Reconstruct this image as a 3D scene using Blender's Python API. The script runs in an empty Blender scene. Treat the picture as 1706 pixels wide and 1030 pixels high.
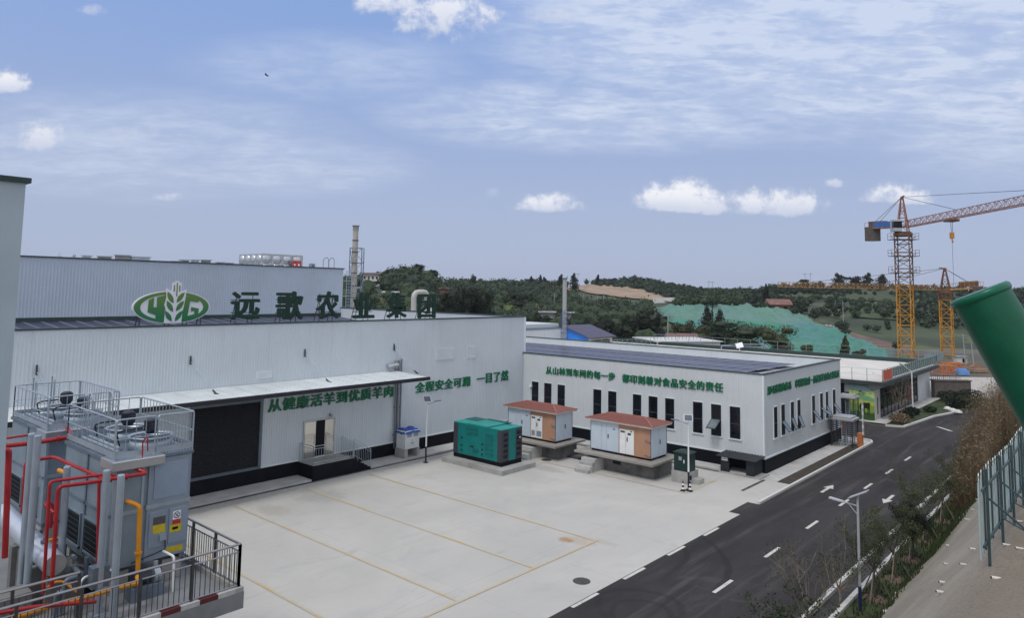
import bpy, bmesh, math, random
from mathutils import Vector, Matrix, noise as mnoise
random.seed(7)
R = math.radians
scene = bpy.context.scene
col = scene.collection

# ------------------------------------------------------------------ camera
F_PX, CX, CY, W_PX, H_PX = 1186.0, 853.0, 380.0, 1706.0, 1030.0
PITCH, ROLL, YAW = 0.0864024, 0.0167691, -0.7198488
EYE = Vector((0.0, 0.0, 10.5))
_fw = Vector((math.sin(YAW) * math.cos(PITCH), math.cos(YAW) * math.cos(PITCH), math.sin(PITCH)))
_r = Vector((math.cos(YAW), -math.sin(YAW), 0.0))
_u = _r.cross(_fw)
RT = _r * math.cos(ROLL) + _u * math.sin(ROLL)
UP = -_r * math.sin(ROLL) + _u * math.cos(ROLL)
FW = _fw
FWH = Vector((math.sin(YAW), math.cos(YAW), 0))
RTH = _r
cam = bpy.data.cameras.new("camera")
cam.sensor_fit = 'HORIZONTAL'
cam.sensor_width = 36.0
cam.lens = F_PX * 36.0 / W_PX
cam.shift_y = (CY - H_PX / 2) / W_PX
cam.clip_start = 0.05
cam.clip_end = 20000
camo = bpy.data.objects.new("camera", cam)
M = Matrix((RT, UP, -FW)).transposed().to_4x4()
M.translation = EYE
camo.matrix_world = M
col.objects.link(camo)
scene.camera = camo

# ------------------------------------------------------------------ light
SUN_EL, SUN_AZ = R(58), R(172)            # azimuth measured from +Y towards +X
sun_dir = Vector((math.sin(SUN_AZ) * math.cos(SUN_EL), math.cos(SUN_AZ) * math.cos(SUN_EL), math.sin(SUN_EL)))
sl = bpy.data.lights.new("sun", 'SUN')
sl.energy = 1.4
sl.angle = R(15)
sl.color = (1.0, 0.96, 0.90)
so = bpy.data.objects.new("sun", sl)
so.rotation_euler = sun_dir.to_track_quat('Z', 'Y').to_euler()
so.location = (0, 0, 60)
col.objects.link(so)
scene.view_settings.view_transform = 'Standard'
scene.view_settings.look = 'None'
scene.view_settings.gamma = 1
scene.view_settings.exposure = 0.08
scene.render.engine = 'CYCLES'
try:
    scene.cycles.use_denoising = True
    scene.cycles.max_bounces = 6
    scene.cycles.transparent_max_bounces = 8
except Exception:
    pass

world = bpy.data.worlds.new("World")
scene.world = world
world.use_nodes = True
wn = world.node_tree
wn.nodes.clear()


class NB:
    """tiny node builder"""
    def __init__(s, nt):
        s.nt = nt

    def n(s, typ, **kw):
        nd = s.nt.nodes.new(typ)
        for k, v in kw.items():
            if k.startswith('i_'):
                key = k[2:]
                key = int(key) if key.isdigit() else key.replace('_', ' ')
                s.put(nd.inputs[key], v)
            else:
                setattr(nd, k, v)
        return nd

    def put(s, sock, v):
        if isinstance(v, bpy.types.NodeSocket):
            s.nt.links.new(v, sock)
        elif isinstance(v, bpy.types.Node):
            s.nt.links.new(v.outputs[0], sock)
        else:
            sock.default_value = v

    def m(s, op, a, b=0.0, c=0.0, clamp=False):
        nd = s.nt.nodes.new('ShaderNodeMath')
        nd.operation = op
        nd.use_clamp = clamp
        s.put(nd.inputs[0], a)
        s.put(nd.inputs[1], b)
        s.put(nd.inputs[2], c)
        return nd.outputs[0]

    def smooth(s, v, lo, hi, olo=0.0, ohi=1.0):
        nd = s.nt.nodes.new('ShaderNodeMapRange')
        nd.interpolation_type = 'SMOOTHSTEP'
        s.put(nd.inputs[0], v)
        for i, q in enumerate((lo, hi, olo, ohi)):
            s.put(nd.inputs[i + 1], q)
        return nd.outputs[0]

    def mix(s, fac, a, b, mode='MIX'):
        nd = s.nt.nodes.new('ShaderNodeMix')
        nd.data_type = 'RGBA'
        nd.blend_type = mode
        s.put(nd.inputs[0], fac)
        for i, q in ((6, a), (7, b)):
            if isinstance(q, tuple) and len(q) == 3:
                q = (*q, 1)
            s.put(nd.inputs[i], q)
        return nd.outputs[2]

    def noise(s, vec, scale, detail=4, rough=.55, dist=0.0):
        nd = s.nt.nodes.new('ShaderNodeTexNoise')
        s.put(nd.inputs['Vector'], vec)
        nd.inputs['Scale'].default_value = scale
        nd.inputs['Detail'].default_value = detail
        nd.inputs['Roughness'].default_value = rough
        nd.inputs['Distortion'].default_value = dist
        return nd.outputs['Fac']

    def vscale(s, vec, x, y, z):
        nd = s.nt.nodes.new('ShaderNodeVectorMath')
        nd.operation = 'MULTIPLY'
        s.put(nd.inputs[0], vec)
        nd.inputs[1].default_value = (x, y, z)
        return nd.outputs[0]


# sky: Nishita plus clouds laid out by compass direction (u: bearing tangent, v: elevation tangent)
b = NB(wn)
sky = b.n('ShaderNodeTexSky', sky_type='NISHITA', sun_disc=False)
sky.sun_elevation = SUN_EL
sky.sun_rotation = SUN_AZ
sky.altitude = 300
sky.air_density = 1.0
sky.dust_density = 2.2
sky.ozone_density = 3.0
tc = b.n('ShaderNodeTexCoord')
D = tc.outputs['Generated']


def dotw(vec):
    nd = b.n('ShaderNodeVectorMath', operation='DOT_PRODUCT')
    b.put(nd.inputs[0], D)
    nd.inputs[1].default_value = vec
    return nd.outputs['Value']


fwd = b.m('MAXIMUM', dotw(FWH), 0.02)
uu = b.m('DIVIDE', dotw(RTH), fwd)
sep = b.n('ShaderNodeSeparateXYZ')
b.put(sep.inputs[0], D)
dz = sep.outputs['Z']
vv = b.m('DIVIDE', dz, fwd)
# high thin cloud deck: project the ray on a plane overhead
inv = b.m('DIVIDE', 1.0, b.m('ADD', b.m('MAXIMUM', dz, 0.0), 0.12))
px_ = b.m('MULTIPLY', dotw(RTH), inv)
py_ = b.m('MULTIPLY', dotw(FWH), inv)
deck = b.n('ShaderNodeCombineXYZ')
b.put(deck.inputs[0], px_)
b.put(deck.inputs[1], py_)
deckv = deck.outputs[0]
n1 = b.noise(b.vscale(deckv, 1.0, 1.5, 1), 0.55, 3, .5, 0.3)
n2 = b.noise(b.vscale(deckv, 1.25, 1.7, 1), 2.6, 6, .62, 0.35)
n3 = b.noise(b.vscale(deckv, 1.6, 3.2, 1), 5.5, 5, .62, 0.5)


def area(u0, v0, a, h):
    e = b.m('ADD', b.m('POWER', b.m('ABSOLUTE', b.m('DIVIDE', b.m('SUBTRACT', uu, u0), a)), 2.0),
            b.m('POWER', b.m('ABSOLUTE', b.m('DIVIDE', b.m('SUBTRACT', vv, v0), h)), 2.0))
    return b.smooth(e, 1.15, 0.0)


def pxv(px, py):
    r = (RT * ((px - CX) / F_PX) - UP * ((py - CY) / F_PX) + FW)
    return (r.dot(RTH) / r.dot(FWH), r.z / r.dot(FWH))


def parea(px, py, wx, wy):
    u0, v0 = pxv(px, py)
    return area(u0, v0, wx / F_PX, wy / F_PX)


bands = b.m('MULTIPLY', parea(1360, 50, 640, 215), 1.25)
bands = b.m('MAXIMUM', bands, b.m('MULTIPLY', parea(1000, 190, 430, 75), .9))
bands = b.m('MAXIMUM', bands, b.m('MULTIPLY', parea(1640, 60, 330, 270), 1.2))
bands = b.m('MAXIMUM', bands, b.m('MULTIPLY', parea(560, 110, 300, 70), .42))
bands = b.m('MAXIMUM', bands, b.m('MULTIPLY', parea(230, 240, 430, 110), .55))
bands = b.m('MAXIMUM', bands, b.m('MULTIPLY', parea(470, 275, 260, 60), .6))
overhead = b.smooth(vv, 0.55, 0.9)
bands = b.m('MAXIMUM', bands, overhead)
tex = b.m('ADD', b.m('ADD', b.m('MULTIPLY', n2, .75), b.m('MULTIPLY', n1, .25)), b.m('MULTIPLY', n3, .50))
thin = b.m('MULTIPLY', b.smooth(tex, .58, 1.02), bands)
thin = b.m('ADD', thin, b.m('MULTIPLY', bands, .36), clamp=True)
# heaped clouds with flat bases, low over the hills
cuv = b.n('ShaderNodeCombineXYZ')
b.put(cuv.inputs[0], uu)
b.put(cuv.inputs[1], vv)
pn = b.noise(cuv.outputs[0], 34, 8, .66, 0.15)
pn2 = b.noise(b.vscale(cuv.outputs[0], 1, 1.3, 1), 9, 3, .55, 0.2)
puff = None
shade = None
for (px, py, wx, up_, dn, amp) in ((920, 346, 62, 30, 10, .95), (1135, 345, 92, 50, 10, 1.0), (1225, 347, 100, 42, 12, .95), (1305, 348, 80, 40, 14, .9),
                                   (1495, 334, 62, 34, 8, .95), (1390, 306, 20, 12, 8, .7), (14, 142, 52, 34, 16, .95),
                                   (62, 238, 50, 44, 18, .8), (285, 330, 30, 11, 7, .6), (735, 22, 95, 46, 50, .9), (660, 10, 90, 34, 20, .85), (930, 25, 50, 16, 14, .5),
                                   (158, 16, 26, 14, 12, .5), (820, 322, 16, 10, 8, .3), (205, 225, 60, 22, 20, .35)):
    u0, v0 = pxv(px, py)
    du = b.m('DIVIDE', b.m('SUBTRACT', uu, u0), wx / F_PX)
    dv = b.m('SUBTRACT', vv, v0)
    dvu = b.m('DIVIDE', b.m('MAXIMUM', dv, 0), up_ / F_PX)
    dvd = b.m('DIVIDE', b.m('MINIMUM', dv, 0), dn / F_PX)
    e = b.m('SUBTRACT', 1.0, b.m('ADD', b.m('MULTIPLY', du, du), b.m('ADD', b.m('MULTIPLY', dvu, dvu), b.m('MULTIPLY', dvd, dvd))))
    e = b.m('ADD', e, b.m('ADD', b.m('MULTIPLY', b.m('SUBTRACT', pn, .5), 2.9), b.m('MULTIPLY', b.m('SUBTRACT', pn2, .5), 2.6)))
    mk = b.m('MULTIPLY', b.smooth(e, -0.12, .95), amp)
    lit = b.m('MULTIPLY', mk, b.smooth(dv, -dn / F_PX, up_ * .55 / F_PX, .25, 1.0))
    puff = mk if puff is None else b.m('MAXIMUM', puff, mk)
    shade = lit if shade is None else b.m('MAXIMUM', shade, lit)
SKYK = 0.085
base = b.n('ShaderNodeVectorMath', operation='SCALE')
b.put(base.inputs[0], sky.outputs[0])
base.inputs['Scale'].default_value = SKYK
tint = b.mix(1.0, base.outputs[0], (1.0, 1.0, 1.0), 'MULTIPLY')
# pale lavender haze towards the horizon
hz = b.smooth(dz, 0.36, -0.02)
tint = b.mix(.88, tint, b.mix(b.smooth(dz, .0, .42), (.425, .490, .665), (.255, .392, .730)))
c1 = b.mix(b.m('MULTIPLY', thin, .78), tint, (.66, .725, .86))
c1 = b.mix(b.m('MULTIPLY', overhead, .5), c1, (1.02, .98, .95))
pc = b.mix(shade, (.50, .56, .72), (.86, .87, .92))
c2 = b.mix(puff, c1, pc)
bg = b.n('ShaderNodeBackground')
b.put(bg.inputs[0], c2)
bg.inputs[1].default_value = 1.0
wo = b.n('ShaderNodeOutputWorld')
wn.links.new(bg.outputs[0], wo.inputs[0])


# ------------------------------------------------------------------ helpers: a point of the place from a bearing and a plane
def ray(px, py):
    return RT * ((px - CX) / F_PX) - UP * ((py - CY) / F_PX) + FW


def G(px, py, z=0.0):
    r = ray(px, py)
    return EYE + r * ((z - EYE.z) / r.z)


def PX(px, py, X):
    r = ray(px, py)
    return EYE + r * (X / r.x)


def PY(px, py, Y):
    r = ray(px, py)
    return EYE + r * (Y / r.y)


def PD(px, py, d):
    return EYE + ray(px, py) * d


V = Vector
ORG = {}


def link(o):
    col.objects.link(o)
    return o


def tag(o, label=None, cat=None, group=None, kind=None):
    if label:
        o['label'] = label
    if cat:
        o['category'] = cat
    if group:
        o['group'] = group
    if kind:
        o['kind'] = kind
    return o


def thing(name, loc, label, cat, group=None):
    o = bpy.data.objects.new(name, None)
    o.empty_display_size = .3
    o.location = loc
    link(o)
    ORG[o.name] = V(loc)
    return tag(o, label, cat, group)


class MB:
    def __init__(s):
        s.v, s.f, s.mi = [], [], []

    def add(s, vs, fs, m=0):
        k = len(s.v)
        s.v += [tuple(p) for p in vs]
        s.f += [tuple(k + i for i in f) for f in fs]
        s.mi += [m] * len(fs)
        return s

    def obox(s, c, ax, ay, az, m=0):
        c, ax, ay, az = V(c), V(ax), V(ay), V(az)
        vs = [c + ax * i + ay * j + az * k for k in (-1, 1) for j in (-1, 1) for i in (-1, 1)]
        fs = [(0, 2, 3, 1), (4, 5, 7, 6), (0, 1, 5, 4), (2, 6, 7, 3), (0, 4, 6, 2), (1, 3, 7, 5)]
        if ax.cross(ay).dot(az) < 0:
            fs = [f[::-1] for f in fs]
        return s.add(vs, fs, m)

    def box(s, x0, x1, y0, y1, z0, z1, m=0):
        return s.obox(((x0 + x1) / 2, (y0 + y1) / 2, (z0 + z1) / 2), (abs(x1 - x0) / 2, 0, 0), (0, abs(y1 - y0) / 2, 0), (0, 0, abs(z1 - z0) / 2), m)

    def bar(s, p, q, w, h=None, m=0, up=(0, 0, 1)):
        p, q = V(p), V(q)
        h = w if h is None else h
        d = q - p
        if d.length < 1e-6:
            return s
        d2 = d.normalized()
        a = V(up).cross(d2)
        if a.length < 1e-3:
            a = V((1, 0, 0)).cross(d2)
        a.normalize()
        bb = d2.cross(a)
        return s.obox((p + q) / 2, d / 2, a * w / 2, bb * h / 2, m)

    def tube(s, pts, r, n=8, m=0, caps=True):
        pts = [V(p) for p in pts]
        rs = r if isinstance(r, (list, tuple)) else [r] * len(pts)
        rings = []
        a = None
        for i, p in enumerate(pts):
            t = (pts[min(i + 1, len(pts) - 1)] - pts[max(i - 1, 0)])
            t = t.normalized() if t.length > 1e-9 else V((0, 0, 1))
            if a is None:
                a = t.cross(V((0, 0, 1)))
                if a.length < 1e-3:
                    a = t.cross(V((1, 0, 0)))
            a = a - t * a.dot(t)
            a.normalize()
            c = t.cross(a)
            rings.append([p + (a * math.cos(2 * math.pi * k / n) + c * math.sin(2 * math.pi * k / n)) * rs[i] for k in range(n)])
        vs = [v for rg in rings for v in rg]
        fs = []
        for i in range(len(pts) - 1):
            for k in range(n):
                k2 = (k + 1) % n
                fs.append((i * n + k, i * n + k2, (i + 1) * n + k2, (i + 1) * n + k))
        if caps:
            fs.append(tuple(range(n))[::-1])
            fs.append(tuple((len(pts) - 1) * n + k for k in range(n)))
        return s.add(vs, fs, m)

    def bend(s, pts, r, n=8, m=0, fr=None):
        """tube with rounded corners"""
        pts = [V(p) for p in pts]
        fr = fr or r * 2.2
        out = [pts[0]]
        for i in range(1, len(pts) - 1):
            a, p, c = pts[i - 1], pts[i], pts[i + 1]
            d1, d2 = (a - p), (c - p)
            k = min(fr, d1.length * .45, d2.length * .45)
            p1, p2 = p + d1.normalized() * k, p + d2.normalized() * k
            for t in (0, .33, .67, 1):
                out.append(p1 * (1 - t) ** 2 + p * 2 * t * (1 - t) + p2 * t * t)
        out.append(pts[-1])
        return s.tube(out, r, n, m)

    def prism(s, poly, o, U, W, N, m=0):
        """extrude the 2D polygon (counter-clockwise seen against N) along N"""
        o, U, W, N = V(o), V(U), V(W), V(N)
        n = len(poly)
        a = [o + U * x + W * y for x, y in poly]
        c = [p + N for p in a]
        fs = [tuple(range(n))[::-1], tuple(range(n, 2 * n))]
        for i in range(n):
            j = (i + 1) % n
            fs.append((i, j, n + j, n + i))
        return s.add(a + c, fs, m)

    def lathe(s, prof, c, n=20, m=0, axis='z'):
        c = V(c)
        vs = []
        for r, z in prof:
            for k in range(n):
                t = 2 * math.pi * k / n
                vs.append(c + V((r * math.cos(t), r * math.sin(t), z)))
        fs = []
        for i in range(len(prof) - 1):
            for k in range(n):
                k2 = (k + 1) % n
                fs.append((i * n + k, i * n + k2, (i + 1) * n + k2, (i + 1) * n + k))
        fs.append(tuple(range(n))[::-1])
        fs.append(tuple((len(prof) - 1) * n + k for k in range(n)))
        return s.add(vs, fs, m)

    def build(s, name, mats, parent=None, smooth=False, bevel=0.0, label=None):
        o3 = ORG[parent.name] if parent is not None else V((0, 0, 0))
        me = bpy.data.meshes.new(name)
        me.from_pydata([tuple(V(p) - o3) for p in s.v], [], s.f)
        mats = mats if isinstance(mats, (list, tuple)) else [mats]
        for mt in mats:
            me.materials.append(mt)
        if len(mats) > 1:
            me.polygons.foreach_set('material_index', s.mi)
        if smooth:
            me.polygons.foreach_set('use_smooth', [True] * len(me.polygons))
        me.update()
        o = bpy.data.objects.new(name, me)
        link(o)
        ORG[o.name] = o3
        if parent is not None:
            o.parent = parent
        if bevel:
            md = o.modifiers.new('bevel', 'BEVEL')
            md.width = bevel
            md.segments = 2
            md.limit_method = 'ANGLE'
        if smooth:
            try:
                with_ = me
                me.set_sharp_from_angle(angle=R(40))
            except Exception:
                pass
        if label:
            o['label'] = label
        return o

    def solo(s, name, mats, label, cat, group=None, smooth=False, bevel=0.0, at=None):
        o = s.build(name, mats, None, smooth, bevel)
        return tag(o, label, cat, group)


def dup(root, loc, rotz=None, label=None, scale=None, group=None):
    def cp(o, par):
        c = o.copy()
        col.objects.link(c)
        c.parent = par
        for ch in o.children:
            cp(ch, c)
        return c
    c = cp(root, None)
    c.location = loc
    if rotz is not None:
        c.rotation_euler = (0, 0, rotz)
    if scale is not None:
        c.scale = (scale,) * 3 if not isinstance(scale, (tuple, list)) else scale
    if label:
        c['label'] = label
    if group:
        c['group'] = group
    return c


# ------------------------------------------------------------------ materials
def lin(r, g, b_):
    f = lambda c: (c / 255 / 12.92) if c / 255 <= .04045 else ((c / 255 + .055) / 1.055) ** 2.4
    return (f(r), f(g), f(b_))


MATS = {}


def mat(name, c, rough=.6, metal=0.0, var=.12, scale=2.0, bump=0.0, bscale=20.0, streak=0.0, emit=None, spec=.35, c2=None, c2amt=.5):
    if name in MATS:
        return MATS[name]
    mt = bpy.data.materials.new(name)
    mt.use_nodes = True
    nt = mt.node_tree
    q = NB(nt)
    bs = nt.nodes['Principled BSDF']
    tcx = q.n('ShaderNodeTexCoord').outputs['Object']
    nz = q.noise(tcx, scale, 5, .6)
    lo = tuple(x * (1 - var) for x in c)
    hi = tuple(min(1, x * (1 + var)) for x in c)
    cc = q.mix(q.smooth(nz, .3, .7), lo, hi)
    if c2:
        n2_ = q.noise(tcx, scale * .37, 4, .65, .4)
        cc = q.mix(q.m('MULTIPLY', q.smooth(n2_, .48, .68), c2amt), cc, c2)
    if streak:
        st = q.noise(q.vscale(tcx, 3.0, 3.0, .12), 1.6, 4, .6)
        cc = q.mix(q.m('MULTIPLY', q.smooth(st, .5, .78), streak), cc, tuple(x * .55 for x in c))
    q.put(bs.inputs['Base Color'], cc)
    rr = q.m('ADD', rough - .06, q.m('MULTIPLY', nz, .12), clamp=True)
    q.put(bs.inputs['Roughness'], rr)
    bs.inputs['Metallic'].default_value = metal
    if spec is not None:
        bs.inputs['Specular IOR Level'].default_value = spec
    if bump:
        bn = q.n('ShaderNodeBump')
        bn.inputs['Strength'].default_value = min(1, bump)
        bn.inputs['Distance'].default_value = .02 * max(1, bump)
        q.put(bn.inputs['Height'], q.noise(tcx, bscale, 5, .6))
        q.put(bs.inputs['Normal'], bn)
    MATS[name] = mt
    return mt


def leafmat(name, dark, light, scale=.5, trans=.25):
    mt = bpy.data.materials.new(name)
    mt.use_nodes = True
    nt = mt.node_tree
    q = NB(nt)
    bs = nt.nodes['Principled BSDF']
    tcx = q.n('ShaderNodeTexCoord').outputs['Object']
    oi = q.n('ShaderNodeObjectInfo').outputs['Random']
    nz = q.noise(tcx, scale, 3, .6)
    n2_ = q.noise(tcx, scale * 9, 2, .5)
    f = q.m('ADD', q.m('MULTIPLY', q.smooth(nz, .32, .68), .6), q.m('MULTIPLY', q.smooth(n2_, .3, .7), .4))
    cc = q.mix(f, dark, light)
    cc = q.mix(q.m('MULTIPLY', oi, .45), cc, tuple(x * .6 for x in dark))
    q.put(bs.inputs['Base Color'], cc)
    bs.inputs['Roughness'].default_value = .65
    bs.inputs['Specular IOR Level'].default_value = .25
    MATS[name] = mt
    return mt


# ---- palette
wall_blue = mat('wall_panel', (.545, .60, .65), .5, .0, .04, .35, streak=.20)
wall_pale = mat('wall_panel_pale', (.56, .60, .62), .5, .0, .04, .35, streak=.20)
wall_near = mat('wall_panel_near', (.42, .50, .56), .5, .0, .05, .5, streak=.12)
trim_white = mat('white_trim', (.66, .72, .75), .45, 0, .05, 1)
cap_dark = mat('cap_dark', (.03, .055, .055), .5, .2, .1, 2)
plinth_black = mat('plinth_black', (.006, .007, .011), .65, 0, .3, 1.2, bump=.1, spec=.12)
black = mat('black_paint', (.007, .008, .010), .6, 0, .2, 3, spec=.12)
rubber = mat('rubber', (.016, .016, .018), .8, 0, .2, 4)
glass = mat('dark_glass', (.006, .007, .010), .06, 0, .3, 1.5, spec=.28)
frame_dark = mat('window_frame', (.045, .055, .065), .45, .3, .1, 4)
galv = mat('galvanised', (.37, .43, .49), .42, .5, .07, 3)
galv_dark = mat('galvanised_dark', (.15, .19, .24), .45, .35, .18, 2.2, streak=.15)
steel = mat('stainless', (.50, .53, .56), .3, .8, .04, 3)
white_paint = mat('white_paint', (.74, .76, .77), .45, 0, .05, 2)
green_letter = mat('green_letter', (.004, .135, .058), .4, 0, .12, 2)
dkgreen_letter = mat('dark_green_letter', (.004, .032, .020), .5, 0, .12, 2)
conc = mat('concrete_pale', (.46, .46, .45), .85, 0, .1, 1.4, bump=.15, bscale=14, c2=(.33, .33, .32), c2amt=.4)
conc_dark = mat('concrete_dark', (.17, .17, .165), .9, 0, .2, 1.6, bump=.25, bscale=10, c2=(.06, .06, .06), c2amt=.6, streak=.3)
conc_mid = mat('concrete_mid', (.34, .34, .33), .88, 0, .14, 1.5, bump=.2, bscale=12, c2=(.2, .2, .19), c2amt=.5)
red_pipe = mat('red_pipe', (.33, .018, .022), .35, 0, .15, 4)
yellow_pipe = mat('yellow_pipe', (.66, .27, .015), .4, 0, .1, 4)
orange = mat('orange_paint', (.52, .17, .05), .5, 0, .15, 3)
blue_paint = mat('blue_paint', (.03, .16, .62), .5, 0, .1, 2)
pv = mat('solar_cell', (.022, .022, .055), .3, .0, .15, .8, spec=.3)
pv_frame = mat('solar_frame', (.30, .32, .40), .4, .4, .1, 2)
soil = mat('soil', (.055, .045, .035), .95, 0, .3, 3, bump=.6, bscale=8)


def yard_material():
    mt = bpy.data.materials.new('yard_concrete')
    mt.use_nodes = True
    nt = mt.node_tree
    q = NB(nt)
    bs = nt.nodes['Principled BSDF']
    o = q.n('ShaderNodeTexCoord').outputs['Object']
    big = q.noise(o, .13, 5, .6, .5)
    mid = q.noise(q.vscale(o, 1, .55, 1), .9, 6, .65, .4)
    fine = q.noise(o, 9, 5, .7)
    c = q.mix(q.smooth(big, .3, .7), (.41, .405, .382), (.50, .49, .46))
    c = q.mix(q.m('MULTIPLY', q.smooth(mid, .52, .75), .45), c, (.36, .365, .37))
    c = q.mix(q.m('MULTIPLY', q.smooth(fine, .5, .8), .25), c, (.36, .36, .35))
    # dark drip stains, sparse
    st = q.noise(q.vscale(o, 1.2, .5, 1), .55, 4, .7, 1.0)
    c = q.mix(q.m('MULTIPLY', q.smooth(st, .64, .76), .4), c, (.24, .245, .25))
    tr = q.noise(q.vscale(o, .35, .12, 1), .55, 2, .5, 2.2)
    tl = q.smooth(q.m('ABSOLUTE', q.m('SUBTRACT', tr, .5)), .018, .004)
    c = q.mix(q.m('MULTIPLY', q.m('MULTIPLY', tl, q.smooth(mid, .4, .65)), .14), c, (.26, .26, .26))
    ln = q.noise(q.vscale(o, 6, .35, 1), .8, 4, .65)
    c = q.mix(q.m('MULTIPLY', q.smooth(ln, .5, .75), .28), c, (.37, .37, .36))
    # saw-cut joints every 4 m
    br = q.n('ShaderNodeTexBrick', offset=0.0, squash=1.0)
    q.put(br.inputs['Vector'], o)
    br.inputs['Scale'].default_value = 1
    br.inputs['Mortar Size'].default_value = .012
    br.inputs['Brick Width'].default_value = 4.6
    br.inputs['Row Height'].default_value = 4.6
    c = q.mix(q.m('MULTIPLY', br.outputs['Fac'], .35), c, (.24, .24, .24))
    # rust patch
    sp = q.n('ShaderNodeSeparateXYZ')
    q.put(sp.inputs[0], o)
    for (rx, ry, ra, rb, am, cl) in ((-18.6, 25.0, .42, .34, .8, (.34, .17, .055)), (-18.2, 25.3, .95, .6, .35, (.36, .25, .14)), (-31.5, 21.5, 1.8, 1.5, .4, (.25, .25, .24)), (-33.3, 17, .5, 6, .5, (.24, .235, .22)), (-33.3, 30, .45, 5, .5, (.26, .255, .24)), (-17.3, 25.9, .9, .3, .25, (.34, .27, .17)),
                                     (-26.6, 33.9, 1.6, .7, .45, (.27, .26, .23)), (-31, 18.6, 1.4, .8, .35, (.28, .26, .2))):
        e = q.m('ADD', q.m('POWER', q.m('ABSOLUTE', q.m('DIVIDE', q.m('SUBTRACT', sp.outputs[0], rx), ra)), 2),
                q.m('POWER', q.m('ABSOLUTE', q.m('DIVIDE', q.m('SUBTRACT', sp.outputs[1], ry), rb)), 2))
        e = q.m('ADD', e, q.m('MULTIPLY', q.m('SUBTRACT', q.noise(o, 2.2, 6, .75, .6), .5), 2.4))
        c = q.mix(q.m('MULTIPLY', q.smooth(e, 1.0, .1), am), c, cl)
    q.put(bs.inputs['Base Color'], c)
    bs.inputs['Roughness'].default_value = .8
    bn = q.n('ShaderNodeBump')
    bn.inputs['Strength'].default_value = .25
    bn.inputs['Distance'].default_value = .02
    q.put(bn.inputs['Height'], fine)
    q.put(bs.inputs['Normal'], bn)
    return mt


def asphalt_material():
    mt = bpy.data.materials.new('asphalt')
    mt.use_nodes = True
    nt = mt.node_tree
    q = NB(nt)
    bs = nt.nodes['Principled BSDF']
    o = q.n('ShaderNodeTexCoord').outputs['Object']
    big = q.noise(q.vscale(o, 1.6, .35, 1), .35, 5, .6, .6)
    fine = q.noise(o, 24, 4, .7)
    c = q.mix(q.smooth(big, .3, .72), (.030, .0275, .029), (.052, .048, .050))
    c = q.mix(q.m('MULTIPLY', q.smooth(fine, .5, .8), .4), c, (.095, .093, .098))
    # tyre dust swept along the lanes
    du = q.noise(q.vscale(o, 2.4, .12, 1), .7, 4, .6, .3)
    c = q.mix(q.m('MULTIPLY', q.smooth(du, .5, .75), .5), c, (.125, .118, .116))
    pt = q.noise(q.vscale(o, .5, .5, 1), .5, 5, .7, .8)
    c = q.mix(q.m('MULTIPLY', q.smooth(pt, .55, .72), .4), c, (.105, .10, .098))
    # curved dark tyre marks
    wv = q.noise(q.vscale(o, .6, .25, 1), .8, 2, .5, 2.5)
    line = q.smooth(q.m('ABSOLUTE', q.m('SUBTRACT', wv, .5)), .012, .0)
    c = q.mix(q.m('MULTIPLY', line, .3), c, (.028, .027, .03))
    sp = q.n('ShaderNodeSeparateXYZ')
    q.put(sp.inputs[0], o)
    jit = q.m('MULTIPLY', q.m('SUBTRACT', q.noise(o, .5, 2, .5), .5), .5)
    for (pa, pb, pc, rw, am) in (((1128, 895), (1142, 925), (1112, 962), .16, .5), ((1180, 900), (1211, 938), (1203, 978), .20, .55), ((1010, 990), (1075, 985), (1130, 1010), .16, .4), ((1040, 1002), (1090, 1005), (1118, 1026), .14, .35)):
        A_, B_, C_ = G(*pa), G(*pb), G(*pc)
        ax_, ay_, bx_, by_ = B_.x - A_.x, B_.y - A_.y, C_.x - A_.x, C_.y - A_.y
        dd = 2 * (ax_ * by_ - ay_ * bx_)
        ux_ = (by_ * (ax_ ** 2 + ay_ ** 2) - ay_ * (bx_ ** 2 + by_ ** 2)) / dd
        uy_ = (ax_ * (bx_ ** 2 + by_ ** 2) - bx_ * (ax_ ** 2 + ay_ ** 2)) / dd
        rad = math.hypot(ux_, uy_)
        X_ = q.m('SUBTRACT', sp.outputs[0], A_.x + ux_)
        Y_ = q.m('SUBTRACT', sp.outputs[1], A_.y + uy_)
        dist = q.m('SQRT', q.m('ADD', q.m('MULTIPLY', X_, X_), q.m('MULTIPLY', Y_, Y_)))
        off = q.m('ABSOLUTE', q.m('SUBTRACT', q.m('ADD', dist, jit), rad))
        mx_, my_ = B_.x, B_.y
        dx_ = q.m('SUBTRACT', sp.outputs[0], mx_)
        dy_ = q.m('SUBTRACT', sp.outputs[1], my_)
        near = q.smooth(q.m('SQRT', q.m('ADD', q.m('MULTIPLY', dx_, dx_), q.m('MULTIPLY', dy_, dy_))), 3.6, 1.6)
        c = q.mix(q.m('MULTIPLY', q.m('MULTIPLY', q.smooth(off, rw, rw * .4), near), am), c, (.022, .021, .023))
    q.put(bs.inputs['Base Color'], c)
    bs.inputs['Roughness'].default_value = .9
    bs.inputs['Specular IOR Level'].default_value = .15
    bn = q.n('ShaderNodeBump')
    bn.inputs['Strength'].default_value = .3
    bn.inputs['Distance'].default_value = .01
    q.put(bn.inputs['Height'], fine)
    q.put(bs.inputs['Normal'], bn)
    return mt


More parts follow.
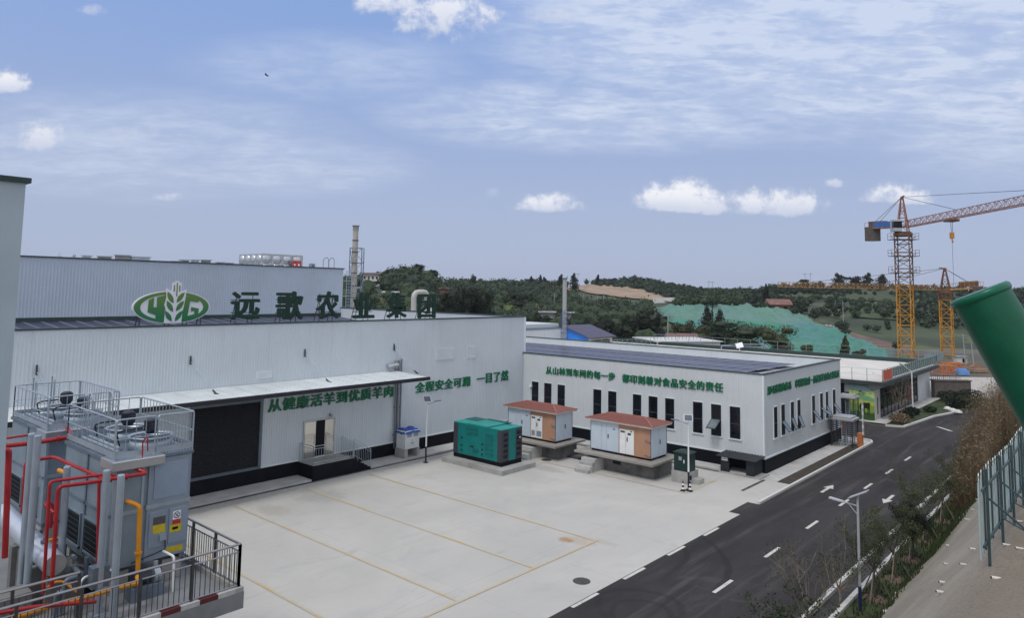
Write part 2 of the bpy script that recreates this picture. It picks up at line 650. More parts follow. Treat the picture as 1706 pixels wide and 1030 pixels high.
def worn(name, c, under, thr=.5):
    mt = bpy.data.materials.new(name)
    mt.use_nodes = True
    nt = mt.node_tree
    q = NB(nt)
    bs = nt.nodes['Principled BSDF']
    o = q.n('ShaderNodeTexCoord').outputs['Object']
    f = q.m('ADD', q.m('MULTIPLY', q.noise(o, 7, 6, .75), .6), q.m('MULTIPLY', q.noise(o, .8, 3, .6), .4))
    q.put(bs.inputs['Base Color'], q.mix(q.smooth(f, thr - .08, thr + .12), c, under))
    bs.inputs['Roughness'].default_value = .75
    return mt


m_yard = yard_material()
m_asph = asphalt_material()
m_white_mark = worn('road_paint_white', (.56, .55, .51), (.20, .20, .20), .56)
m_yellow_mark = worn('yard_paint_yellow', (.50, .36, .15), (.46, .43, .36), .46)
m_kerb = worn('kerb_concrete', (.56, .56, .54), (.36, .36, .35), .6)
m_ground = mat('far_ground', (.10, .095, .075), .95, 0, .3, .06, c2=(.05, .07, .03), c2amt=.6)
m_grass = mat('verge_grass', (.040, .060, .022), .9, 0, .4, 1.2, bump=.6, bscale=25, c2=(.08, .065, .04), c2amt=.5)


def sheet(name, pts, z, m, kind='structure', sub=1):
    mb = MB()
    mb.add([(x, y, z) for x, y in pts], [tuple(range(len(pts)))])
    o = mb.build(name, m)
    if o.data.polygons[0].normal.z < 0:
        o.data.flip_normals()
    return tag(o, kind=kind)


def rect(x0, x1, y0, y1):
    return [(x0, y0), (x1, y0), (x1, y1), (x0, y1)]


# ---- the ground, yard and road
sheet('ground', rect(-2500, 2500, -2500, 2500), -.06, m_ground)
sheet('yard', rect(-33.9, -14.7, -12, 60), -.004, m_yard)
road_pts = [(-14.7, -12), (-8.62, -12), (-8.62, 62), (-7.6, 80), (-12.3, 84)]
bedk = [G(1593, 688), G(1556.6, 695), G(1529.5, 704.6), G(1505, 712.8), G(1475, 710.7)]
road_pts += [(p.x, p.y) for p in bedk] + [(-40, 65.0), (-40, 57.4), (-16.0, 57.4), (-14.95, 57.0), (-14.7, 56.3)]
sheet('road', road_pts, .002, m_asph)
sheet('asphalt_patch', rect(-15.26, -14.7, 33.6, 35.8), .006, m_asph)
sheet('side_pavement', rect(-16.9, -15.5, 40.9, 57.3), .006, conc)
sheet('drain_channel', rect(-8.5, -7.95, -12, 62), .004, mat('drain_dark', (.05, .05, .052), .9, 0, .3, 1.5))
sheet('verge', rect(-7.8, -6.2, -12, 62), .02, m_grass)

# kerbs (real steps)
mb = MB()
mb.box(-14.78, -14.64, 35.85, 55.6, -.05, .12)
pts = [(-14.71, 55.6), (-14.72, 56.2), (-14.95, 56.75), (-15.4, 56.95), (-16.2, 56.9)]
for a, c in zip(pts, pts[1:]):
    mb.bar((a[0], a[1], .035), (c[0], c[1], .035), .14, .17)
tag(mb.build('kerb', m_kerb), kind='structure')
mb = MB()
for k in range(37):
    mb.box(-8.66, -8.5, -12 + k * 2, -10.03 + k * 2, -.05, .13 + .006 * (k % 3))
tag(mb.build('kerb', m_kerb), kind='structure')
mb = MB()
for k in range(74):
    mb.box(-7.96, -7.8, -12 + k, -11.03 + k, -.05, .12 + .006 * (k % 4))
tag(mb.build('kerb', m_kerb), kind='structure')
mb = MB()
for a, c in zip(bedk, bedk[1:]):
    mb.bar((a.x, a.y, .04), (c.x, c.y, .04), .18, .18)
tag(mb.build('kerb', m_kerb), kind='structure')

# road paint
ZP = .0085


def paint(name, pts, m, z=ZP):
    return sheet(name, pts, z, m)


for y in (18.4, 24.35, 28.95, 33.7, 38.4, 42.75, 47.2, 51.8):
    paint('lane_dash', rect(-11.72, -11.58, y, y + 1.5), m_white_mark)
for y0, y1 in ((13.6, 15.1), (16.8, 18.3), (19.98, 21.5), (23.17, 24.63), (26.42, 27.82), (29.6, 31.0)):
    paint('edge_dash', rect(-14.66, -14.52, y0, y1), m_white_mark)


def arrow(x, y, s=1):
    a = [(-.08, 0), (.08, 0), (.08, 1.15), (.26, 1.15), (0, 2.0), (-.26, 1.15), (-.08, 1.15)]
    pts = [(x + px * s, y + py * s) for px, py in a]
    paint('lane_arrow', pts if s > 0 else pts, m_white_mark)


arrow(-13.12, 40.3)
arrow(-10.16, 42.5, -1)
q1, q2 = G(1562, 711.5), G(1585, 719)
paint('far_lane_mark', [(q1.x - .15, q1.y), (q2.x - .15, q2.y), (q2.x + .15, q2.y), (q1.x + .15, q1.y)], m_white_mark)

# yellow bay lines
EX = -17.2
for i, (p0, p1) in enumerate((((402.4, 957.4), (560, 1044)), ((392.8, 845.3), (766, 1002.8)), ((508, 814.3), (884.5, 945.5)), ((622, 793), (989, 900)))):
    a, c = G(*p0), G(*p1)
    yy = (a.y + c.y) / 2
    paint('yard_line', rect(min(a.x, -33), -17.55, yy - .06, yy + .06), m_yellow_mark)
paint('yard_line', rect(-17.67, -17.55, 12, 25.9), m_yellow_mark, ZP + .003)
a, c = G(1146, 822), G(1192, 800)
paint('yard_line', rect(-18.36, -18.24, 35.0, 38.7), m_yellow_mark)
paint('yard_line', rect(-27.7, -18.24, 35.0, 35.1), m_yellow_mark, ZP + .003)
paint('yard_line', rect(-27.8, -27.68, 33.0, 35.1), m_yellow_mark)
# ------------------------------------------------------------------ buildings
def ribs(mb, a, c, z0, z1, n, pitch=.15, depth=.014, m=0):
    """profiled sheet from a to c (2D), outward normal n (2D)"""
    a, c, n = V((*a, 0)), V((*c, 0)), V((*n, 0))
    L = (c - a).length
    d = (c - a) / L
    k = max(1, int(round(L / pitch)))
    p = L / k
    vs, fs = [], []
    xs = []
    for i in range(k):
        for f, h in ((0, 0), (.5, 0), (.62, 1), (.88, 1)):
            xs.append((i * p + f * p, h))
    xs.append((L, 0))
    for t, h in xs:
        q = a + d * t + n * (h * depth)
        vs += [(q.x, q.y, z0), (q.x, q.y, z1)]
    flip = d.cross(V((0, 0, 1))).dot(n) < 0
    for i in range(len(xs) - 1):
        f = (2 * i, 2 * i + 2, 2 * i + 3, 2 * i + 1)
        fs.append(f[::-1] if flip else f)
    mb.add(vs, fs, m)


_txt = {}


def glyph(ch):
    if ch in _txt:
        return _txt[ch]
    cu = bpy.data.curves.new('g', 'FONT')
    cu.body = ch
    cu.size = 1.0
    cu.extrude = .5
    cu.offset = .006
    cu.resolution_u = 3
    o = bpy.data.objects.new('g', cu)
    col.objects.link(o)
    dg = bpy.context.evaluated_depsgraph_get()
    me = bpy.data.meshes.new_from_object(o.evaluated_get(dg))
    vs = [v.co.copy() for v in me.vertices]
    fs = [tuple(p.vertices) for p in me.polygons]
    bpy.data.objects.remove(o)
    bpy.data.meshes.remove(me)
    bpy.data.curves.remove(cu)
    _txt[ch] = (vs, fs)
    return _txt[ch]


def letter(ch, o, U, W, N, w, h, depth, m, parent, em=None, fit=True):
    """one raised character in the cell o..o+U*w, o..o+W*h, standing out by depth along N"""
    vs, fs = glyph(ch)
    if not vs:
        return None
    xs = [v.x for v in vs]
    ys = [v.y for v in vs]
    if fit:
        # em box of the CJK face: about 1.0 x 1.0, baseline at 0.12
        sx, sy = w / 1.0, h / .96
        ox, oy = 0.0, .10
    else:
        sx, sy = w / (max(xs) - min(xs)), h / (max(ys) - min(ys))
        ox, oy = -min(xs), -min(ys)
    U, W, N, o = V(U), V(W), V(N), V(o)
    mb = MB()
    for k, (hx, hy) in enumerate(((0, 0), (.030, .0), (-.030, .0), (.0, .016), (.022, -.012))):      # laid over itself for a bold stroke
        mb.add([o + U * ((v.x + ox + hx) * sx) + W * ((v.y + oy + hy) * sy) + N * ((v.z + .5) * (depth - .0022 * k)) for v in vs], fs)
    nm = mb.build('letter', m, parent)
    return nm


def plainbox(x0, x1, y0, y1, z0, z1):
    return MB().box(x0, x1, y0, y1, z0, z1)


X1, Y1E = -35.4, 42.1
XH = -59.0
PT = 8.43                                    # parapet top
wh = thing('warehouse', (X1, 26, 0), 'long pale ribbed metal hall with a roll-up door, canopy and black base', 'building')
w = MB()
ribs(w, (X1, -8), (X1, Y1E), .9, PT, (1, 0))
w.add([(X1 - .16, -8, .9), (X1 - .16, Y1E, .9), (X1 - .16, Y1E, PT), (X1 - .16, -8, PT)], [(0, 3, 2, 1)])
w.box(XH, X1 - .001, Y1E - .15, Y1E, .9, PT)
w.box(XH - 6, X1, -8.1, -8, .9, PT)
w.build('wall', wall_blue, wh)
p = MB()
p.box(X1 - .1, X1 + .045, -8, Y1E + .04, 0, .84)
p.build('plinth', plinth_black, wh)
t = MB()
t.box(X1 - .05, X1 + .07, -8, 16.6, .842, .92)
t.box(X1 - .05, X1 + .07, 20.4, Y1E + .03, .842, .92)
t.box(X1 - .06, X1 + .05, Y1E - .16, Y1E + .03, .92, PT - .01)
t.build('corner_trim', trim_white, wh)
c = MB()
c.box(X1 - .22, X1 + .06, -8, Y1E + .05, PT, PT + .07)
c.box(XH, X1 - .22, Y1E - .2, Y1E + .05, PT - .005, PT + .065)
c.build('parapet_cap', cap_dark, wh)
# roof: falls towards the yard, lower than the parapet
SL = .072
zr = lambda x: 7.55 - SL * (x - XH)
r = MB()
r.add([(XH, -8, zr(XH)), (X1 - .16, -8, zr(X1)), (X1 - .16, Y1E - .15, zr(X1)), (XH, Y1E - .15, zr(XH))], [(0, 1, 2, 3)])
r.build('roof', mat('roof_sheet', (.30, .32, .36), .4, .3, .1, 1), wh)
nrm = V((SL, 0, 1)).normalized()
ux = V((1, 0, -SL)).normalized()
y = -6.0
k = 0
while y < 40.6:
    s = MB()
    for j in range(5):
        x0 = XH + .5 + j * 4.1
        cpt = V((x0 + 2.0, y + .5, zr(x0 + 2.0) + .14))
        s.obox(cpt, ux * 1.98, V((0, .49, 0)), nrm * .02, 0)
        s.obox(cpt + nrm * .024, ux * 1.98, V((0, .012, 0)), nrm * .004, 1) if False else None
        for e in (-.5, .5):
            s.obox(cpt + V((0, e, 0)) + nrm * .012, ux * 1.98, V((0, .022, 0)), nrm * .02, 1)
    s.build('solar_panel', [pv, pv_frame], wh)
    y += 1.12
    k += 1
# shutter door
SY0, SY1, SZ0, SZ1 = 16.7, 20.25, .98, 4.35
s = MB()
n = 34
for i in range(n):
    z0 = SZ0 + (SZ1 - SZ0) * i / n
    z1 = SZ0 + (SZ1 - SZ0) * (i + 1) / n
    zm = z0 + (z1 - z0) * .3
    s.add([(X1 + .035, SY0, z0), (X1 + .035, SY1, z0), (X1 + .055, SY1, zm), (X1 + .055, SY0, zm), (X1 + .038, SY1, z1), (X1 + .038, SY0, z1)],
          [(0, 1, 2, 3), (3, 2, 4, 5)])
sh = s.build('roller_shutter', mat('shutter', (.009, .010, .014), .5, .1, .15, 2, spec=.2), wh)
f = MB()
f.box(X1 - .02, X1 + .12, SY0 - .16, SY0, .95, SZ1)
f.box(X1 - .02, X1 + .12, SY1, SY1 + .16, .95, SZ1)
f.box(X1 - .02, X1 + .14, SY0 - .16, SY1 + .16, SZ1, SZ1 + .22)
f.box(X1 - .02, X1 + .14, SY0 - .16, SY1 + .16, .85, .93)
f.box(X1 - .02, X1 + .10, SY0, SY1, .93, .985)
fo = f.build('door_frame', mat('shutter_frame', (.12, .15, .18), .45, .4, .1, 3), sh)
# entrance door: two mirror-steel leaves, the dark of the passage painted as a black slab
DY0, DY1, DZ0, DZ1 = 23.02, 24.95, .86, 2.9
d = MB()
d.box(X1 - .02, X1 + .05, DY0, DY1, DZ0, DZ1)
dd = d.build('doorway', black, wh)
d = MB()
d.box(X1 - .02, X1 + .08, DY0 - .06, DY0, DZ0, DZ1 + .06)
d.box(X1 - .02, X1 + .08, DY1, DY1 + .06, DZ0, DZ1 + .06)
d.box(X1 - .02, X1 + .08, DY0, DY1, DZ1, DZ1 + .06)
d.build('door_frame', steel, dd)
mirror = mat('mirror_steel', (.62, .60, .55), .12, .9, .08, .6)
for a0, a1 in ((DY0 + .02, DY0 + .72), (DY1 - .60, DY1 - .02)):
    q = MB().box(X1 + .05, X1 + .075, a0, a1, DZ0 + .02, DZ1 - .02)
    q.box(X1 + .075, X1 + .11, (a1 - .08) if a0 < 23.5 else a0 + .05, (a1 - .05) if a0 < 23.5 else a0 + .08, 1.6, 2.1)
    q.build('door_leaf', mirror, dd)
# canopy
CXF = -32.45
c = MB()
c.add([(X1 + .03, 8.2, 5.28), (X1 + .03, 29.5, 5.28), (CXF, 29.5, 5.16), (CXF, 8.2, 5.16),
       (X1 + .03, 8.2, 5.2), (X1 + .03, 29.5, 5.2), (CXF, 29.5, 5.08), (CXF, 8.2, 5.08)],
      [(0, 3, 2, 1), (4, 5, 6, 7), (1, 2, 6, 5), (0, 4, 7, 3), (2, 3, 7, 6), (0, 1, 5, 4)])
for i in range(22):
    y = 8.7 + i * .98
    c.obox(((X1 + CXF) / 2, y, 5.236), (1.46, 0, -.06), (0, .012, 0), (0, 0, .018))
can = c.build('canopy', mat('canopy_sheet', (.62, .66, .67), .5, .1, .06, .8, c2=(.42, .45, .46), c2amt=.35), wh)
g = MB()
g.box(CXF, CXF + .16, 8.15, 29.6, 4.98, 5.17)
g.build('gutter', mat('gutter_dark', (.02, .022, .028), .5, .2, .15, 2), can)
g = MB()
for y in (9.8, 16.6, 23.2, 29.2):
    g.bar((X1 + .05, y, 5.14), (CXF, y, 5.02), .1, .16)
g.box(CXF - .2, CXF - .1, 8.2, 29.5, 4.98, 5.07)
g.build('canopy_beam', mat('beam_dark', (.05, .055, .06), .5, .2, .15, 2), can)
for y in (9.83, 16.4, 22.85, 29.27):
    tr = MB()
    tr.tube([(X1 + .08, y, 6.68), (-33.85, y + .62, 5.24)], .022, 6)
    trr = tr.build('tie_rod', galv, can)
    tr = MB()
    tr.prism([(0, 0), (.12, 0), (.02, .42), (0, .42)], (X1 + .025, y + .035, 6.55), (1, 0, 0), (0, 0, 1), (0, -.07, 0))
    tr.tube([(-34.02, y + .55, 5.38), (-33.8, y + .64, 5.2)], .045, 6)
    tr.obox((-33.82, y + .63, 5.235), (.10, 0, 0), (0, .08, 0), (0, 0, .012))
    tr.build('rod_bracket', cap_dark, trr)
# louvres set in the wall, flush panels
for (y0, y1, z0, z1) in ((32.9, 34.5, 5.74, 6.42), (35.85, 36.65, 5.68, 6.48), (20.0, 20.85, 5.58, 5.9)):
    l = MB()
    l.box(X1 + .0, X1 + .045, y0, y1, z0 - .03, z0)
    l.box(X1 + .0, X1 + .045, y0, y1, z1, z1 + .03)
    l.box(X1 + .0, X1 + .045, y0 - .03, y0, z0 - .03, z1 + .03)
    l.box(X1 + .0, X1 + .045, y1, y1 + .03, z0 - .03, z1 + .03)
    kk = 9
    for i in range(kk):
        z = z0 + (z1 - z0) * (i + .5) / kk
        l.obox((X1 + .03, (y0 + y1) / 2, z), (.012, 0, -.02), (0, (y1 - y0) / 2, 0), (.003, 0, .004))
    l.build('louvre', trim_white, wh)
# downpipes beside the canopy end
for i, (yy, rr) in enumerate(((29.42, .05), (29.62, .075), (29.84, .05))):
    d = MB()
    d.tube([(X1 + .13, yy, .5), (X1 + .13, yy, 5.9 if i < 2 else 6.0)], rr, 8)
    for z in (1.3, 3.0, 4.5):
        d.box(X1, X1 + .14, yy - rr - .02, yy + rr + .02, z, z + .05)
    d.build('downpipe', mat('downpipe', (.22, .24, .27), .4, .5, .1, 3), wh)
d = MB()
d.tube([(X1 + .22, 28.65, 5.62), (X1 + .22, 29.45, 5.66)], .13, 12)
d.box(X1, X1 + .22, 28.75, 28.82, 5.5, 5.75)
d.box(X1, X1 + .3, 29.32, 29.4, 5.42, 5.95)
d.build('vent_duct', steel, wh)
d = MB()
d.box(X1 + .02, X1 + .16, 24.62, 24.78, 3.05, 3.2)
d.tube([(X1 + .16, 24.7, 3.1), (X1 + .3, 24.6, 3.05)], .045, 8)
d.build('wall_lamp', galv, wh)

# platform with steps and railing in front of the door
st = thing('entrance_platform', (-34.6, 24, 0), 'black entrance platform with steps and a thin steel railing under the canopy', 'platform')
p = MB()
p.box(X1 + .05, -33.9, 22.7, 25.35, 0, .82)
p.build('platform_base', plinth_black, st)
p = MB().box(X1 + .05, -33.88, 22.68, 25.36, .82, .85)
p.build('platform_top', conc_mid, st)
for i in range(5):
    z1 = .82 - (i + 1) * .14
    p = MB().box(X1 + .05, -33.9, 25.36 + i * .25, 25.6 + i * .25 - .001, 0, z1)
    p.build('step', [plinth_black], st)
rl = MB()
zt = 1.82


def railrun(mb, a, c, h=.98, nb=8, r=.016, posts=True):
    a, c = V(a), V(c)
    mb.tube([a + V((0, 0, h)), c + V((0, 0, h))], r * 1.3, 6)
    mb.tube([a + V((0, 0, h * .86)), c + V((0, 0, h * .86))], r * .9, 6)
    mb.tube([a + V((0, 0, .1)), c + V((0, 0, .1))], r * .9, 6)
    for i in range(nb + 1):
        q = a.lerp(c, i / nb)
        e = (i == 0 or i == nb)
        mb.tube([q + V((0, 0, 0 if e else .1)), q + V((0, 0, h if e else h * .86))], r * (1.4 if e else .6), 5)


railrun(rl, (X1 + .1, 22.74, .85), (-33.95, 22.74, .85), nb=9)
railrun(rl, (-33.95, 22.74, .85), (-33.95, 25.36, .85), nb=16)
rl.build('railing', galv, st)
rl = MB()
railrun(rl, (-33.95, 25.42, .85), (-33.95, 26.6, .12), nb=9)
railrun(rl, (X1 + .25, 25.42, .85), (X1 + .25, 26.6, .12), nb=9)
rl.build('stair_railing', galv, st)

# strips at the foot of the walls
tag(plainbox(X1 + .045, -33.95, -8, 22.68, -.02, .10).build('wall_pavement', conc), kind='structure')
tag(plainbox(X1 + .045, -33.95, 26.62, 41.6, -.02, .10).build('wall_pavement', conc), kind='structure')
tag(plainbox(-33.95, -33.72, -8, 40.4, -.03, .004).build('gutter_channel', mat('gutter_dirt', (.07, .075, .08), .9, 0, .4, 2)), kind='structure')
tag(plainbox(X1 + .1, -16.9, 40.7, 41.85, -.02, .10).build('wall_pavement', conc), kind='structure')
tag(plainbox(-33.7, -17.0, 40.46, 40.7, -.03, .004).build('gutter_channel', MATS['gutter_dirt']), kind='structure')

# slogans
def slogan(text, plane, pts, label, cat='slogan', m=green_letter, depth=.06):
    """pts: list of (chars, (ca, cb), (z0a, z0b), h)"""
    ax = 'x' if plane[0] == 'x' else 'y'
    P0 = plane[1]
    c0 = pts[0][1][0]
    loc = (P0, c0, pts[0][2][0]) if ax == 'x' else (c0, P0, pts[0][2][0])
    tg = thing('wall_slogan', loc, label, cat, 'green slogans on the walls')
    for chars, (ca, cb), (za, zb), h in pts:
        nn = len(chars)
        adv = (cb - ca) / nn
        for i, ch in enumerate(chars):
            z = za + (zb - za) * (i / max(1, nn - 1))
            if ax == 'x':
                o = V((P0, ca + adv * i + adv * .03, z))
                U, N = V((0, 1, 0)), V((1, 0, 0))
            else:
                o = V((ca + adv * i + adv * .03, P0, z))
                U, N = V((1, 0, 0)), V((0, -1, 0))
            letter(ch, o, U, V((0, 0, 1)), N, adv * .96, h, depth, m, tg)
    return tg


slogan('', ('x', X1 + .025), [('从健康活羊到优质羊肉', (20.68, 29.35), (3.70, 3.70), .70)],
       'green raised Chinese characters under the canopy, between roll-up door and downpipes')
slogan('', ('x', X1 + .025), [('全程安全可溯', (31.1, 36.2), (3.72, 3.74), .68), ('一目了然', (36.8, 40.2), (3.78, 3.80), .74)],
       'green raised Chinese characters right of the canopy, behind the solar lamp')

# tall hall behind
th = thing('tall_hall', (XH, 20, 0), 'taller pale blue ribbed hall rising behind the rooftop signs', 'building')
HT = 12.2
w = MB()
ribs(w, (XH, -10), (XH, 42.1), 7.0, HT, (1, 0), .22, .03)
w.add([(XH, 42.1, 0), (XH - 26, 42.1, 0), (XH - 26, 42.1, HT), (XH, 42.1, HT)], [(0, 3, 2, 1)])
w.add([(XH, -10, 0), (XH - 26, -10, 0), (XH - 26, -10, HT), (XH, -10, HT)], [(0, 1, 2, 3)])
w.add([(XH - 26, -10, 0), (XH - 26, 42.1, 0), (XH - 26, 42.1, HT), (XH - 26, -10, HT)], [(0, 3, 2, 1)])
w.build('wall', mat('wall_panel_hall', (.46, .535, .63), .5, 0, .04, .3, streak=.08), th)
plainbox(XH - 26, XH + .05, -10, 42.15, HT, HT + .06).build('roof', mat('hall_roof', (.3, .33, .36), .6, 0, .1, 1), th)
MB().box(XH - .15, XH + .09, -10, 42.2, HT + .06, HT + .14).box(XH - .02, XH + .07, -10, 42.1, 7.2, 7.95).build('parapet_cap', cap_dark, th)
ld = MB()
for dy in (.35, .95):
    ld.bar((XH + .1, 42.1 + dy, 0), (XH + .1, 42.1 + dy, HT - .1), .05)
for i in range(40):
    ld.bar((XH + .1, 42.45, .3 + i * .3), (XH + .1, 43.05, .3 + i * .3), .03)
for i in range(8):
    ld.bar((XH + .1, 42.1, .6 + i * 1.5), (XH + .1, 43.05, .6 + i * 1.5), .06)
ld.build('ladder', galv, th)
for y in (40.55, 41.2):
    ld = MB()
    pts = [(XH - 1.2, y, HT + .06), (XH - 1.2, y, HT + .85), (XH - 1.1, y + .1, HT + 1.1), (XH - .9, y + .25, HT + 1.15), (XH - .8, y + .35, HT + .9), (XH - .8, y + .35, HT + .06)]
    ld.bend(pts, .03, 6)
    ld.build('roof_access_hoop', galv_dark, th)

# stainless water tank on the hall roof, with pressed bulges
tk = thing('water_tank', (-63, 37, HT), 'stainless panel water tank with round bulges on the tall hall roof', 'water tank')
ty0, ty1, tx0, tx1, tz0, tz1 = 34.95, 39.35, -66.2, -62.0, HT + .06, 13.5
MB().box(tx0, tx1 - .02, ty0, ty1, tz0, tz1).build('tank_body', steel, tk)


def bulge(mb, c, U, W, N, r, h):
    vs = [V(c) + V(N) * h]
    fs = []
    K, J = 14, 3
    for j in range(1, J + 1):
        a = j / J * math.pi / 2
        for k in range(K):
            t = 2 * math.pi * k / K
            vs.append(V(c) + V(U) * (r * math.sin(a) * math.cos(t)) + V(W) * (r * math.sin(a) * math.sin(t)) + V(N) * (h * math.cos(a)))
    for k in range(K):
        fs.append((0, 1 + k, 1 + (k + 1) % K))
    for j in range(J - 1):
        for k in range(K):
            a_, b_ = 1 + j * K + k, 1 + j * K + (k + 1) % K
            fs.append((a_, a_ + K, b_ + K, b_))
    mb.add(vs, fs)


bl = MB()
for i in range(4):
    for z, r in ((12.98, .46), (12.2, .4)):
        bulge(bl, (tx1 - .02, ty0 + .55 + i * 1.1, z), (0, 1, 0), (0, 0, 1), (1, 0, 0), r, .17)
for i in range(4):
    bulge(bl, (tx0 + .55 + i * 1.05, ty0, 12.98), (1, 0, 0), (0, 0, 1), (0, -1, 0), .44, .17)
bl.build('tank_panel', steel, tk, smooth=True)
fr = MB()
for i in range(5):
    fr.box(tx1 - .02, tx1 + .03, ty0 + i * 1.1 - .02, ty0 + i * 1.1 + .02, tz0, tz1)
fr.box(tx1 - .02, tx1 + .035, ty0, ty1, 13.46, 13.52)
fr.build('tank_flange', steel, tk)
sg = MB().box(-61.45, -61.4, 37.9, 38.85, HT + .1, HT + .75)
sgo = sg.solo('red_sign', mat('red_sign', (.50, .05, .06), .5, 0, .1, 2), 'small red sign board in front of the steel water tank', 'sign')
MB().box(-61.40, -61.39, 38.05, 38.25, HT + .28, HT + .42).box(-61.40, -61.39, 38.5, 38.68, HT + .25, HT + .45).build('sign_mark', white_paint, sgo)
tm = thing('tank_box', (-61.2, 39.9, HT), 'small grey framed cabinet right of the water tank', 'cabinet')
MB().box(-61.6, -61.2, 39.85, 40.3, HT + .06, HT + .55).build('cabinet_frame', galv, tm)
MB().box(-61.2, -61.17, 39.92, 40.23, HT + .1, HT + .45).build('cabinet_door', galv_dark, tm)

# ------------------------------------------------------------------ workshop (front wing)
X3, Y2, Y2E = -16.8, 41.9, 56.3
WT = 5.72
ws = thing('workshop', (-26, Y2, 0), 'low white ribbed wing with tall narrow windows and solar panels on its roof', 'building')
w = MB()
ribs(w, (X1 + .06, Y2), (X3 - .08, Y2), .9, WT, (0, -1), .15, .012)
w.add([(X3, Y2 + .0, .9), (X3, Y2E, .9), (X3, Y2E, WT), (X3, Y2, WT)], [(0, 1, 2, 3)])
w.box(X3 - .16, X3 - .002, Y2 + .12, Y2E, 4.2, WT - .002)
w.box(-64, X3 - .16, Y2E - .16, Y2E, .9, WT - .002)
w.add([(X1 + .1, Y2 + .15, 4), (X3, Y2 + .15, 4), (X3, Y2 + .15, WT - .002), (X1 + .1, Y2 + .15, WT - .002)], [(0, 3, 2, 1)])
w.build('wall', wall_pale, ws)
MB().box(X1 + .05, X3 + .03, Y2 - .035, Y2 + .1, 0, .84).box(X3 - .1, X3 + .03, Y2 + .1, Y2E, 0, .84).build('plinth', plinth_black, ws)
MB().box(X1 + .05, X3 + .05, Y2 - .055, Y2 + .1, .842, .93).box(X3 - .1, X3 + .05, Y2 + .1, Y2E + .02, .842, .93).box(X3 - .09, X3 + .012, Y2 - .03, Y2 + .09, .93, WT - .01).build('corner_trim', trim_white, ws)
MB().box(X1 - .35, X3 + .06, Y2 - .06, Y2 + .17, WT, WT + .06).box(X3 - .2, X3 + .06, Y2 + .17, Y2E + .06, WT, WT + .06).box(-64, X3 - .2, Y2E - .2, Y2E + .06, WT, WT + .06).build('parapet_cap', cap_dark, ws)
zw = lambda y: 5.22 - .012 * (y - Y2)
MB().add([(-64, Y2 + .1, zw(Y2)), (X3 - .1, Y2 + .1, zw(Y2)), (X3 - .1, Y2E - .1, zw(Y2E)), (-64, Y2E - .1, zw(Y2E))], [(0, 1, 2, 3)]).build('roof', mat('roof_white', (.55, .58, .62), .5, .1, .08, .8), ws)
x = -19.6
while x > -50:
    s = MB()
    for j in range(3):
        y0 = 44.0 + j * 3.7
        if x < -47 and j == 0:
            continue
        a = V((x - .5, y0 + 1.75, zw(y0) + .17))
        s.obox(a, (.49, 0, 0), (0, 1.73, -.012 * 1.73), (0, 0, .02), 0)
        for e in (-.5, .5):
            s.obox(a + V((e, 0, .012)), (.026, 0, 0), (0, 1.73, -.02), (0, 0, .02), 1)
        s.obox(a + V((0, 0, .021)), (.49, 0, 0), (0, .018, 0), (0, 0, .003), 1)
    s.build('solar_panel', [pv, pv_frame], ws)
    x -= 1.1


def window(par, P, ax, a0, a1, z0, z1, sash=None, zm=None):
    """narrow window: frame proud of the wall, glass set back in it, optional awning sash open at sash degrees"""
    zm = zm or z0 + (z1 - z0) * .46

    def bx(mb, u0, u1, d0, d1, q0, q1, m=0):
        if ax == 'y':
            mb.box(u0, u1, P - d1, P - d0, q0, q1, m)
        else:
            mb.box(P + d0, P + d1, u0, u1, q0, q1, m)
    f = MB()
    t_ = .055
    bx(f, a0, a0 + t_, -.02, .045, z0, z1)
    bx(f, a1 - t_, a1, -.02, .045, z0, z1)
    bx(f, a0 + t_, a1 - t_, -.02, .045, z1 - t_, z1)
    bx(f, a0 + t_, a1 - t_, -.02, .045, z0, z0 + t_)
    bx(f, a0 + t_, a1 - t_, -.02, .04, zm - .03, zm + .03)
    fo = f.build('window', frame_dark, par)
    g = MB()
    bx(g, a0 + t_, a1 - t_, -.03, .026, zm + .03, z1 - t_)
    bx(g, a0 + t_, a1 - t_, -.03, .026 if sash is None else .0245, z0 + t_, zm - .03)
    g.build('pane', glass if sash is None else mat('room_shade', (.008, .009, .012), .4, 0, .1, 2), fo)  # with an open sash, the room's darkness is painted as a near-black panel
    g = MB()
    bx(g, a0 - .06, a1 + .06, -.02, .085, z0 - .075, z0)
    bx(g, a0 - .025, a0, -.02, .05, z0, z1 + .025)
    bx(g, a1, a1 + .025, -.02, .05, z0, z1 + .025)
    bx(g, a0 - .025, a1 + .025, -.02, .055, z1 + .0005, z1 + .03)
    g.build('sill', trim_white, fo)
    if sash is not None:
        L = zm - .03 - z0 - t_
        an = R(sash)
        s = MB()
        u0, u1 = a0 + .03, a1 - .03
        if ax == 'y':
            out = V((0, -1, 0))
            U = V((1, 0, 0))
            o = V((0, P - .05, zm))
        else:
            out = V((1, 0, 0))
            U = V((0, 1, 0))
            o = V((P + .05, 0, zm))
        dn = (out * math.sin(an) - V((0, 0, 1)) * math.cos(an))
        th_ = U.cross(dn) * .018

        def sb(ua, ub, la, lb, m=0, k=1):
            c_ = o + U * ((ua + ub) / 2) + dn * ((la + lb) / 2)
            s.obox(c_, U * ((ub - ua) / 2), dn * ((lb - la) / 2), th_ * k, m)
        sb(u0, u0 + .045, 0, L)
        sb(u1 - .045, u1, 0, L)
        sb(u0 + .045, u1 - .045, 0, .045)
        sb(u0 + .045, u1 - .045, L - .045, L)
        sb(u0 + .045, u1 - .045, .045, L - .045, 1, .3)
        s.bar(o + U * (u0 + .02) + out * .02 - V((0, 0, L * .45)), o + U * (u0 + .02) + dn * L * .6, .015)
        s.build('open_sash', [frame_dark, sash_glass], fo)
    return fo


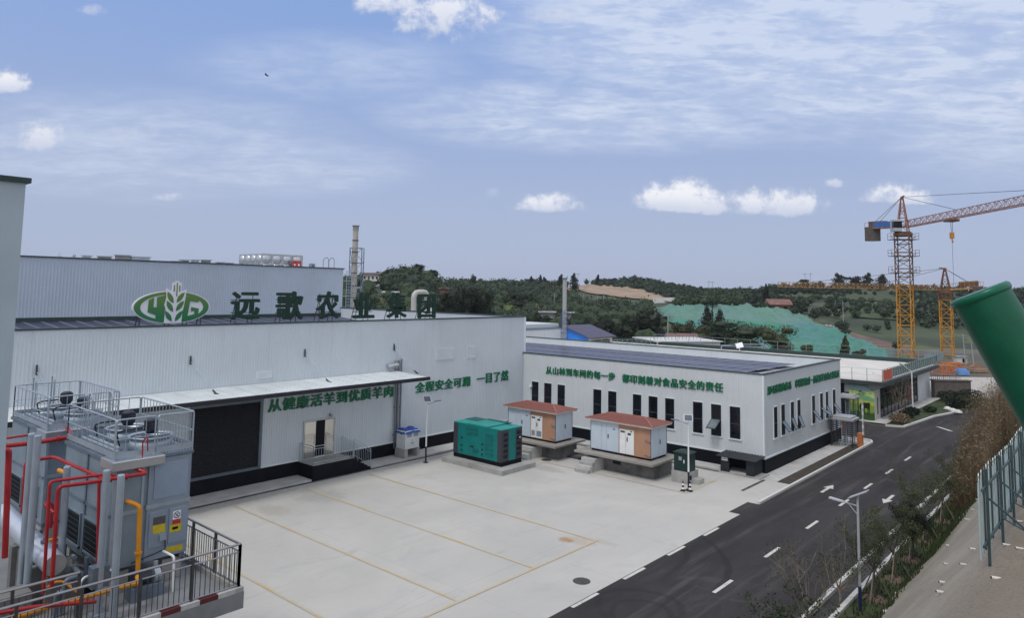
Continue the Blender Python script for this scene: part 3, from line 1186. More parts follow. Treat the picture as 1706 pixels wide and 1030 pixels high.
sash_glass = mat('sash_glass', (.13, .17, .18), .06, 0, .1, 1, spec=.8)
WZ0, WZ1 = 1.78, 3.68
for (pa, pb, pyt) in ((886.7, 898, 636.3), (907.3, 919.7, 638.5), (929.5, 942, 642), (989, 1002.7, 648.7), (1013.7, 1027.8, 652),
                      (1054.8, 1069.2, 657.4), (1081, 1096.2, 660.5), (1108.6, 1124, 663.3), (1154.8, 1171, 669.5), (1185, 1202, 673.4), (1216, 1233.9, 677)):
    xa, xb = PY(pa, pyt, Y2).x, PY(pb, pyt + 2, Y2).x
    window(ws, Y2, 'y', xa, xb, WZ0, WZ1, 60 if pa == 1185 else None, zm=2.78 if pa == 1185 else None)
for (pa, pb, pyt, sa) in ((1287.9, 1293.6, 678.5, None), (1300.2, 1306.2, 675, 38), (1316, 1321.3, 670, 22), (1327, 1332.2, 666.5, 22),
                          (1351.5, 1356.4, 659.5, 40), (1364.9, 1369.5, 656, 58), (1374.2, 1378.4, 653, 24), (1386, 1390.6, 649, 36)):
    ya, yb = PX(pa, pyt, X3).y, PX(pb, pyt, X3).y
    window(ws, X3, 'x', ya, yb, 1.86, 3.7, sa)
cm = MB().box(-34.6, -34.4, Y2 - .18, Y2 - .02, 3.28, 3.38)
cm.tube([(-34.5, Y2 - .18, 3.3), (-34.45, Y2 - .36, 3.24)], .05, 8)
cm.solo('security_camera', white_paint, 'small white camera on the wing wall near the inner corner', 'camera')
slogan('', ('y', Y2 - .022), [('从山林到车间的每一步', (-33.15, -27.08), (4.35, 4.40), .55), ('都印刻着对食品安全的责任', (-26.55, -19.3), (4.37, 4.45), .56)],
       'long row of green raised characters above the front windows of the white wing')
slogan('', ('x', X3 + .003), [('用可追溯的体系', (42.35, 46.3), (4.50, 4.50), .52), ('串联起您对一份优质羊肉的全部信任', (46.9, 55.95), (4.50, 4.48), .53)],
       'green raised characters on the end wall above the tilted-open windows')

# little black porch at the corner
ph = thing('porch', (-17.9, 41.3, 0), 'small black lean-to porch with ribbed roof at the wing corner', 'shelter')
pm = mat('porch_sheet', (.020, .024, .030), .5, .2, .2, 2)
w = MB()
w.box(-18.95, -18.87, 40.62, Y2 - .04, 0, .93)
w.box(-18.8705, -18.42, 40.62, 40.68, 0, .92)
w.build('porch_wall', pm, ph)
MB().box(-17.4, -16.98, 40.64, 40.70, 0, .90).build('door_panel', pm, ph)
w = MB()
ribs(w, (-16.92, 40.62), (-16.92, Y2 - .04), 0, .93, (1, 0), .16, .02)
w.box(-16.98, -16.925, 40.62, Y2 - .04, 0, .93)
w.build('porch_wall', pm, ph)
rf = MB()
for i in range(14):
    xx = -19.1 + i * .175
    rf.obox((xx, 41.16, 1.005), (.022, 0, 0), (0, .72, .03), (0, 0, .022))
rf.obox((-17.95, 41.16, .975), (1.2, 0, 0), (0, .72, .03), (0, 0, .015))
rf.build('porch_roof', mat('porch_roof', (.055, .062, .072), .45, .3, .15, 2), ph)
sgn = MB().box(-18.86, -18.5, 40.58, 40.615, .70, .88).build('sign_plate', white_paint, ph)
MB().box(-18.82, -18.54, 40.572, 40.58, .77, .81).build('sign_text', mat('grey_text', (.25, .25, .28), .5), sgn)
tag(MB().box(-19.0, -16.5, 40.45, 41.9, -.02, .06).build('porch_floor', conc_mid), kind='structure')
# ------------------------------------------------------------------ rooftop signs
ZB = 8.62


def sign_char(ch, pa, pb, ytop, ybot, label):
    xs = -36.6
    a = PX(pa, ybot, xs)
    c = PX(pb, ybot, xs)
    tp = PX((pa + pb) / 2, ytop, xs)
    y0, y1, z0, z1 = a.y, c.y, min(a.z, c.z), tp.z
    tg = thing('rooftop_character', (xs, (y0 + y1) / 2, z0), label, 'sign', 'green rooftop characters')
    letter(ch, (xs, y0, z0), (0, 1, 0), (0, 0, 1), (1, 0, 0), y1 - y0, z1 - z0, .12, dkgreen_letter, tg, fit=False)
    for k, t in enumerate((.2, .8)):
        yy = y0 + (y1 - y0) * t
        zb = zr(xs - .12) + .02
        f = MB()
        f.bar((xs - .1, yy, zb), (xs - .1, yy, z1 - .1), .03)
        f.bar((xs - .1, yy, z1 - .35), (xs - 1.5, yy, zr(xs - 1.5) + .02), .032)
        f.build('strut', mat('strut_steel', (.055, .06, .07), .5, .3, .2, 3), tg)
    f = MB()
    for q in (.25, .72):
        f.bar((xs - .06, y0, z0 + (z1 - z0) * q), (xs - .06, y1, z0 + (z1 - z0) * q), .04)
    f.build('crossbar', MATS['strut_steel'], tg)
    return tg


for ch, pa, pb, yt, yb, lb in (('远', 384, 430, 487, 532, 'dark green rooftop character nearest the oval emblem'),
                               ('歌', 459, 502, 486, 532, 'dark green rooftop character, second after the oval emblem'),
                               ('农', 525.6, 562, 486, 531, 'dark green rooftop character just left of the tall hall edge'),
                               ('业', 587.5, 621, 488, 529.5, 'dark green rooftop character below the tall chimney'),
                               ('集', 644, 675, 488, 529, 'dark green rooftop character between chimney and bent duct'),
                               ('团', 696, 723, 491, 529.5, 'dark green box-shaped rooftop character, last in the row by the duct')):
    sign_char(ch, pa, pb, yt, yb, lb)

# oval emblem
xs = -36.6
cL, cR = PX(219, 512, xs), PX(348, 512, xs)
cy_, cz_ = (cL.y + cR.y) / 2, (cL.z + cR.z) / 2
A = (cR.y - cL.y) / 2
Bv = .82
lg = thing('rooftop_emblem', (xs, cy_, cz_ - Bv), 'oval green and white emblem with a wheat ear on the warehouse roof', 'sign')
em_white = mat('emblem_white', (.70, .70, .78), .45, 0, .03, 2)


def emblem_green():
    mt = bpy.data.materials.new('emblem_green')
    mt.use_nodes = True
    q = NB(mt.node_tree)
    bs = mt.node_tree.nodes['Principled BSDF']
    sp = q.n('ShaderNodeSeparateXYZ')
    q.put(sp.inputs[0], q.n('ShaderNodeTexCoord').outputs['Object'])
    q.put(bs.inputs['Base Color'], q.mix(q.smooth(sp.outputs[2], .2, 1.7), (.005, .16, .055), (.10, .20, .04)))
    bs.inputs['Roughness'].default_value = .4
    return mt


em_green = emblem_green()
o0 = V((xs, cy_, cz_))
UY, UZ, NX = V((0, 1, 0)), V((0, 0, 1)), V((1, 0, 0))


def ell(a, b_, n=56, t0=0, t1=2 * math.pi):
    return [(a * math.cos(t0 + (t1 - t0) * i / n), b_ * math.sin(t0 + (t1 - t0) * i / n)) for i in range(n if abs(t1 - t0 - 2 * math.pi) < 1e-6 else n + 1)]


def plate(name, polys, d0, d1, m):
    mb = MB()
    for p_ in polys:
        mb.prism(p_, o0 + NX * d0, UY, UZ, NX * (d1 - d0))
    return mb.build(name, m, lg)


# outline of the oval with the wheat ear breaking through it
plate('back_plate', [ell(A, Bv)], 0, .10, em_white)
ring_o, ring_i = ell(A * .965, Bv * .95), ell(A * .815, Bv * .79)
mb = MB()
nn = len(ring_o)
vs = [o0 + NX * d + UY * x + UZ * y for d in (.10, .125) for (x, y) in ring_o + ring_i]
fs = []
for i in range(nn):
    j = (i + 1) % nn
    fs.append((2 * nn + i, 2 * nn + j, 3 * nn + j, 3 * nn + i))
    fs.append((i, j, 2 * nn + j, 2 * nn + i))
    fs.append((nn + j, nn + i, 3 * nn + i, 3 * nn + j))
mb.add(vs, fs)
mb.build('oval_ring', em_green, lg)
u = A / 64.0                                  # one photo pixel on the emblem
sx = lambda px: (px - 284) * u
szv = lambda py: (512 - py) * (Bv / 27.0)
# zoomed outline measured on the emblem: pixel = 200 + X/5.69, 450 + Y/5.69
E = lambda X, Y: (sx(200 + X / 5.69), szv(450 + Y / 5.69))
plate('letter_block', [[E(255, 285), E(300, 262), E(300, 352), E(330, 352), E(330, 258), E(405, 240), E(400, 495), E(325, 482), E(325, 425), E(250, 395)][::-1]], .10, .14, em_green)
plate('letter_block', [[E(592, 248), E(660, 255), E(728, 282), E(722, 308), E(645, 296), E(640, 300), E(622, 436), E(690, 420), E(690, 388), E(655, 392), E(657, 352), E(730, 366), E(722, 440), E(640, 470), E(560, 490)][::-1]], .10, .14, em_green)
plate('wheat_ear', [[E(400, 500), E(412, 380), E(395, 330), E(412, 270), E(403, 170), E(455, 205), E(462, 120), E(487, 120), E(487, 106), E(525, 106), E(525, 120), E(548, 125), E(546, 205), E(598, 185), E(590, 270), E(580, 340), E(570, 390), E(562, 500)][::-1]], .135, .165, em_white)


def leaf_poly(a, tip, wv):
    a, tip = V((*a, 0)), V((*tip, 0))
    d = tip - a
    nrm_ = V((-d.y, d.x, 0)).normalized() * wv
    out = []
    for t, s_ in ((0, 0), (.2, .62), (.45, 1), (.75, .75), (1, 0), (.75, -.6), (.45, -.85), (.2, -.55)):
        q = a + d * t + nrm_ * s_
        out.append((q.x, q.y))
    return out[::-1]


for (a, tp) in (((478, 315), (418, 205)), ((478, 395), (415, 290)), ((470, 485), (408, 385)), ((508, 310), (580, 210)), ((505, 390), (578, 292)), ((500, 485), (570, 385))):
    plate('wheat_leaf', [leaf_poly(E(*a), E(*tp), .13)], .165, .185, em_green)
for X_, Y0_, Y1_ in ((478, 205, 145), (505, 250, 122), (530, 205, 145)):
    plate('wheat_awn', [[E(X_ - 5, Y0_), E(X_ + 5, Y0_), E(X_ + 5, Y1_), E(X_ - 5, Y1_)]], .165, .18, em_green)
for k, (yy, hz_) in enumerate(((cy_ - A * .78, 1.1), (cy_ - A * .05, 1.2), (cy_ + A * .42, 1.1), (cy_ + A * .8, 1.1))):
    f = MB()
    zb = zr(xs) + .02
    f.bar((xs - .06, yy, zb), (xs - .06, yy, cz_ + Bv * .35), .05)
    f.bar((xs - .06, yy, cz_ + .1), (xs - 1.6, yy, zr(xs - 1.6) + .02), .045)
    f.build('strut', MATS['strut_steel'], lg)

# ------------------------------------------------------------------ yard machines
teal = mat('teal_paint', (.004, .165, .158), .4, 0, .12, 1.6)
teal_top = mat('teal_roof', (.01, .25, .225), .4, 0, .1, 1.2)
dkgrey = mat('dark_grey_paint', (.045, .047, .060), .5, 0, .12, 2)
slot = mat('slot_dark', (.006, .012, .016), .7, 0, .1, 3)
gx0, gx1, gy0, gy1, gz0, gz1 = -31.95, -28.05, 31.35, 33.2, .3, 2.33
tag(MB().box(-32.35, -27.4, 30.75, 33.75, -.05, .28).build('generator_slab', conc_mid, bevel=.02), kind='structure')
gn = thing('diesel_generator', (-30, 32.2, .28), 'teal diesel generator in a louvred canopy with dark grey corners on a slab', 'generator')
MB().box(gx0 - .02, gx1 + .02, gy0 + .03, gy1 - .03, .28, .52).build('skid', black, gn)
MB().box(gx0, gx1, gy0, gy1, .521, gz1).build('enclosure', teal, gn, bevel=.015)
q = MB()
q.box(gx0 - .012, gx0 + .36, gy0 - .012, gy1 + .012, .53, gz1 - .02)
q.box(gx1 - .33, gx1 - .06, gy0 - .004, gy0 + .3, .53, gz1 - .03) if False else None
q.build('end_panel', dkgrey, gn)
# front side louvres (facing -y)
for (fx, fz, fw_, fh) in ((.30, .90, .12, .10), (.30, .72, .12, .10), (.44, .90, .12, .10), (.44, .72, .12, .10), (.46, .10, .12, .12),
                          (.72, .78, .16, .10), (.72, .61, .16, .10), (.72, .44, .16, .10), (.72, .27, .16, .10), (.72, .10, .16, .10)):
    x0 = gx0 + .02 + (gx1 - gx0) * (fx - .05)
    z0 = .62 + (gz1 - .75) * fz
    wd, hh = (gx1 - gx0) * fw_, (gz1 - .6) * fh
    l = MB()
    l.box(x0, x0 + wd, gy0 - .008, gy0 + .01, z0, z0 + hh, 1)
    for i in range(4):
        zc = z0 + hh * (i + .5) / 4
        l.obox((x0 + wd / 2, gy0 - .018, zc), (wd / 2, 0, 0), (0, .012, .012), (0, .001, .0016), 0)
    l.build('louvre', [teal, slot], gn)
# end face (facing +x): dark, teal, dark with louvres
y_a, y_b = gy0 + .02, gy1 - .02
L_ = y_b - y_a
MB().box(gx1 - .28, gx1 + .012, gy0 - .012, y_a + L_ * .36, .53, gz1 - .02).build('end_panel', dkgrey, gn)
MB().box(gx1 - .02, gx1 + .012, y_a + L_ * .70, y_b + .03, .53, gz1 - .02).build('end_panel', dkgrey, gn)
for f0, f1 in ((.10, .30), (.75, .95)):
    for i in range(5):
        z0 = .72 + i * .31
        l = MB()
        l.box(gx1 + .01, gx1 + .018, y_a + L_ * f0, y_a + L_ * f1, z0, z0 + .2)
        for j in range(4):
            l.obox((gx1 + .03, y_a + L_ * (f0 + f1) / 2, z0 + .025 + j * .05), (.012, 0, -.012), (0, L_ * (f1 - f0) / 2, 0), (.001, 0, .0015))
        l.build('louvre', slot, gn)
for fx, fz in ((.18, 1.0), (.18, 1.45), (.18, .72), (.38, 1.05), (.42, 1.05), (.62, 1.3), (.62, .72), (.62, 1.0)):
    MB().box(gx0 + 3.9 * fx - .05, gx0 + 3.9 * fx + .05, gy0 - .03, gy0, fz, fz + .09).build('latch', slot, gn)
tp = MB()
for a0, a1, h in ((0, .30, .06), (.32, .56, .10), (.56, .735, .10), (.76, 1.0, .05)):
    tp.box(gx0 + (gx1 - gx0) * a0 - .02, gx0 + (gx1 - gx0) * a1 - .008 + .02 * (a1 == 1), gy0 - .02, gy1 + .02, gz1, gz1 + h)
tp.build('roof_panel', teal_top, gn, bevel=.012)
MB().box(gx0 - .01, gx0 + .3 * 3.9, gy1 - .9, gy1 + .025, gz1 + .062, gz1 + .08).box(gx0 + 1.2, gx0 + 3.1, gy1 - .25, gy1 + .03, gz1 + .102, gz1 + .13).build('roof_vent', mat('teal_dark', (.01, .10, .10), .6, 0, .1, 2), gn)  # darker teal plates raised on the rear of the roof
MB().box(gx1 + .012, gx1 + .05, y_a + L_ * .86, y_a + L_ * .92, 1.72, 1.8).build('end_lamp', white_paint, gn)


# packaged substations
sub_blue = mat('substation_panel', (.50, .58, .66), .45, 0, .04, 1, streak=.06)
sub_tan = mat('substation_tan', (.40, .225, .145), .6, 0, .10, 1.2)
def tile_mat():
    mt = bpy.data.materials.new('red_tile_sheet')
    mt.use_nodes = True
    q = NB(mt.node_tree)
    bs = mt.node_tree.nodes['Principled BSDF']
    o = q.n('ShaderNodeTexCoord').outputs['Object']
    q.put(bs.inputs['Base Color'], q.mix(q.noise(o, 5, 5, .65), (.155, .050, .038), (.235, .080, .060)))
    bs.inputs['Roughness'].default_value = .6
    return mt


red_tile = tile_mat()


def substation(name, bx0, bx1, by0, by1, zb, dk, label):
    """body bx0..bx1 x by0..by1 standing on a raised deck whose top is zb"""
    H_ = 1.82
    base = thing('equipment_plinth', ((bx0 + bx1) / 2, (by0 + by1) / 2, 0), dk['label'], 'plinth', 'raised concrete bases of the substations')
    x0, x1, y0, y1 = bx0 - .7, bx1 + .55, by0 - .75, by1 + .75
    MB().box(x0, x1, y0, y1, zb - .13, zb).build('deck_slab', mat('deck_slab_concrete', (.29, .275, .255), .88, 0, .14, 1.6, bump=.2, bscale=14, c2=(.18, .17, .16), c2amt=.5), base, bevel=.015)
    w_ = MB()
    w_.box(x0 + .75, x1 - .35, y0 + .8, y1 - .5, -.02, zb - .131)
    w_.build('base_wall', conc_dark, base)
    if dk['hatch']:
        MB().box(bx0 + 1.55, bx0 + 2.1, y0 + .79, y0 + .83, .42, .70).build('vent_opening', slot, base)
    sx0 = dk['sx']
    s = MB()
    for i in range(4):
        zt_ = (zb - .17) * (4 - i) / 4.6
        yy = y0 - i * .22
        MB().box(sx0, sx0 + .95, yy - .22, yy - .001 if i else y0 + .79, -.02, zt_).build('step', conc_mid if i % 2 else conc, base)
    t = thing(name, ((bx0 + bx1) / 2, (by0 + by1) / 2, zb), label, 'substation', 'packaged substations in the yard')
    MB().box(bx0 + .04, bx1 - .04, by0 + .04, by1 - .04, zb, zb + .12).build('skid', black, t)
    z0, z1 = zb + .12, zb + H_
    MB().box(bx0, bx1, by0, by1, z0, z1).build('cabinet_body', sub_blue, t)
    L = bx1 - bx0
    # tan cladding around the switch doors
    MB().box(bx0 + L * .485, bx1 + .006, by0 - .012, by0 + .01, z0, z1 - .02).build('tan_panel', sub_tan, t)
    for (f0, f1, hh, dv) in ((.01, .19, 1, .02), (.195, .28, 1, .02), (.285, .475, 1, .028), (.50, .60, .86, .03), (.605, .735, .86, .03)):
        d = MB().box(bx0 + L * f0, bx0 + L * f1, by0 - dv, by0 + .005, z0 + .03, z0 + (z1 - z0) * hh - .05)
        do = d.build('door', sub_blue if f0 < .49 else white_paint, t, bevel=.006)
        if f0 in (.285, .605):
            hb = MB().box(bx0 + L * f0 + .07, bx0 + L * f0 + .12, by0 - dv - .03, by0 - dv, z0 + .75, z0 + .98)
            hb.build('door_handle', black, do)
        if f0 >= .49:
            MB().box(bx0 + L * f0 + .06, bx0 + L * f1 - .06, by0 - dv - .006, by0 - dv, z0 + .14, z0 + .48).build('door_vent', galv if dk['hatch'] == 0 else white_paint, do)
        if f0 == .605:
            MB().box(bx0 + L * f0 + .12, bx0 + L * f0 + .34, by0 - dv - .012, by0 - dv, z0 + 1.12, z0 + 1.24).build('warning_plate', dkgrey, do)
        if f0 == .50:
            MB().box(bx0 + L * f0 + .06, bx0 + L * f1 - .05, by0 - dv - .004, by0 - dv, z0 + 1.22, z0 + 1.32).build('label_mark', dkgrey, do)
        if f0 == .605:
            MB().box(bx0 + L * f0 + .3, bx0 + L * f0 + .42, by0 - dv - .004, by0 - dv, z0 + 1.3, z0 + 1.36).build('label_mark', dkgrey, do)
        if f0 == .285:
            MB().box(bx0 + L * f0 + .42, bx0 + L * f0 + .56, by0 - dv - .004, by0 - dv, z0 + 1.28, z0 + 1.34).build('label_mark', dkgrey, do)
    Wd = by1 - by0
    for (f0, f1) in ((.03, .48), (.5, .97)):
        do = MB().box(bx1 - .005, bx1 + .022, by0 + Wd * f0, by0 + Wd * f1, z0 + .03, z1 - .05).build('door', sub_blue, t, bevel=.006)
        if f0 > .4:
            MB().box(bx1 + .022, bx1 + .05, by0 + Wd * f0 + .07, by0 + Wd * f0 + .12, z0 + .7, z0 + .95).build('door_handle', black, do)
    for zz in (z0 + .12, z0 + .92):
        MB().tube([(bx1 - .35, by0 - .05, zz + .08), (bx1 - .1, by0 - .06, zz), (bx1 + .02, by0 - .06, zz + .01)], .02, 6).build('hinge', galv_dark, t)
    # corner posts
    cp = MB()
    for xx in (bx0 - .015, bx1 - .02):
        for yy in (by0 - .015, by1 - .02):
            cp.box(xx, xx + .035, yy, yy + .035, z0, z1)
    cp.build('corner_post', galv_dark, t)
    # hipped roof with eaves
    e = .26
    ex0, ex1, ey0, ey1 = bx0 - e, bx1 + e, by0 - e, by1 + e
    MB().box(ex0 + .03, ex1 - .03, ey0 + .03, ey1 - .03, z1, z1 + .10).build('fascia', mat('fascia_cream', (.52, .46, .42), .6, 0, .06, 2), t)
    zr0, zr1 = z1 + .10, z1 + .40
    ym = (by0 + by1) / 2
    hw = (ey1 - ey0) / 2
    rr = MB()
    vs = [(ex0, ey0, zr0), (ex1, ey0, zr0), (ex1, ey1, zr0), (ex0, ey1, zr0), (ex0 + hw, ym, zr1), (ex1 - hw, ym, zr1)]
    rr.add(vs, [(0, 1, 5, 4), (2, 3, 4, 5), (1, 2, 5), (3, 0, 4), (0, 3, 2, 1)])
    # tile courses as shallow ridges
    for k in range(1, 6):
        tt = k / 6.5
        for sgn_, yy in ((1, ey0 + hw * tt), (-1, ey1 - hw * tt)):
            zz = zr0 + (zr1 - zr0) * tt
            rr.box(ex0 + hw * tt, ex1 - hw * tt, yy - .012, yy + .012, zz - .01, zz + .014)
    roof = rr.build('roof', red_tile, t)
    rg = MB()
    for a_, b_ in ((4, 5), (0, 4), (1, 5), (2, 5), (3, 4)):
        rg.bar(V(vs[a_]) + V((0, 0, .01)), V(vs[b_]) + V((0, 0, .01)), .05, .04)
    rg.build('ridge_cap', mat('ridge_tile', (.36, .16, .12), .6, 0, .1, 3), roof)
    return t


substation('substation', -31.65, -27.72, 36.05, 37.8, .96, dict(label='raised concrete base with steps under the substation nearer the generator', hatch=0, sx=-29.75),
           'pale substation with red roof and tan corner, nearer the teal generator')
substation('substation', -25.15, -21.05, 36.2, 38.0, .98, dict(label='raised concrete base with steps under the substation by the green cabinet', hatch=1, sx=-25.15),
           'pale substation with red roof and tan corner, nearer the dark green cabinet')

# dark boards stacked between the two bases
bd = thing('board_stack', (-26.9, 38, 0), 'stack of dark grey boards lying between the two substations', 'boards')
rr = random.Random(3)
for i in range(7):
    mb = MB()
    a = rr.uniform(-.06, .06)
    c_ = V((-26.75 + (i % 3) * .55 - .4, 37.6 + (i // 3) * .75 + rr.uniform(-.1, .1), .08 + .07 * (i % 3)))
    mb.obox(c_, (.55, .55 * a, 0), (-.8 * a, .55, 0), (0, 0, .03))
    mb.build('board', mat('board_dark', (.075, .078, .085), .8, 0, .25, 2), bd)

# white cabinet with blue cover on blocks by the downpipes
cb = thing('control_cabinet', (-34.55, 29.9, 0), 'white cabinet with a blue cover on concrete blocks by the downpipes', 'cabinet')
MB().box(-35.0, -34.1, 29.28, 29.55, .10, .62).build('support_block', conc_mid, cb)
MB().box(-35.0, -34.1, 30.3, 30.52, .10, .62).build('support_block', conc_mid, cb)
bo = MB().box(-34.95, -34.12, 29.33, 30.47, .62, 1.72).build('cabinet_body', mat('cabinet_white', (.62, .66, .66), .45, 0, .06, 2), cb, bevel=.01)
for a0, a1 in ((.06, .46), (.58, .98)):
    f = MB()
    f.box(-34.12, -34.112, 29.4 + a0, 29.4 + a1, 1.33, 1.62)
    for i in range(7):
        f.box(-34.112, -34.10, 29.4 + a0 + .02, 29.4 + a1 - .02, 1.345 + i * .04, 1.36 + i * .04)
    f.build('cabinet_vent', mat('vent_grey', (.36, .40, .46), .5, .2, .1, 3), bo)
m_ = MB().box(-34.12, -34.105, 29.88, 29.90, 1.05, 1.16)
for dy, dz in ((-.09, -.08), (.09, -.08), (0, -.11)):
    m_.box(-34.12, -34.105, 29.87 + dy, 29.93 + dy, 1.02 + dz, 1.06 + dz)
m_.build('warning_mark', black, bo)
MB().box(-34.55, -34.4, 29.31, 29.33, 1.48, 1.56).build('green_label', green_letter, bo)
# draped cover
dr = MB()
nx, ny = 8, 10
vs, fs = [], []
rr = random.Random(5)
for i in range(nx + 1):
    for j in range(ny + 1):
        fx, fy = i / nx, j / ny
        edge = min(fx, 1 - fx, fy, 1 - fy)
        z = 1.80 + .05 * math.sin(fx * 7) * math.sin(fy * 9) + rr.uniform(-.015, .015)
        if edge < .01:
            z = 1.56 + rr.uniform(-.03, .03)
        x_ = -34.98 + .90 * fx + (-.03 if i == 0 else .03 if i == nx else 0)
        y_ = 29.30 + 1.20 * fy + (-.03 if j == 0 else .03 if j == ny else 0)
        vs.append((x_, y_, z))
for i in range(nx):
    for j in range(ny):
        a_ = i * (ny + 1) + j
        fs.append((a_, a_ + ny + 1, a_ + ny + 2, a_ + 1))
dr.add(vs, fs)
dr.build('blue_cover', mat('tarp_blue', (.012, .07, .36), .45, 0, .2, 3), cb, smooth=True)


# solar yard lamps
def solar_lamp(x, y, zt_, label, pan_dir, arm_dir):
    t = thing('solar_lamp', (x, y, 0), label, 'solar lamp', 'solar lamps in the yard')
    MB().tube([(x, y, .95), (x, y, zt_)], [.048, .028], 10).build('pole', white_paint, t)
    MB().tube([(x, y, 0), (x, y, .95)], .052, 10).lathe([(.16, 0), (.16, .03), (.07, .04)], (x, y, 0), 10).build('pole_base', mat('lamp_black', (.015, .018, .03), .5, 0, .1, 3), t)
    pd = V((*pan_dir, 0)).normalized()
    s_ = V((-pd.y, pd.x, 0))
    n_ = (pd * .62 + V((0, 0, .78))).normalized()
    u_ = s_.cross(n_).normalized()
    c_ = V((x, y, zt_ + .15))
    p_ = MB().obox(c_, s_ * .235, u_ * .235, n_ * .014, 0)
    po = p_.build('solar_panel', white_paint, t)
    MB().obox(c_ + n_ * .016, s_ * .205, u_ * .205, n_ * .005).build('solar_cell', mat('cell_grey', (.10, .12, .15), .25, 0, .1, 2), po)
    ad = V((*arm_dir, 0)).normalized()
    a_ = MB().tube([(x, y, zt_ - .18), V((x, y, zt_ - .02)) + ad * .55], .018, 6)
    a_.obox(V((x, y, zt_ - .0)) + ad * .7, ad * .2 + V((0, 0, .02)), V((-ad.y, ad.x, 0)) * .07, V((0, 0, .022)))
    a_.build('lamp_arm', galv_dark, t)
    return t


solar_lamp(-32.79, 29.85, 3.62, 'solar lamp on a white pole beside the white cabinet', (1, -.55), (.35, 1))
solar_lamp(-18.46, 35.69, 3.62, 'solar lamp on a white pole between the two traffic cones', (.55, -1), (-1, -.35))

# green switch cabinet
gc = thing('switch_cabinet', (-19.6, 37.3, 0), 'dark green switch cabinet with pitched lid on a concrete plinth', 'cabinet')
MB().box(-20.0, -18.93, 36.65, 37.75, -.02, .62).box(-18.9295, -18.5, 37.0, 37.6, -.02, .26).build('cabinet_plinth', conc_mid, gc)
gg = mat('cabinet_green', (.008, .030, .028), .4, 0, .12, 2)
bo = MB().box(-19.9, -18.98, 36.75, 37.5, .62, 1.62).build('cabinet_body', gg, gc, bevel=.01)
MB().add([(-19.97, 36.67, 1.62), (-18.91, 36.67, 1.62), (-18.91, 37.58, 1.62), (-19.97, 37.58, 1.62), (-19.44, 36.95, 1.76), (-19.44, 37.3, 1.76)],
         [(0, 3, 2, 1), (0, 1, 4), (1, 2, 5, 4), (2, 3, 5), (3, 0, 4, 5)]).build('cabinet_lid', gg, gc)
MB().box(-19.6, -19.42, 36.735, 36.75, 1.2, 1.4).build('label_plate', galv, bo)
MB().box(-19.3, -19.25, 36.715, 36.75, 1.08, 1.26).build('door_handle', white_paint, bo)
MB().box(-18.935, -18.92, 36.72, 36.95, .22, .46).build('plinth_vent', slot, gc)


def cone(x, y, label):
    t = thing('traffic_cone', (x, y, 0), label, 'traffic cone', 'black and white cones by the solar lamp')
    s = MB()
    rr_ = lambda z: .095 - .07 * z / .5
    MB().box(x - .125, x + .125, y - .125, y + .125, .001, .03).build('cone_base', rubber, t)
    for i, (z0, z1) in enumerate(((.03, .10), (.10, .20), (.20, .30), (.30, .40), (.40, .50))):
        m_ = white_paint if i in (1, 3) else rubber
        MB().tube([(x, y, z0), (x, y, z1)], [rr_(z0), rr_(z1)], 12).build('cone_band', m_, t, smooth=True)
    return t


cone(-18.60, 35.33, 'black and white striped traffic cone left of the lamp pole')
cone(-18.28, 35.5, 'black and white striped traffic cone right of the lamp pole')
for (x, y, lb) in ((-15.62, 21.97, 'round iron manhole cover near the road edge'), (-28.04, 35.6, 'round iron manhole cover between the generator and the substations')):
    mm = MB().lathe([(.27, -.02), (.27, .010), (.25, .014), (.0, .016)], (x, y, 0), 24)
    mm.lathe([(.32, -.02), (.32, .006), (.28, .008)], (x, y, 0), 24)
    mm.solo('manhole_cover', mat('cast_iron', (.075, .075, .07), .7, .3, .3, 6, bump=.5, bscale=30), lb, 'manhole')
tag(MB().box(-16.4, -16.25, 37.6, 40.6, -.02, .02).build('gutter_channel', MATS['gutter_dirt']), kind='structure')
tag(MB().box(-15.62, -14.86, 40.75, 54.8, -.02, .035).build('planting_strip', soil), kind='structure')
# ------------------------------------------------------------------ near wall at the left edge
nw = thing('near_building', (-13, 2, 0), 'pale ribbed metal building corner rising at the left edge', 'building')
ZN = 10.5 + 1.87
cn = PX(33, 420, -13.0)
yc = cn.y
w = MB()
ribs(w, (-13.0, yc - 8), (-13.0, yc - .42), 0, 12.03, (1, 0), .32, .03)
w.add([(-13.0, yc, 0), (-20, yc, 0), (-20, yc, 12.03), (-13.0, yc, 12.03)], [(0, 3, 2, 1)]) if False else None
w.build('wall', wall_near, nw)
MB().box(-13.3, -12.955, yc - .42, yc, 0, 12.03).build('corner_trim', mat('near_trim', (.36, .44, .50), .5, .0, .05, 1), nw)
MB().box(-13.4, -12.90, yc - 8, yc + .06, 12.03, 12.11).build('parapet_cap', cap_dark, nw)

# ------------------------------------------------------------------ plant deck with evaporative condensers
DZ = 3.4
dk = thing('plant_deck', (-17, 7, 0), 'raised concrete plant deck with a red and white painted edge', 'platform')
MB().box(-30, -15.95, -1.5, 8.95, DZ - .38, DZ).build('deck_slab', mat('deck_concrete', (.20, .21, .22), .85, 0, .12, 1.4, bump=.15), dk)
MB().box(-29, -16.6, -1, 8.3, 0, DZ - .39).build('deck_wall', conc_mid, dk)
st_r, st_w = mat('edge_red', (.10, .022, .025), .7, 0, .2, 3), mat('edge_white', (.42, .42, .42), .7, 0, .15, 3)
yy = 8.75
i = 0
while yy > -1:
    MB().box(-16.15, -15.955, yy - .42, yy - .003, DZ, DZ + .10).build('edge_stripe', st_r if i % 2 else st_w, dk)
    yy -= .42
    i += 1
MB().box(-16.15, -15.955, 8.752, 8.94, DZ, DZ + .10).box(-29, -16.16, 8.80, 8.94, DZ, DZ + .10).build('deck_kerb', conc_mid, dk)

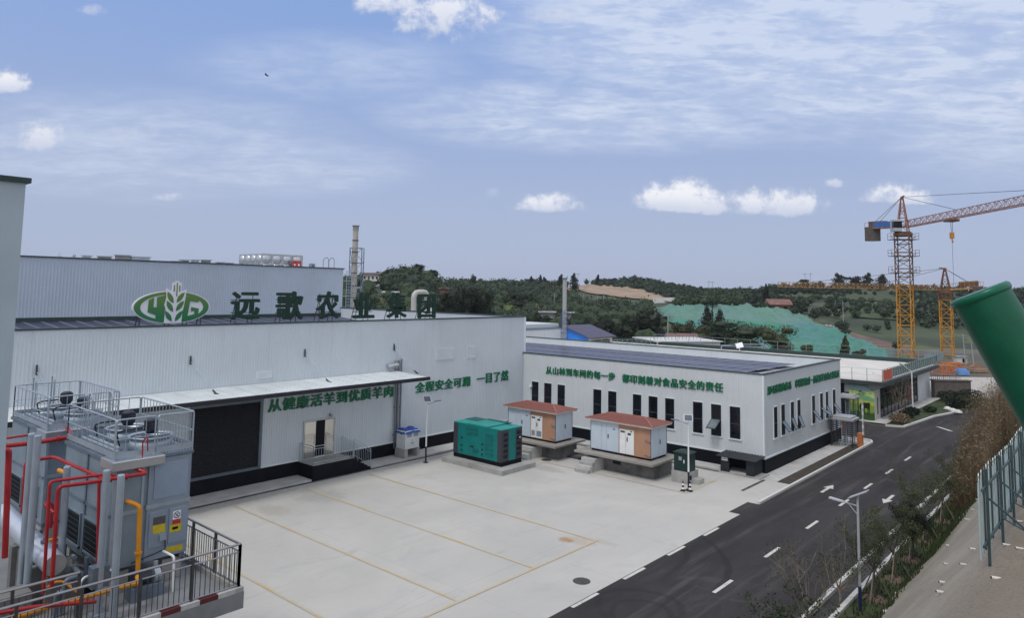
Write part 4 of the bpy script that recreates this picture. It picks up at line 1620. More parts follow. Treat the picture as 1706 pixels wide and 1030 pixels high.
rl_m = mat('rail_steel', (.30, .30, .31), .32, .75, .12, 4)
rail = thing('deck_railing', (-16, 8, DZ), 'steel picket railing around the plant deck', 'railing')


def picket_rail(a, c, posts, npick, top=True):
    a, c = V(a), V(c)
    d = (c - a)
    t = MB().tube([a + V((0, 0, 1.05)), c + V((0, 0, 1.05))], .028, 8)
    t.build('handrail', rl_m, rail, smooth=True)
    t = MB()
    t.tube([a + V((0, 0, .88)), c + V((0, 0, .88))], .018, 6)
    t.tube([a + V((0, 0, .13)), c + V((0, 0, .13))], .018, 6)
    t.build('rail_bar', rl_m, rail)
    for i in range(posts + 1):
        q = a.lerp(c, i / posts)
        MB().box(q.x - .028, q.x + .028, q.y - .028, q.y + .028, DZ + .0, DZ + 1.05).build('rail_post', mat('post_dark', (.10, .10, .105), .4, .6, .15, 4), rail)
    pk = MB()
    for i in range(npick + 1):
        q = a.lerp(c, i / npick)
        pk.tube([q + V((0, 0, .13)), q + V((0, 0, .88))], .010, 5)
    pk.build('picket', MATS['post_dark'], rail)


picket_rail((-16.06, 8.86, DZ), (-16.06, 2.2, DZ), 6, 58)
picket_rail((-16.06, 8.86, DZ), (-19.6, 8.86, DZ), 3, 30)
picket_rail((-16.9, 5.75, DZ), (-16.9, 2.2, DZ), 3, 30)

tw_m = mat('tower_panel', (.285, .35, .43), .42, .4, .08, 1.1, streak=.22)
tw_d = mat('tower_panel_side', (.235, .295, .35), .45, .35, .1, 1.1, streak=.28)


def condenser(dx, label, first):
    x0, x1, y0, y1 = -20.95 + dx, -17.8 + dx, 6.62, 8.38
    z0, z1 = 3.98, 6.36
    t = thing('condenser', ((x0 + x1) / 2, (y0 + y1) / 2, DZ), label, 'condenser', 'galvanised evaporative condensers on the plant deck')
    for xx in (x0 + .1, x1 - .55):
        for yy in (y0 + .05, y1 - .5):
            MB().box(xx, xx + .45, yy, yy + .45, DZ, z0 - .1).build('support_block', conc_mid, t)
    MB().box(x0, x1, y0 + .03, y0 + .15, z0 - .1, z0).box(x0, x1, y1 - .15, y1 - .03, z0 - .1, z0).build('base_beam', galv_dark, t)
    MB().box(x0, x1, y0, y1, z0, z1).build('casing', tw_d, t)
    # front (+x) face: plain panel left, raised panels right
    ym = y0 + (y1 - y0) * .44
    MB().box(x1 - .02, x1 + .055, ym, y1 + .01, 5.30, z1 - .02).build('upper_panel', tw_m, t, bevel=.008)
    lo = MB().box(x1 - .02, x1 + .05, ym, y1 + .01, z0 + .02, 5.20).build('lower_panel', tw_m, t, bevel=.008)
    MB().box(x1 - .02, x1 + .075, ym - .03, y1 + .02, 5.20, 5.30).build('panel_flange', galv, t)
    MB().box(x1 + .055, x1 + .075, ym + .12, y1 - .07, 5.40, z1 - .14).build('access_panel', mat('panel_blue', (.31, .39, .51), .35, .45, .06, 2), t, bevel=.004)
    MB().box(x1 - .02, x1 + .03, y0, y0 + .07, z0, z1).box(x1 - .02, x1 + .02, ym - .14, ym - .08, z0, z1).build('corner_angle', galv, t)
    MB().box(x1 - .02, x1 + .03, y0 + .07, ym - .14, 5.16, 5.24).build('panel_flange', galv, t)
    for k, (a0, a1) in enumerate(((.06, .47), (.53, .97))):
        ya, yb = ym + (y1 - ym) * a0, ym + (y1 - ym) * a1
        d = MB().box(x1 + .05, x1 + .075, ya, yb, 4.28, 5.10).build('panel_door', tw_m, t, bevel=.006)
        if first:
            if k == 0:
                MB().box(x1 + .075, x1 + .079, ya + .09, yb - .03, 4.80, 4.98).build('meter_window', mat('meter_dark', (.09, .085, .09), .4, 0, .1, 3), d)
                MB().box(x1 + .075, x1 + .080, ya + .09, yb - .03, 4.60, 4.795).build('yellow_notice', mat('sticker_yellow', (.55, .42, .02), .5, 0, .1, 8), d)
                MB().box(x1 + .075, x1 + .13, yb - .16, yb - .02, 4.42, 4.56).build('junction_box', galv, d)
            else:
                MB().box(x1 + .075, x1 + .079, ya + .08, ya + .27, 4.83, 5.03).build('sign_plate', white_paint, d)
                MB().box(x1 + .075, x1 + .079, ya + .08, ya + .27, 4.72, 4.827).build('red_notice', mat('notice_red', (.45, .03, .03), .5, 0, .1, 4), d)
                yn = MB().box(x1 + .075, x1 + .079, ya + .02, ya + .30, 4.54, 4.716).build('yellow_notice', MATS['sticker_yellow'], d)
                MB().box(x1 + .079, x1 + .082, ya + .08, ya + .22, 4.60, 4.66).build('notice_mark', black, d)
                ring = MB()
                n_ = 20
                vs_ = []
                for r_ in (.062, .078):
                    vs_ += [(x1 + .083, ya + .175 + r_ * math.cos(6.283 * i / n_), 4.93 + r_ * math.sin(6.283 * i / n_)) for i in range(n_)]
                ring.add(vs_, [(i, (i + 1) % n_, n_ + (i + 1) % n_, n_ + i) for i in range(n_)])
                ring.obox((x1 + .082, ya + .175, 4.93), (.001, 0, 0), (0, .045, -.045), (0, .006, .006))
                ring.obox((x1 + .082, ya + .175, 4.93), (.001, 0, 0), (0, .03, .035), (0, .006, -.006))
                ring.build('no_entry_mark', mat('mark_navy', (.03, .03, .08), .5), d)
    if first:
        MB().box(x1 + .05, x1 + .055, ym + .50, y1 - .1, 4.07, 4.2).build('yellow_notice', MATS['sticker_yellow'], lo)
        cb_ = MB()
        cb_.bend([(x1 + .10, y1 - .55, 4.45), (x1 + .14, y1 - .55, 4.22), (x1 + .1, y1 - .75, 4.15), (x1 + .08, ym - .3, 4.06)], .014, 6)
        cb_.build('cable', rubber, t)
    # long side (-y) with louvred inlets low down
    for k in range(2):
        xa = x0 + .25 + k * 1.42
        xb = xa + 1.12
        l = MB()
        l.box(xa, xb, y0 - .015, y0 + .01, 4.12, 4.86, 1)
        for i in range(6):
            zz = 4.16 + i * .125
            l.obox(((xa + xb) / 2, y0 - .035, zz + .03), ((xb - xa) / 2 - .03, 0, 0), (0, .025, -.03), (0, .004, .003), 0)
        l.box(xa - .04, xb + .04, y0 - .05, y0, 4.86, 4.90, 2)
        l.box(xa - .04, xa, y0 - .05, y0, 4.08, 4.86, 2)
        l.box(xb, xb + .04, y0 - .05, y0, 4.08, 4.86, 2)
        l.box(xa - .04, xb + .04, y0 - .05, y0, 4.08, 4.12, 2)
        l.build('air_inlet', [mat('louvre_dark', (.03, .035, .042), .5, .2, .1, 4), slot, tw_d], t)
    MB().box(x0, x1, y0 - .03, y0, 5.16, 5.22).box(x0 + 1.55, x0 + 1.62, y0 - .03, y0, z0, z1).build('side_flange', galv_dark, t)
    # roof: header pipes, fan rings, motors
    MB().box(x0 - .03, x1 + .09, y0 - .05, y1 + .04, z1, z1 + .07).build('top_frame', galv_dark, t)
    MB().box(x1 - .55, x1 + .25, y0 - .10, ym + .28, z1 - .13, z1 + .09).build('cover_box', steel, t, bevel=.02)
    for k in range(3):
        hp = MB()
        hp.tube([(x0 + .2, y0 + .12 + .17 * k, z1 + .13), (x1 - .15 - .4 * k, y0 + .12 + .17 * k, z1 + .13)], .045, 8)
        hp.build('header_pipe', galv, t, smooth=True)
    for k in range(2):
        c_ = V((x0 + .85 + k * 1.45, y1 - .62, z1 + .07))
        fn = MB()
        n_ = 28
        for (ra, rb, za, zb_) in ((.50, .46, 0, .26), (.46, .53, .26, .30)):
            fn.lathe([(ra, za), (rb, zb_)], c_, n_)
        fn.f = [f for f in fn.f if len(f) < 20]
        fn.mi = [0] * len(fn.f)
        ring = fn.build('fan_ring', galv, t, smooth=True)
        md = ring.modifiers.new('thick', 'SOLIDIFY')
        md.thickness = .03
        bl_ = MB()
        for i in range(6):
            a = i * math.pi / 3
            d_ = V((math.cos(a), math.sin(a), 0))
            s_ = V((-math.sin(a), math.cos(a), .45))
            bl_.obox(c_ + d_ * .27 + V((0, 0, .15)), d_ * .17, s_ * .08, V((0, 0, .006)))
        bl_.lathe([(.1, .12), (.1, .28)], c_, 12)
        bl_.bar(c_ + V((-.47, 0, .27)), c_ + V((.47, 0, .27)), .06)
        bl_.bar(c_ + V((0, -.47, .25)), c_ + V((0, .47, .25)), .05)
        bl_.build('fan_blade', galv_dark, ring)
        mo = MB()
        mo.tube([c_ + V((0, 0, .36)), c_ + V((0, 0, .42)), c_ + V((0, 0, .68)), c_ + V((0, 0, .72))], [.12, .15, .15, .11], 14)
        for i in range(14):
            a = 6.283 * i / 14
            mo.obox(c_ + V((.155 * math.cos(a), .155 * math.sin(a), .55)), (.012, 0, 0), (0, .012, 0), (0, 0, .12))
        mo.box(c_.x + .13, c_.x + .25, c_.y - .07, c_.y + .07, c_.z + .48, c_.z + .62)
        mo.build('fan_motor', mat('motor_dark', (.03, .034, .05), .45, .2, .2, 5), t)
        lp = MB().bend([c_ + V((-.25, -.62, .05)), c_ + V((-.28, -.7, .4)), c_ + V((-.1, -.62, .48)), c_ + V((.0, -.2, .5))], .02, 6)
        lp.build('motor_cable', rubber, t)
    # guard rail
    zr_ = z1 + .06
    H1 = .93
    runs = (((x0, y0), (x1 - .02, y0), 9), ((x1 + .02, y0 + .0), (x1 + .02, ym + .1), 4), ((x1 + .02, ym + .16), (x1 + .02, y1 + .03), 12), ((x1, y1 + .03), (x0, y1 + .03), 16), ((x0, y1), (x0, y0), 6))
    for a, c, nb in runs:
        r_ = MB()
        a3, c3 = V((*a, zr_)), V((*c, zr_))
        r_.bend([a3, a3 + V((0, 0, H1)), c3 + V((0, 0, H1)), c3], .019, 6, fr=.06)
        for i in range(1, nb):
            q = a3.lerp(c3, i / nb)
            r_.bar(q, q + V((0, 0, H1)), .013)
        r_.bar(a3 + V((0, 0, .48)), c3 + V((0, 0, .48)), .03, .012)
        r_.bar(a3 + V((0, 0, .12)), c3 + V((0, 0, .12)), .012, .13)
        r_.build('guard_rail', galv, t)
    for yy in (y0 + .5, y0 + 1.0):
        r_ = MB()
        xx = x0 - .12
        r_.bend([(xx, yy, DZ + .2), (xx, yy, z1 + 1.15), (xx + .12, yy, z1 + 1.22), (xx + .26, yy, z1 + 1.1), (xx + .26, yy, z1)], .024, 6)
        r_.build('ladder_rail', galv, t)
    r_ = MB()
    for i in range(9):
        r_.bar((x0 - .12, y0 + .5, DZ + .4 + i * .3), (x0 - .12, y0 + 1.0, DZ + .4 + i * .3), .022)
    for zz in (z1 + .25, z1 + .85):
        n_ = 10
        pts_ = [(x0 - .12 - .45 * math.sin(math.pi * i / n_), y0 + .75 - .4 * math.cos(math.pi * i / n_), zz) for i in range(n_ + 1)]
        for p_, q_ in zip(pts_, pts_[1:]):
            r_.bar(p_, q_, .03, .008)
    r_.build('ladder_rung', galv, t)
    return t


condenser(0, 'galvanised condenser unit with stickers on its doors, nearer the deck corner', True)
condenser(-4.75, 'galvanised condenser unit farther back, next to the left wall', False)

# posts carrying the pipes: placed by bearing on the plane x = const
def post(px_top, py_top, X, label, r=.075):
    a = PX(px_top, py_top, X)
    mb = MB().tube([(a.x, a.y, DZ), (a.x, a.y, a.z)], r, 14)
    mb.tube([(a.x, a.y, a.z), (a.x, a.y, a.z + .02)], [r, r * .9], 14)
    mb.box(a.x - .14, a.x + .14, a.y - .14, a.y + .14, DZ, DZ + .02)
    return mb.solo('pipe_post', galv, label, 'post', 'round grey pipe posts on the plant deck', smooth=True)


post(202, 793, -16.55, 'round grey post nearest the deck railing, in front of the stickered condenser')
post(178, 785, -17.1, 'round grey post just behind the nearest post')
post(112, 779, -18.6, 'round grey post at the yellow pipe bend between the condensers')
post(63, 727, -18.4, 'tall round grey post carrying the upper red pipes')
post(53, 724, -19.1, 'round grey post right behind the tall post of the upper red pipes')


def pipe(name, spec, r, m, label, cat='pipe', group=None, flanges=()):
    """spec: list of (px, py, X) bearings on planes x = X"""
    pts = [PX(a, c, X) for a, c, X in spec]
    mb = MB().bend(pts, r, 10, fr=r * 2.5)
    for i, t in flanges:
        q = pts[i].lerp(pts[i + 1], t)
        d = (pts[i + 1] - pts[i]).normalized()
        mb.tube([q - d * .02, q + d * .02], r * 1.6, 10)
    return mb.solo(name, m, label, cat, group, smooth=True)


GR, GY = 'red pipes on the plant deck', 'yellow pipes on the plant deck'
pipe('red_pipe', [(218, 778, -17.75), (246, 789, -17.4), (140, 806, -17.4), (97, 811, -17.4), (86, 980, -17.4)], .042, red_pipe, 'red pipe from the condenser front along the posts, then straight down', group=GR, flanges=((1, .35), (1, .6)))
pipe('red_pipe', [(192, 795, -17.6), (182, 790, -17.6), (83, 803, -17.6), (72, 990, -17.6)], .034, red_pipe, 'red pipe just above the main one, dropping left of it', group=GR)
pipe('red_pipe', [(174, 801, -17.8), (165, 803, -17.8), (162, 960, -17.8)], .034, red_pipe, 'red riser pipe standing just left of the paired grey posts', group=GR)
pipe('red_pipe', [(172, 798, -18.2), (90, 762, -20.2), (43, 769, -20.2), (37, 855, -20.2)], .042, red_pipe, 'red pipe crossing diagonally between the two condensers', group=GR)
pipe('red_pipe', [(112, 715, -22.5), (121, 728, -21.2), (60, 738, -21.2), (4, 744, -21.2)], .055, red_pipe, 'thick red pipe leaving the rear condenser to the left wall', group=GR, flanges=((1, .4),))
pipe('red_pipe', [(58, 731, -19.8), (50, 725, -19.8), (8, 731, -19.8)], .026, red_pipe, 'thin red pipe over the top of the tall grey post', group=GR)
pipe('red_pipe', [(2, 752, -17.0), (15, 750, -17.0), (8, 930, -17.0)], .055, red_pipe, 'thick red riser pipe at the left picture edge', group=GR)
pipe('red_pipe', [(90, 855, -18.3), (72, 840, -18.6), (88, 838, -18.6), (84, 880, -18.6)], .036, red_pipe, 'short red pipe loop above the silver drum', group=GR)
pipe('red_pipe', [(-10, 1024, -16.6), (60, 1012, -16.6), (160, 1003, -16.6)], .04, red_pipe, 'red pipe running low behind the deck railing', group=GR)
pipe('red_pipe', [(237, 765, -17.7), (238, 735, -17.7), (246, 728, -17.6), (246, 752, -17.6)], .016, red_pipe, 'thin dark red vent loop on the condenser top', group=GR)
pipe('yellow_pipe', [(212, 836, -17.8), (218, 838, -17.5), (233, 844, -17.4), (229, 970, -17.4)], .052, yellow_pipe, 'yellow pipe bending down from the condenser front', group=GY, flanges=((2, .62),))
pipe('yellow_pipe', [(229, 962, -17.1), (233, 975, -16.75), (222, 973, -16.75), (60, 1018, -16.75), (20, 1032, -16.75)], .055, yellow_pipe, 'yellow pipe running along the deck behind the railing', group=GY)
pipe('yellow_pipe', [(135, 992, -17.3), (106, 970, -17.6), (92, 970, -17.6), (78, 980, -17.6)], .024, yellow_pipe, 'thin yellow pipe below the end of the silver drum', group=GY)
pipe('yellow_pipe', [(98, 784, -19.5), (110, 789, -19.2), (111, 800, -19.2)], .05, yellow_pipe, 'short yellow elbow leaving the side of the condenser', group=GY)
pipe('yellow_pipe', [(104, 896, -19.0), (70, 904, -19.0)], .035, yellow_pipe, 'short yellow pipe above the silver drum', group=GY)
pipe('white_pipe', [(272, 919, -17.5), (290, 928, -17.1), (288, 992, -17.1), (198, 1022, -17.1)], .028, white_paint, 'white drain pipe from the condenser down to the deck', group='white pipes on the plant deck')
pipe('white_pipe', [(188, 950, -17.6), (140, 963, -17.3), (134, 972, -17.3), (133, 1030, -17.3)], .026, white_paint, 'white pipe rail left of the nearest grey posts', group='white pipes on the plant deck')
# silver drum
a, c = PX(30, 880, -20.6), PX(91, 942, -18.0)
dm = thing('silver_drum', tuple((a + c) / 2 - V((0, 0, .5))), 'silver horizontal drum vessel with a flat grey end between the pipes', 'tank')
dd_ = (c - a).normalized()
MB().tube([a - dd_ * 1.2, c], .235, 24).build('drum_shell', mat('drum_silver', (.55, .60, .68), .3, .6, .05, 2), dm, smooth=True)
MB().tube([c, c + dd_ * .03], [.235, .225], 24).build('drum_end', mat('drum_end', (.33, .33, .32), .6, .1, .1, 3), dm)
for t_ in (.25, .8):
    q = a.lerp(c, t_)
    MB().box(q.x - .1, q.x + .1, q.y - .3, q.y + .3, DZ, q.z - .15).build('drum_saddle', conc_dark, dm)
vv_ = MB()
for t_, h_ in ((.35, .55), (.72, .35)):
    q = a.lerp(c, t_)
    vv_.tube([q, q + V((0, 0, h_))], .03, 8)
    vv_.tube([q + V((0, 0, h_ * .7)), q + V((0, 0, h_ * .7 + .05))], .08, 10)
vv_.build('drum_valve', galv_dark, dm)
# grey pedestals and pump under the condenser
pb = MB().box(-18.9, -18.2, 5.0, 5.8, DZ, DZ + .75).box(-20.4, -19.6, 5.2, 5.9, DZ, DZ + .6)
for nm_, (x0, x1, y0, y1, h), lb in (('concrete_block', (-18.75, -18.15, 5.55, 6.15, .8), 'grey concrete pedestal below the drum end'),
                                     ('concrete_block', (-20.3, -19.5, 5.4, 6.1, .9), 'grey concrete pedestal under the middle of the drum'),
                                     ('concrete_block', (-18.5, -17.9, 4.6, 5.2, .55), 'low concrete pedestal nearest the left picture edge')):
    MB().box(x0, x1, y0, y1, DZ, DZ + h).solo(nm_, conc_dark, lb, 'block', bevel=.01)
def deck_pump(x, y, lb):
    t = thing('pump', (x, y, DZ), lb, 'pump')
    MB().tube([(x - .25, y, DZ + .38), (x + .22, y, DZ + .38)], .14, 14).build('pump_motor', MATS['motor_dark'], t)
    MB().tube([(x + .24, y, DZ + .38), (x + .36, y, DZ + .38)], .18, 16).tube([(x + .3, y, DZ + .38), (x + .3, y, DZ + .85)], .05, 8).build('pump_volute', galv_dark, t)
    MB().box(x - .3, x + .4, y - .18, y + .18, DZ, DZ + .24).build('pump_foot', black, t)


deck_pump(-18.6, 6.35, 'dark motor pump under the louvred side of the stickered condenser')
deck_pump(-19.9, 6.3, 'dark motor pump deeper under the louvred side, behind the drum')
hd = MB()
for k, (zz, yy_) in enumerate(((.5, 5.9), (.72, 6.05))):
    hd = MB().bend([(-21.5, yy_, DZ + zz), (-17.6, yy_, DZ + zz), (-17.6, yy_ - .35, DZ + zz), (-17.6, yy_ - .35, DZ + .05)], .055, 10)
    for xx in (-20.6, -19.3, -18.2):
        hd.tube([(xx, yy_, DZ + zz), (xx, yy_, DZ + zz + .22)], .03, 6)
        hd.tube([(xx - .07, yy_, DZ + zz + .24), (xx + .07, yy_, DZ + zz + .24)], .05, 8)
    hd.solo('header_pipe', galv_dark, ['lower dark header pipe with valves below the louvres', 'upper dark header pipe with valves below the louvres'][k], 'pipe', 'dark header pipes below the condensers', smooth=True)
eb = thing('electric_box', (-17.2, 6.2, DZ), 'small grey electric box on a stand behind the paired grey posts', 'box')
MB().box(-17.3, -17.05, 6.05, 6.4, DZ + .55, DZ + 1.0).build('box_body', galv_dark, eb, bevel=.01)
MB().box(-17.2, -17.14, 6.2, 6.26, DZ, DZ + .55).build('box_stand', galv_dark, eb)
pu = thing('pump', (-17.25, 7.15, DZ), 'small dark pump with a round volute under the stickered condenser', 'pump')
MB().tube([(-17.3, 7.0, DZ + .42), (-17.3, 7.35, DZ + .42)], .13, 14).build('pump_motor', MATS['motor_dark'], pu)
MB().tube([(-17.3, 7.42, DZ + .42), (-17.3, 7.55, DZ + .42)], [.17, .17], 16).tube([(-17.3, 7.48, DZ + .42), (-17.3, 7.48, DZ + .72)], .05, 8).build('pump_volute', galv, pu)
MB().box(-17.5, -17.1, 6.9, 7.6, DZ, DZ + .28).build('pump_foot', galv_dark, pu)
# ------------------------------------------------------------------ the bank on the right
BPROF = [(-6.9, -.3), (-6.8, 0.05), (-5.1, 2.1), (-3.4, 4.12), (-2.95, 4.6), (-2.5, 4.95), (-1.6, 5.2), (0, 5.55), (3, 6.1), (12, 6.6), (30, 7.0)]


def bank_z(x, y):
    for (xa, za), (xb, zb) in zip(BPROF, BPROF[1:]):
        if xa <= x <= xb:
            z = za + (zb - za) * (x - xa) / (xb - xa)
            break
    else:
        z = BPROF[0][1] if x < BPROF[0][0] else BPROF[-1][1]
    k = min(1, max(0, (x + 6.8) / 1.5))
    return z + k * (.16 * (mnoise.noise(V((x * .35, y * .22, 3.1)))) * 1.6 + .05 * mnoise.noise(V((x * 1.3, y * .9, 7))))


mb = MB()
xs_ = [-6.9 + .25 * i for i in range(37)] + [3, 5, 8, 12, 20, 30]
ys_ = [-14 + .5 * j for j in range(160)]
wob = lambda y: .30 * mnoise.noise(V((1.7, y * .16, 0))) + .10 * mnoise.noise(V((9.7, y * .7, 0)))
vs, fs = [], []
for x in xs_:
    for y in ys_:
        k = max(0, 1 - (x + 6.9) / 3.5)
        vs.append((x + wob(y) * k, y, bank_z(x, y)))
ny = len(ys_)
for i in range(len(xs_) - 1):
    for j in range(ny - 1):
        fs.append((i * ny + j, (i + 1) * ny + j, (i + 1) * ny + j + 1, i * ny + j + 1))
mb.add(vs, fs)


def bank_mat():
    mt = bpy.data.materials.new('bank_shotcrete')
    mt.use_nodes = True
    q = NB(mt.node_tree)
    bs = mt.node_tree.nodes['Principled BSDF']
    o = q.n('ShaderNodeTexCoord').outputs['Object']
    sp = q.n('ShaderNodeSeparateXYZ')
    q.put(sp.inputs[0], o)
    n0 = q.noise(o, .45, 5, .6, .5)
    n1_ = q.noise(o, 14, 6, .75)
    n2_ = q.noise(o, 45, 3, .7)
    c = q.mix(q.smooth(n0, .35, .65), (.255, .228, .185), (.345, .308, .25))
    c = q.mix(q.m('MULTIPLY', q.smooth(n1_, .45, .62), q.m('ADD', .18, q.m('MULTIPLY', q.smooth(sp.outputs[0], -3.4, -2.4), .5))), c, (.13, .11, .09))
    c = q.mix(q.m('MULTIPLY', q.smooth(n2_, .55, .7), .35), c, (.34, .32, .28))
    c = q.mix(q.m('MULTIPLY', q.smooth(sp.outputs[0], -3.3, -2.2), .55), c, (.17, .13, .095))
    q.put(bs.inputs['Base Color'], c)
    bs.inputs['Roughness'].default_value = .95
    bn = q.n('ShaderNodeBump')
    bn.inputs['Strength'].default_value = .7
    bn.inputs['Distance'].default_value = .04
    q.put(bn.inputs['Height'], q.m('ADD', n1_, q.m('MULTIPLY', n2_, .5)))
    q.put(bs.inputs['Normal'], bn)
    return mt


tag(mb.build('bank', bank_mat(), smooth=True), kind='structure')


def on_bank(px, py):
    """march the bearing down to the bank"""
    r = ray(px, py)
    t = 6.0
    while t < 70:
        q = EYE + r * t
        if q.x > -6.8 and q.z < bank_z(q.x, q.y):
            return q
        t += .03
    return None


pipe_m = mat('pvc_white', (.62, .60, .58), .5, 0, .1, 6)
wl = ['on the lower slope near the verge', 'lowest on the slope, at the bottom of the photo', 'high on the slope under the fence', 'half way up the slope', 'in the upper slope below the last picket']
weeps = [(1582, 910), (1624, 916), (1580, 941), (1609, 942), (1570, 988), (1574, 972), (1612, 866), (1622, 850), (1630, 833), (1680, 909), (1702, 915), (1663, 965), (1478, 1020), (1497, 990), (1703, 870), (1697, 828)]
wlab = ['white drain pipe stub, left of the two below the fence post foot', 'white drain pipe stub on the bank, directly below the first picket', 'white drain pipe stub with a dark hole, mid slope',
        'small white drain pipe stub right of mid slope', 'white drain pipe stub low on the bank above the picture bottom', 'tiny white drain pipe stub above the lowest one',
        'white drain pipe stub on the bank left of the first picket', 'small white drain pipe stub higher than its neighbour left of the pickets', 'white drain pipe stub nearest the dry reeds',
        'white drain pipe stub right of the second fence post', 'white drain pipe stub at the right picture edge', 'largest white drain pipe stub in the brown upper bank',
        'white drain pipe stub at the foot of the bank by the verge bottom', 'white drain pipe stub on the bank foot beside the grass', 'white drain pipe stub under the brace end', 'white drain pipe stub farthest up between the fence braces']
for (px, py), lb in zip(weeps, wlab):
    p_ = on_bank(px, py)
    if p_ is None:
        continue
    dirn = V((-.75, -.55, .12)).normalized()
    r_ = .024 if py < 955 else .034
    mm = MB().tube([p_ - dirn * .12, p_ + dirn * .13], r_, 10)
    mm.tube([p_ + dirn * .131, p_ + dirn * .133], r_ * .8, 10, 1)
    mm.solo('drain_pipe_stub', [pipe_m, slot], lb, 'drain pipe', 'white drain pipes in the bank')

# palisade fence
pal_d = mat('palisade_dark', (.055, .095, .105), .4, .4, .15, 3)
pal_l = mat('palisade_pale', (.46, .58, .59), .4, .3, .12, 3)
FXP = -2.55
fc = thing('palisade_fence', (FXP, 24, 5), 'pale teal palisade fence with pointed pales on the bank shoulder', 'fence')
yposts = [18.15 + 1.95 * i for i in range(9)]
for yp in yposts:
    zb = bank_z(FXP, yp)
    MB().box(FXP - .026, FXP + .026, yp - .026, yp + .026, zb - .1, zb + 1.95).build('fence_post', pal_d, fc)
    MB().bar((FXP + .02, yp + .02, zb + 1.35), (FXP + 1.25, yp + .1, bank_z(FXP + 1.25, yp + .1) + .02), .038).build('brace', pal_d, fc)
    if yp > 19:
        MB().bar((FXP + .02, yp - .02, zb + .55), (FXP + .9, yp - .5, bank_z(FXP + .9, yp - .5) + .02), .025).build('guy_rod', pal_d, fc)
for dz_ in (.42, 1.55):
    for a, c in zip(yposts, yposts[1:]):
        MB().bar((FXP - .05, a - .3 if a == yposts[0] else a, bank_z(FXP, a) + dz_), (FXP - .05, c, bank_z(FXP, c) + dz_), .04, .05).build('fence_rail', pal_d, fc)
y = 17.75
rr = random.Random(4)
k = 0
while y < yposts[-1]:
    zb = bank_z(FXP, y) + .22
    h = 1.72
    wv = .046
    x0 = FXP - .09
    m_ = MB()
    prof = [(-wv, 0), (wv, 0), (wv, h - .16), (wv * .55, h - .1), (wv * .8, h - .06), (0, h), (-wv * .8, h - .06), (-wv * .55, h - .1), (-wv, h - .16)]
    m_.prism(prof, (x0, y, zb), (0, 1, 0), (0, 0, 1), (.012, 0, 0))
    m_.prism([(-.008, 0), (.008, 0), (.008, h - .2), (-.008, h - .2)], (x0 - .02, y, zb), (0, 1, 0), (0, 0, 1), (.02, 0, 0))
    m_.build('pale', pal_l if k % 3 != 2 else pal_d, fc)
    y += .33
    k += 1

# green pipe right in front of the viewer
gp = thing('green_pipe', tuple(PD(1650, 520, 1.2)), 'large dark green painted pipe with a rolled rim, close at the right edge', 'pipe')
a, c = PD(1630, 486, 1.20), PD(1753, 698, 1.138)
ax = (c - a).normalized()
gm = mat('green_pipe_paint', (.002, .085, .044), .42, 0, .10, 30, bump=.05, bscale=160, c2=(.006, .10, .056), c2amt=.2)
MB().tube([a, a + ax * 1.6], .0445, 40).build('pipe_body', gm, gp, smooth=True)
MB().tube([a - ax * .0005, a + ax * .0015, a + ax * .004, a + ax * .009, a + ax * .0115, a + ax * .013], [.0430, .0462, .0474, .0474, .0462, .0446], 40).build('pipe_rim', mat('green_rim', (.004, .11, .062), .3, 0, .06, 6), gp, smooth=True)

# road lamp with solar panel
lx, ly = -7.4, 26.35
lm = thing('road_lamp', (lx, ly, 0), 'pale street lamp with one braced arm and a solar panel, foot painted navy', 'street lamp')
MB().tube([(lx, ly, .82), (lx, ly, 3.62)], [.050, .036], 12).build('pole', mat('lamp_pole', (.42, .45, .47), .4, .2, .06, 3), lm, smooth=True)
MB().tube([(lx, ly, 0), (lx, ly, .82)], .056, 12).build('pole_base', mat('navy_base', (.01, .018, .07), .5, 0, .1, 3), lm)
e1 = PY(1387, 831, ly)
e0 = V((lx, ly, 3.42))
dv = (e1 - e0)
MB().tube([e0, e0 + dv * .78], .022, 8).build('lamp_arm', MATS['lamp_pole'], lm)
MB().tube([V((lx, ly, 3.12)), e0 + dv * .38], .014, 6).build('arm_strut', MATS['lamp_pole'], lm)
d1 = dv.normalized()
sd = V((0, 1, 0))
MB().obox(e0 + dv * .9, d1 * .19, sd * .09, V((0, 0, .025))).build('lamp_head', MATS['lamp_pole'], lm, bevel=.01)
MB().obox(e0 + dv * .66, d1 * .09, sd * .07, V((0, 0, .03))).build('driver_box', MATS['lamp_pole'], lm, bevel=.01)
pa, pb = V((lx - .32, ly, 3.62)), V((lx + .34, ly + .1, 3.98))
pd_ = (pb - pa).normalized()
MB().obox((pa + pb) / 2, pd_ * .32, V((0, .20, 0)), pd_.cross(V((0, 1, 0))).normalized() * .012).build('solar_panel', MATS['lamp_pole'], lm)
MB().bar((lx, ly, 3.6), tuple((pa + pb) / 2), .05).build('panel_bracket', MATS['lamp_pole'], lm)

# ------------------------------------------------------------------ plants along the verge
bark = mat('bark', (.09, .072, .055), .9, 0, .3, 8, bump=.5, bscale=40)
bark_pale = mat('bark_pale', (.20, .165, .13), .9, 0, .25, 8)
lf_olive = leafmat('leaf_olive', (.034, .044, .020), (.095, .110, .048), .9)
lf_green = leafmat('leaf_green', (.016, .030, .012), (.050, .085, .030), .9)
lf_dark = leafmat('leaf_dark', (.008, .014, .009), (.026, .038, .020), .35)
lf_far = leafmat('leaf_far', (.014, .024, .016), (.050, .078, .034), .045)
lf_dry = leafmat('leaf_dry', (.12, .088, .055), (.25, .19, .12), .35)


def rv(r_):
    while True:
        v = V((r_.uniform(-1, 1), r_.uniform(-1, 1), r_.uniform(-1, 1)))
        if .05 < v.length < 1:
            return v


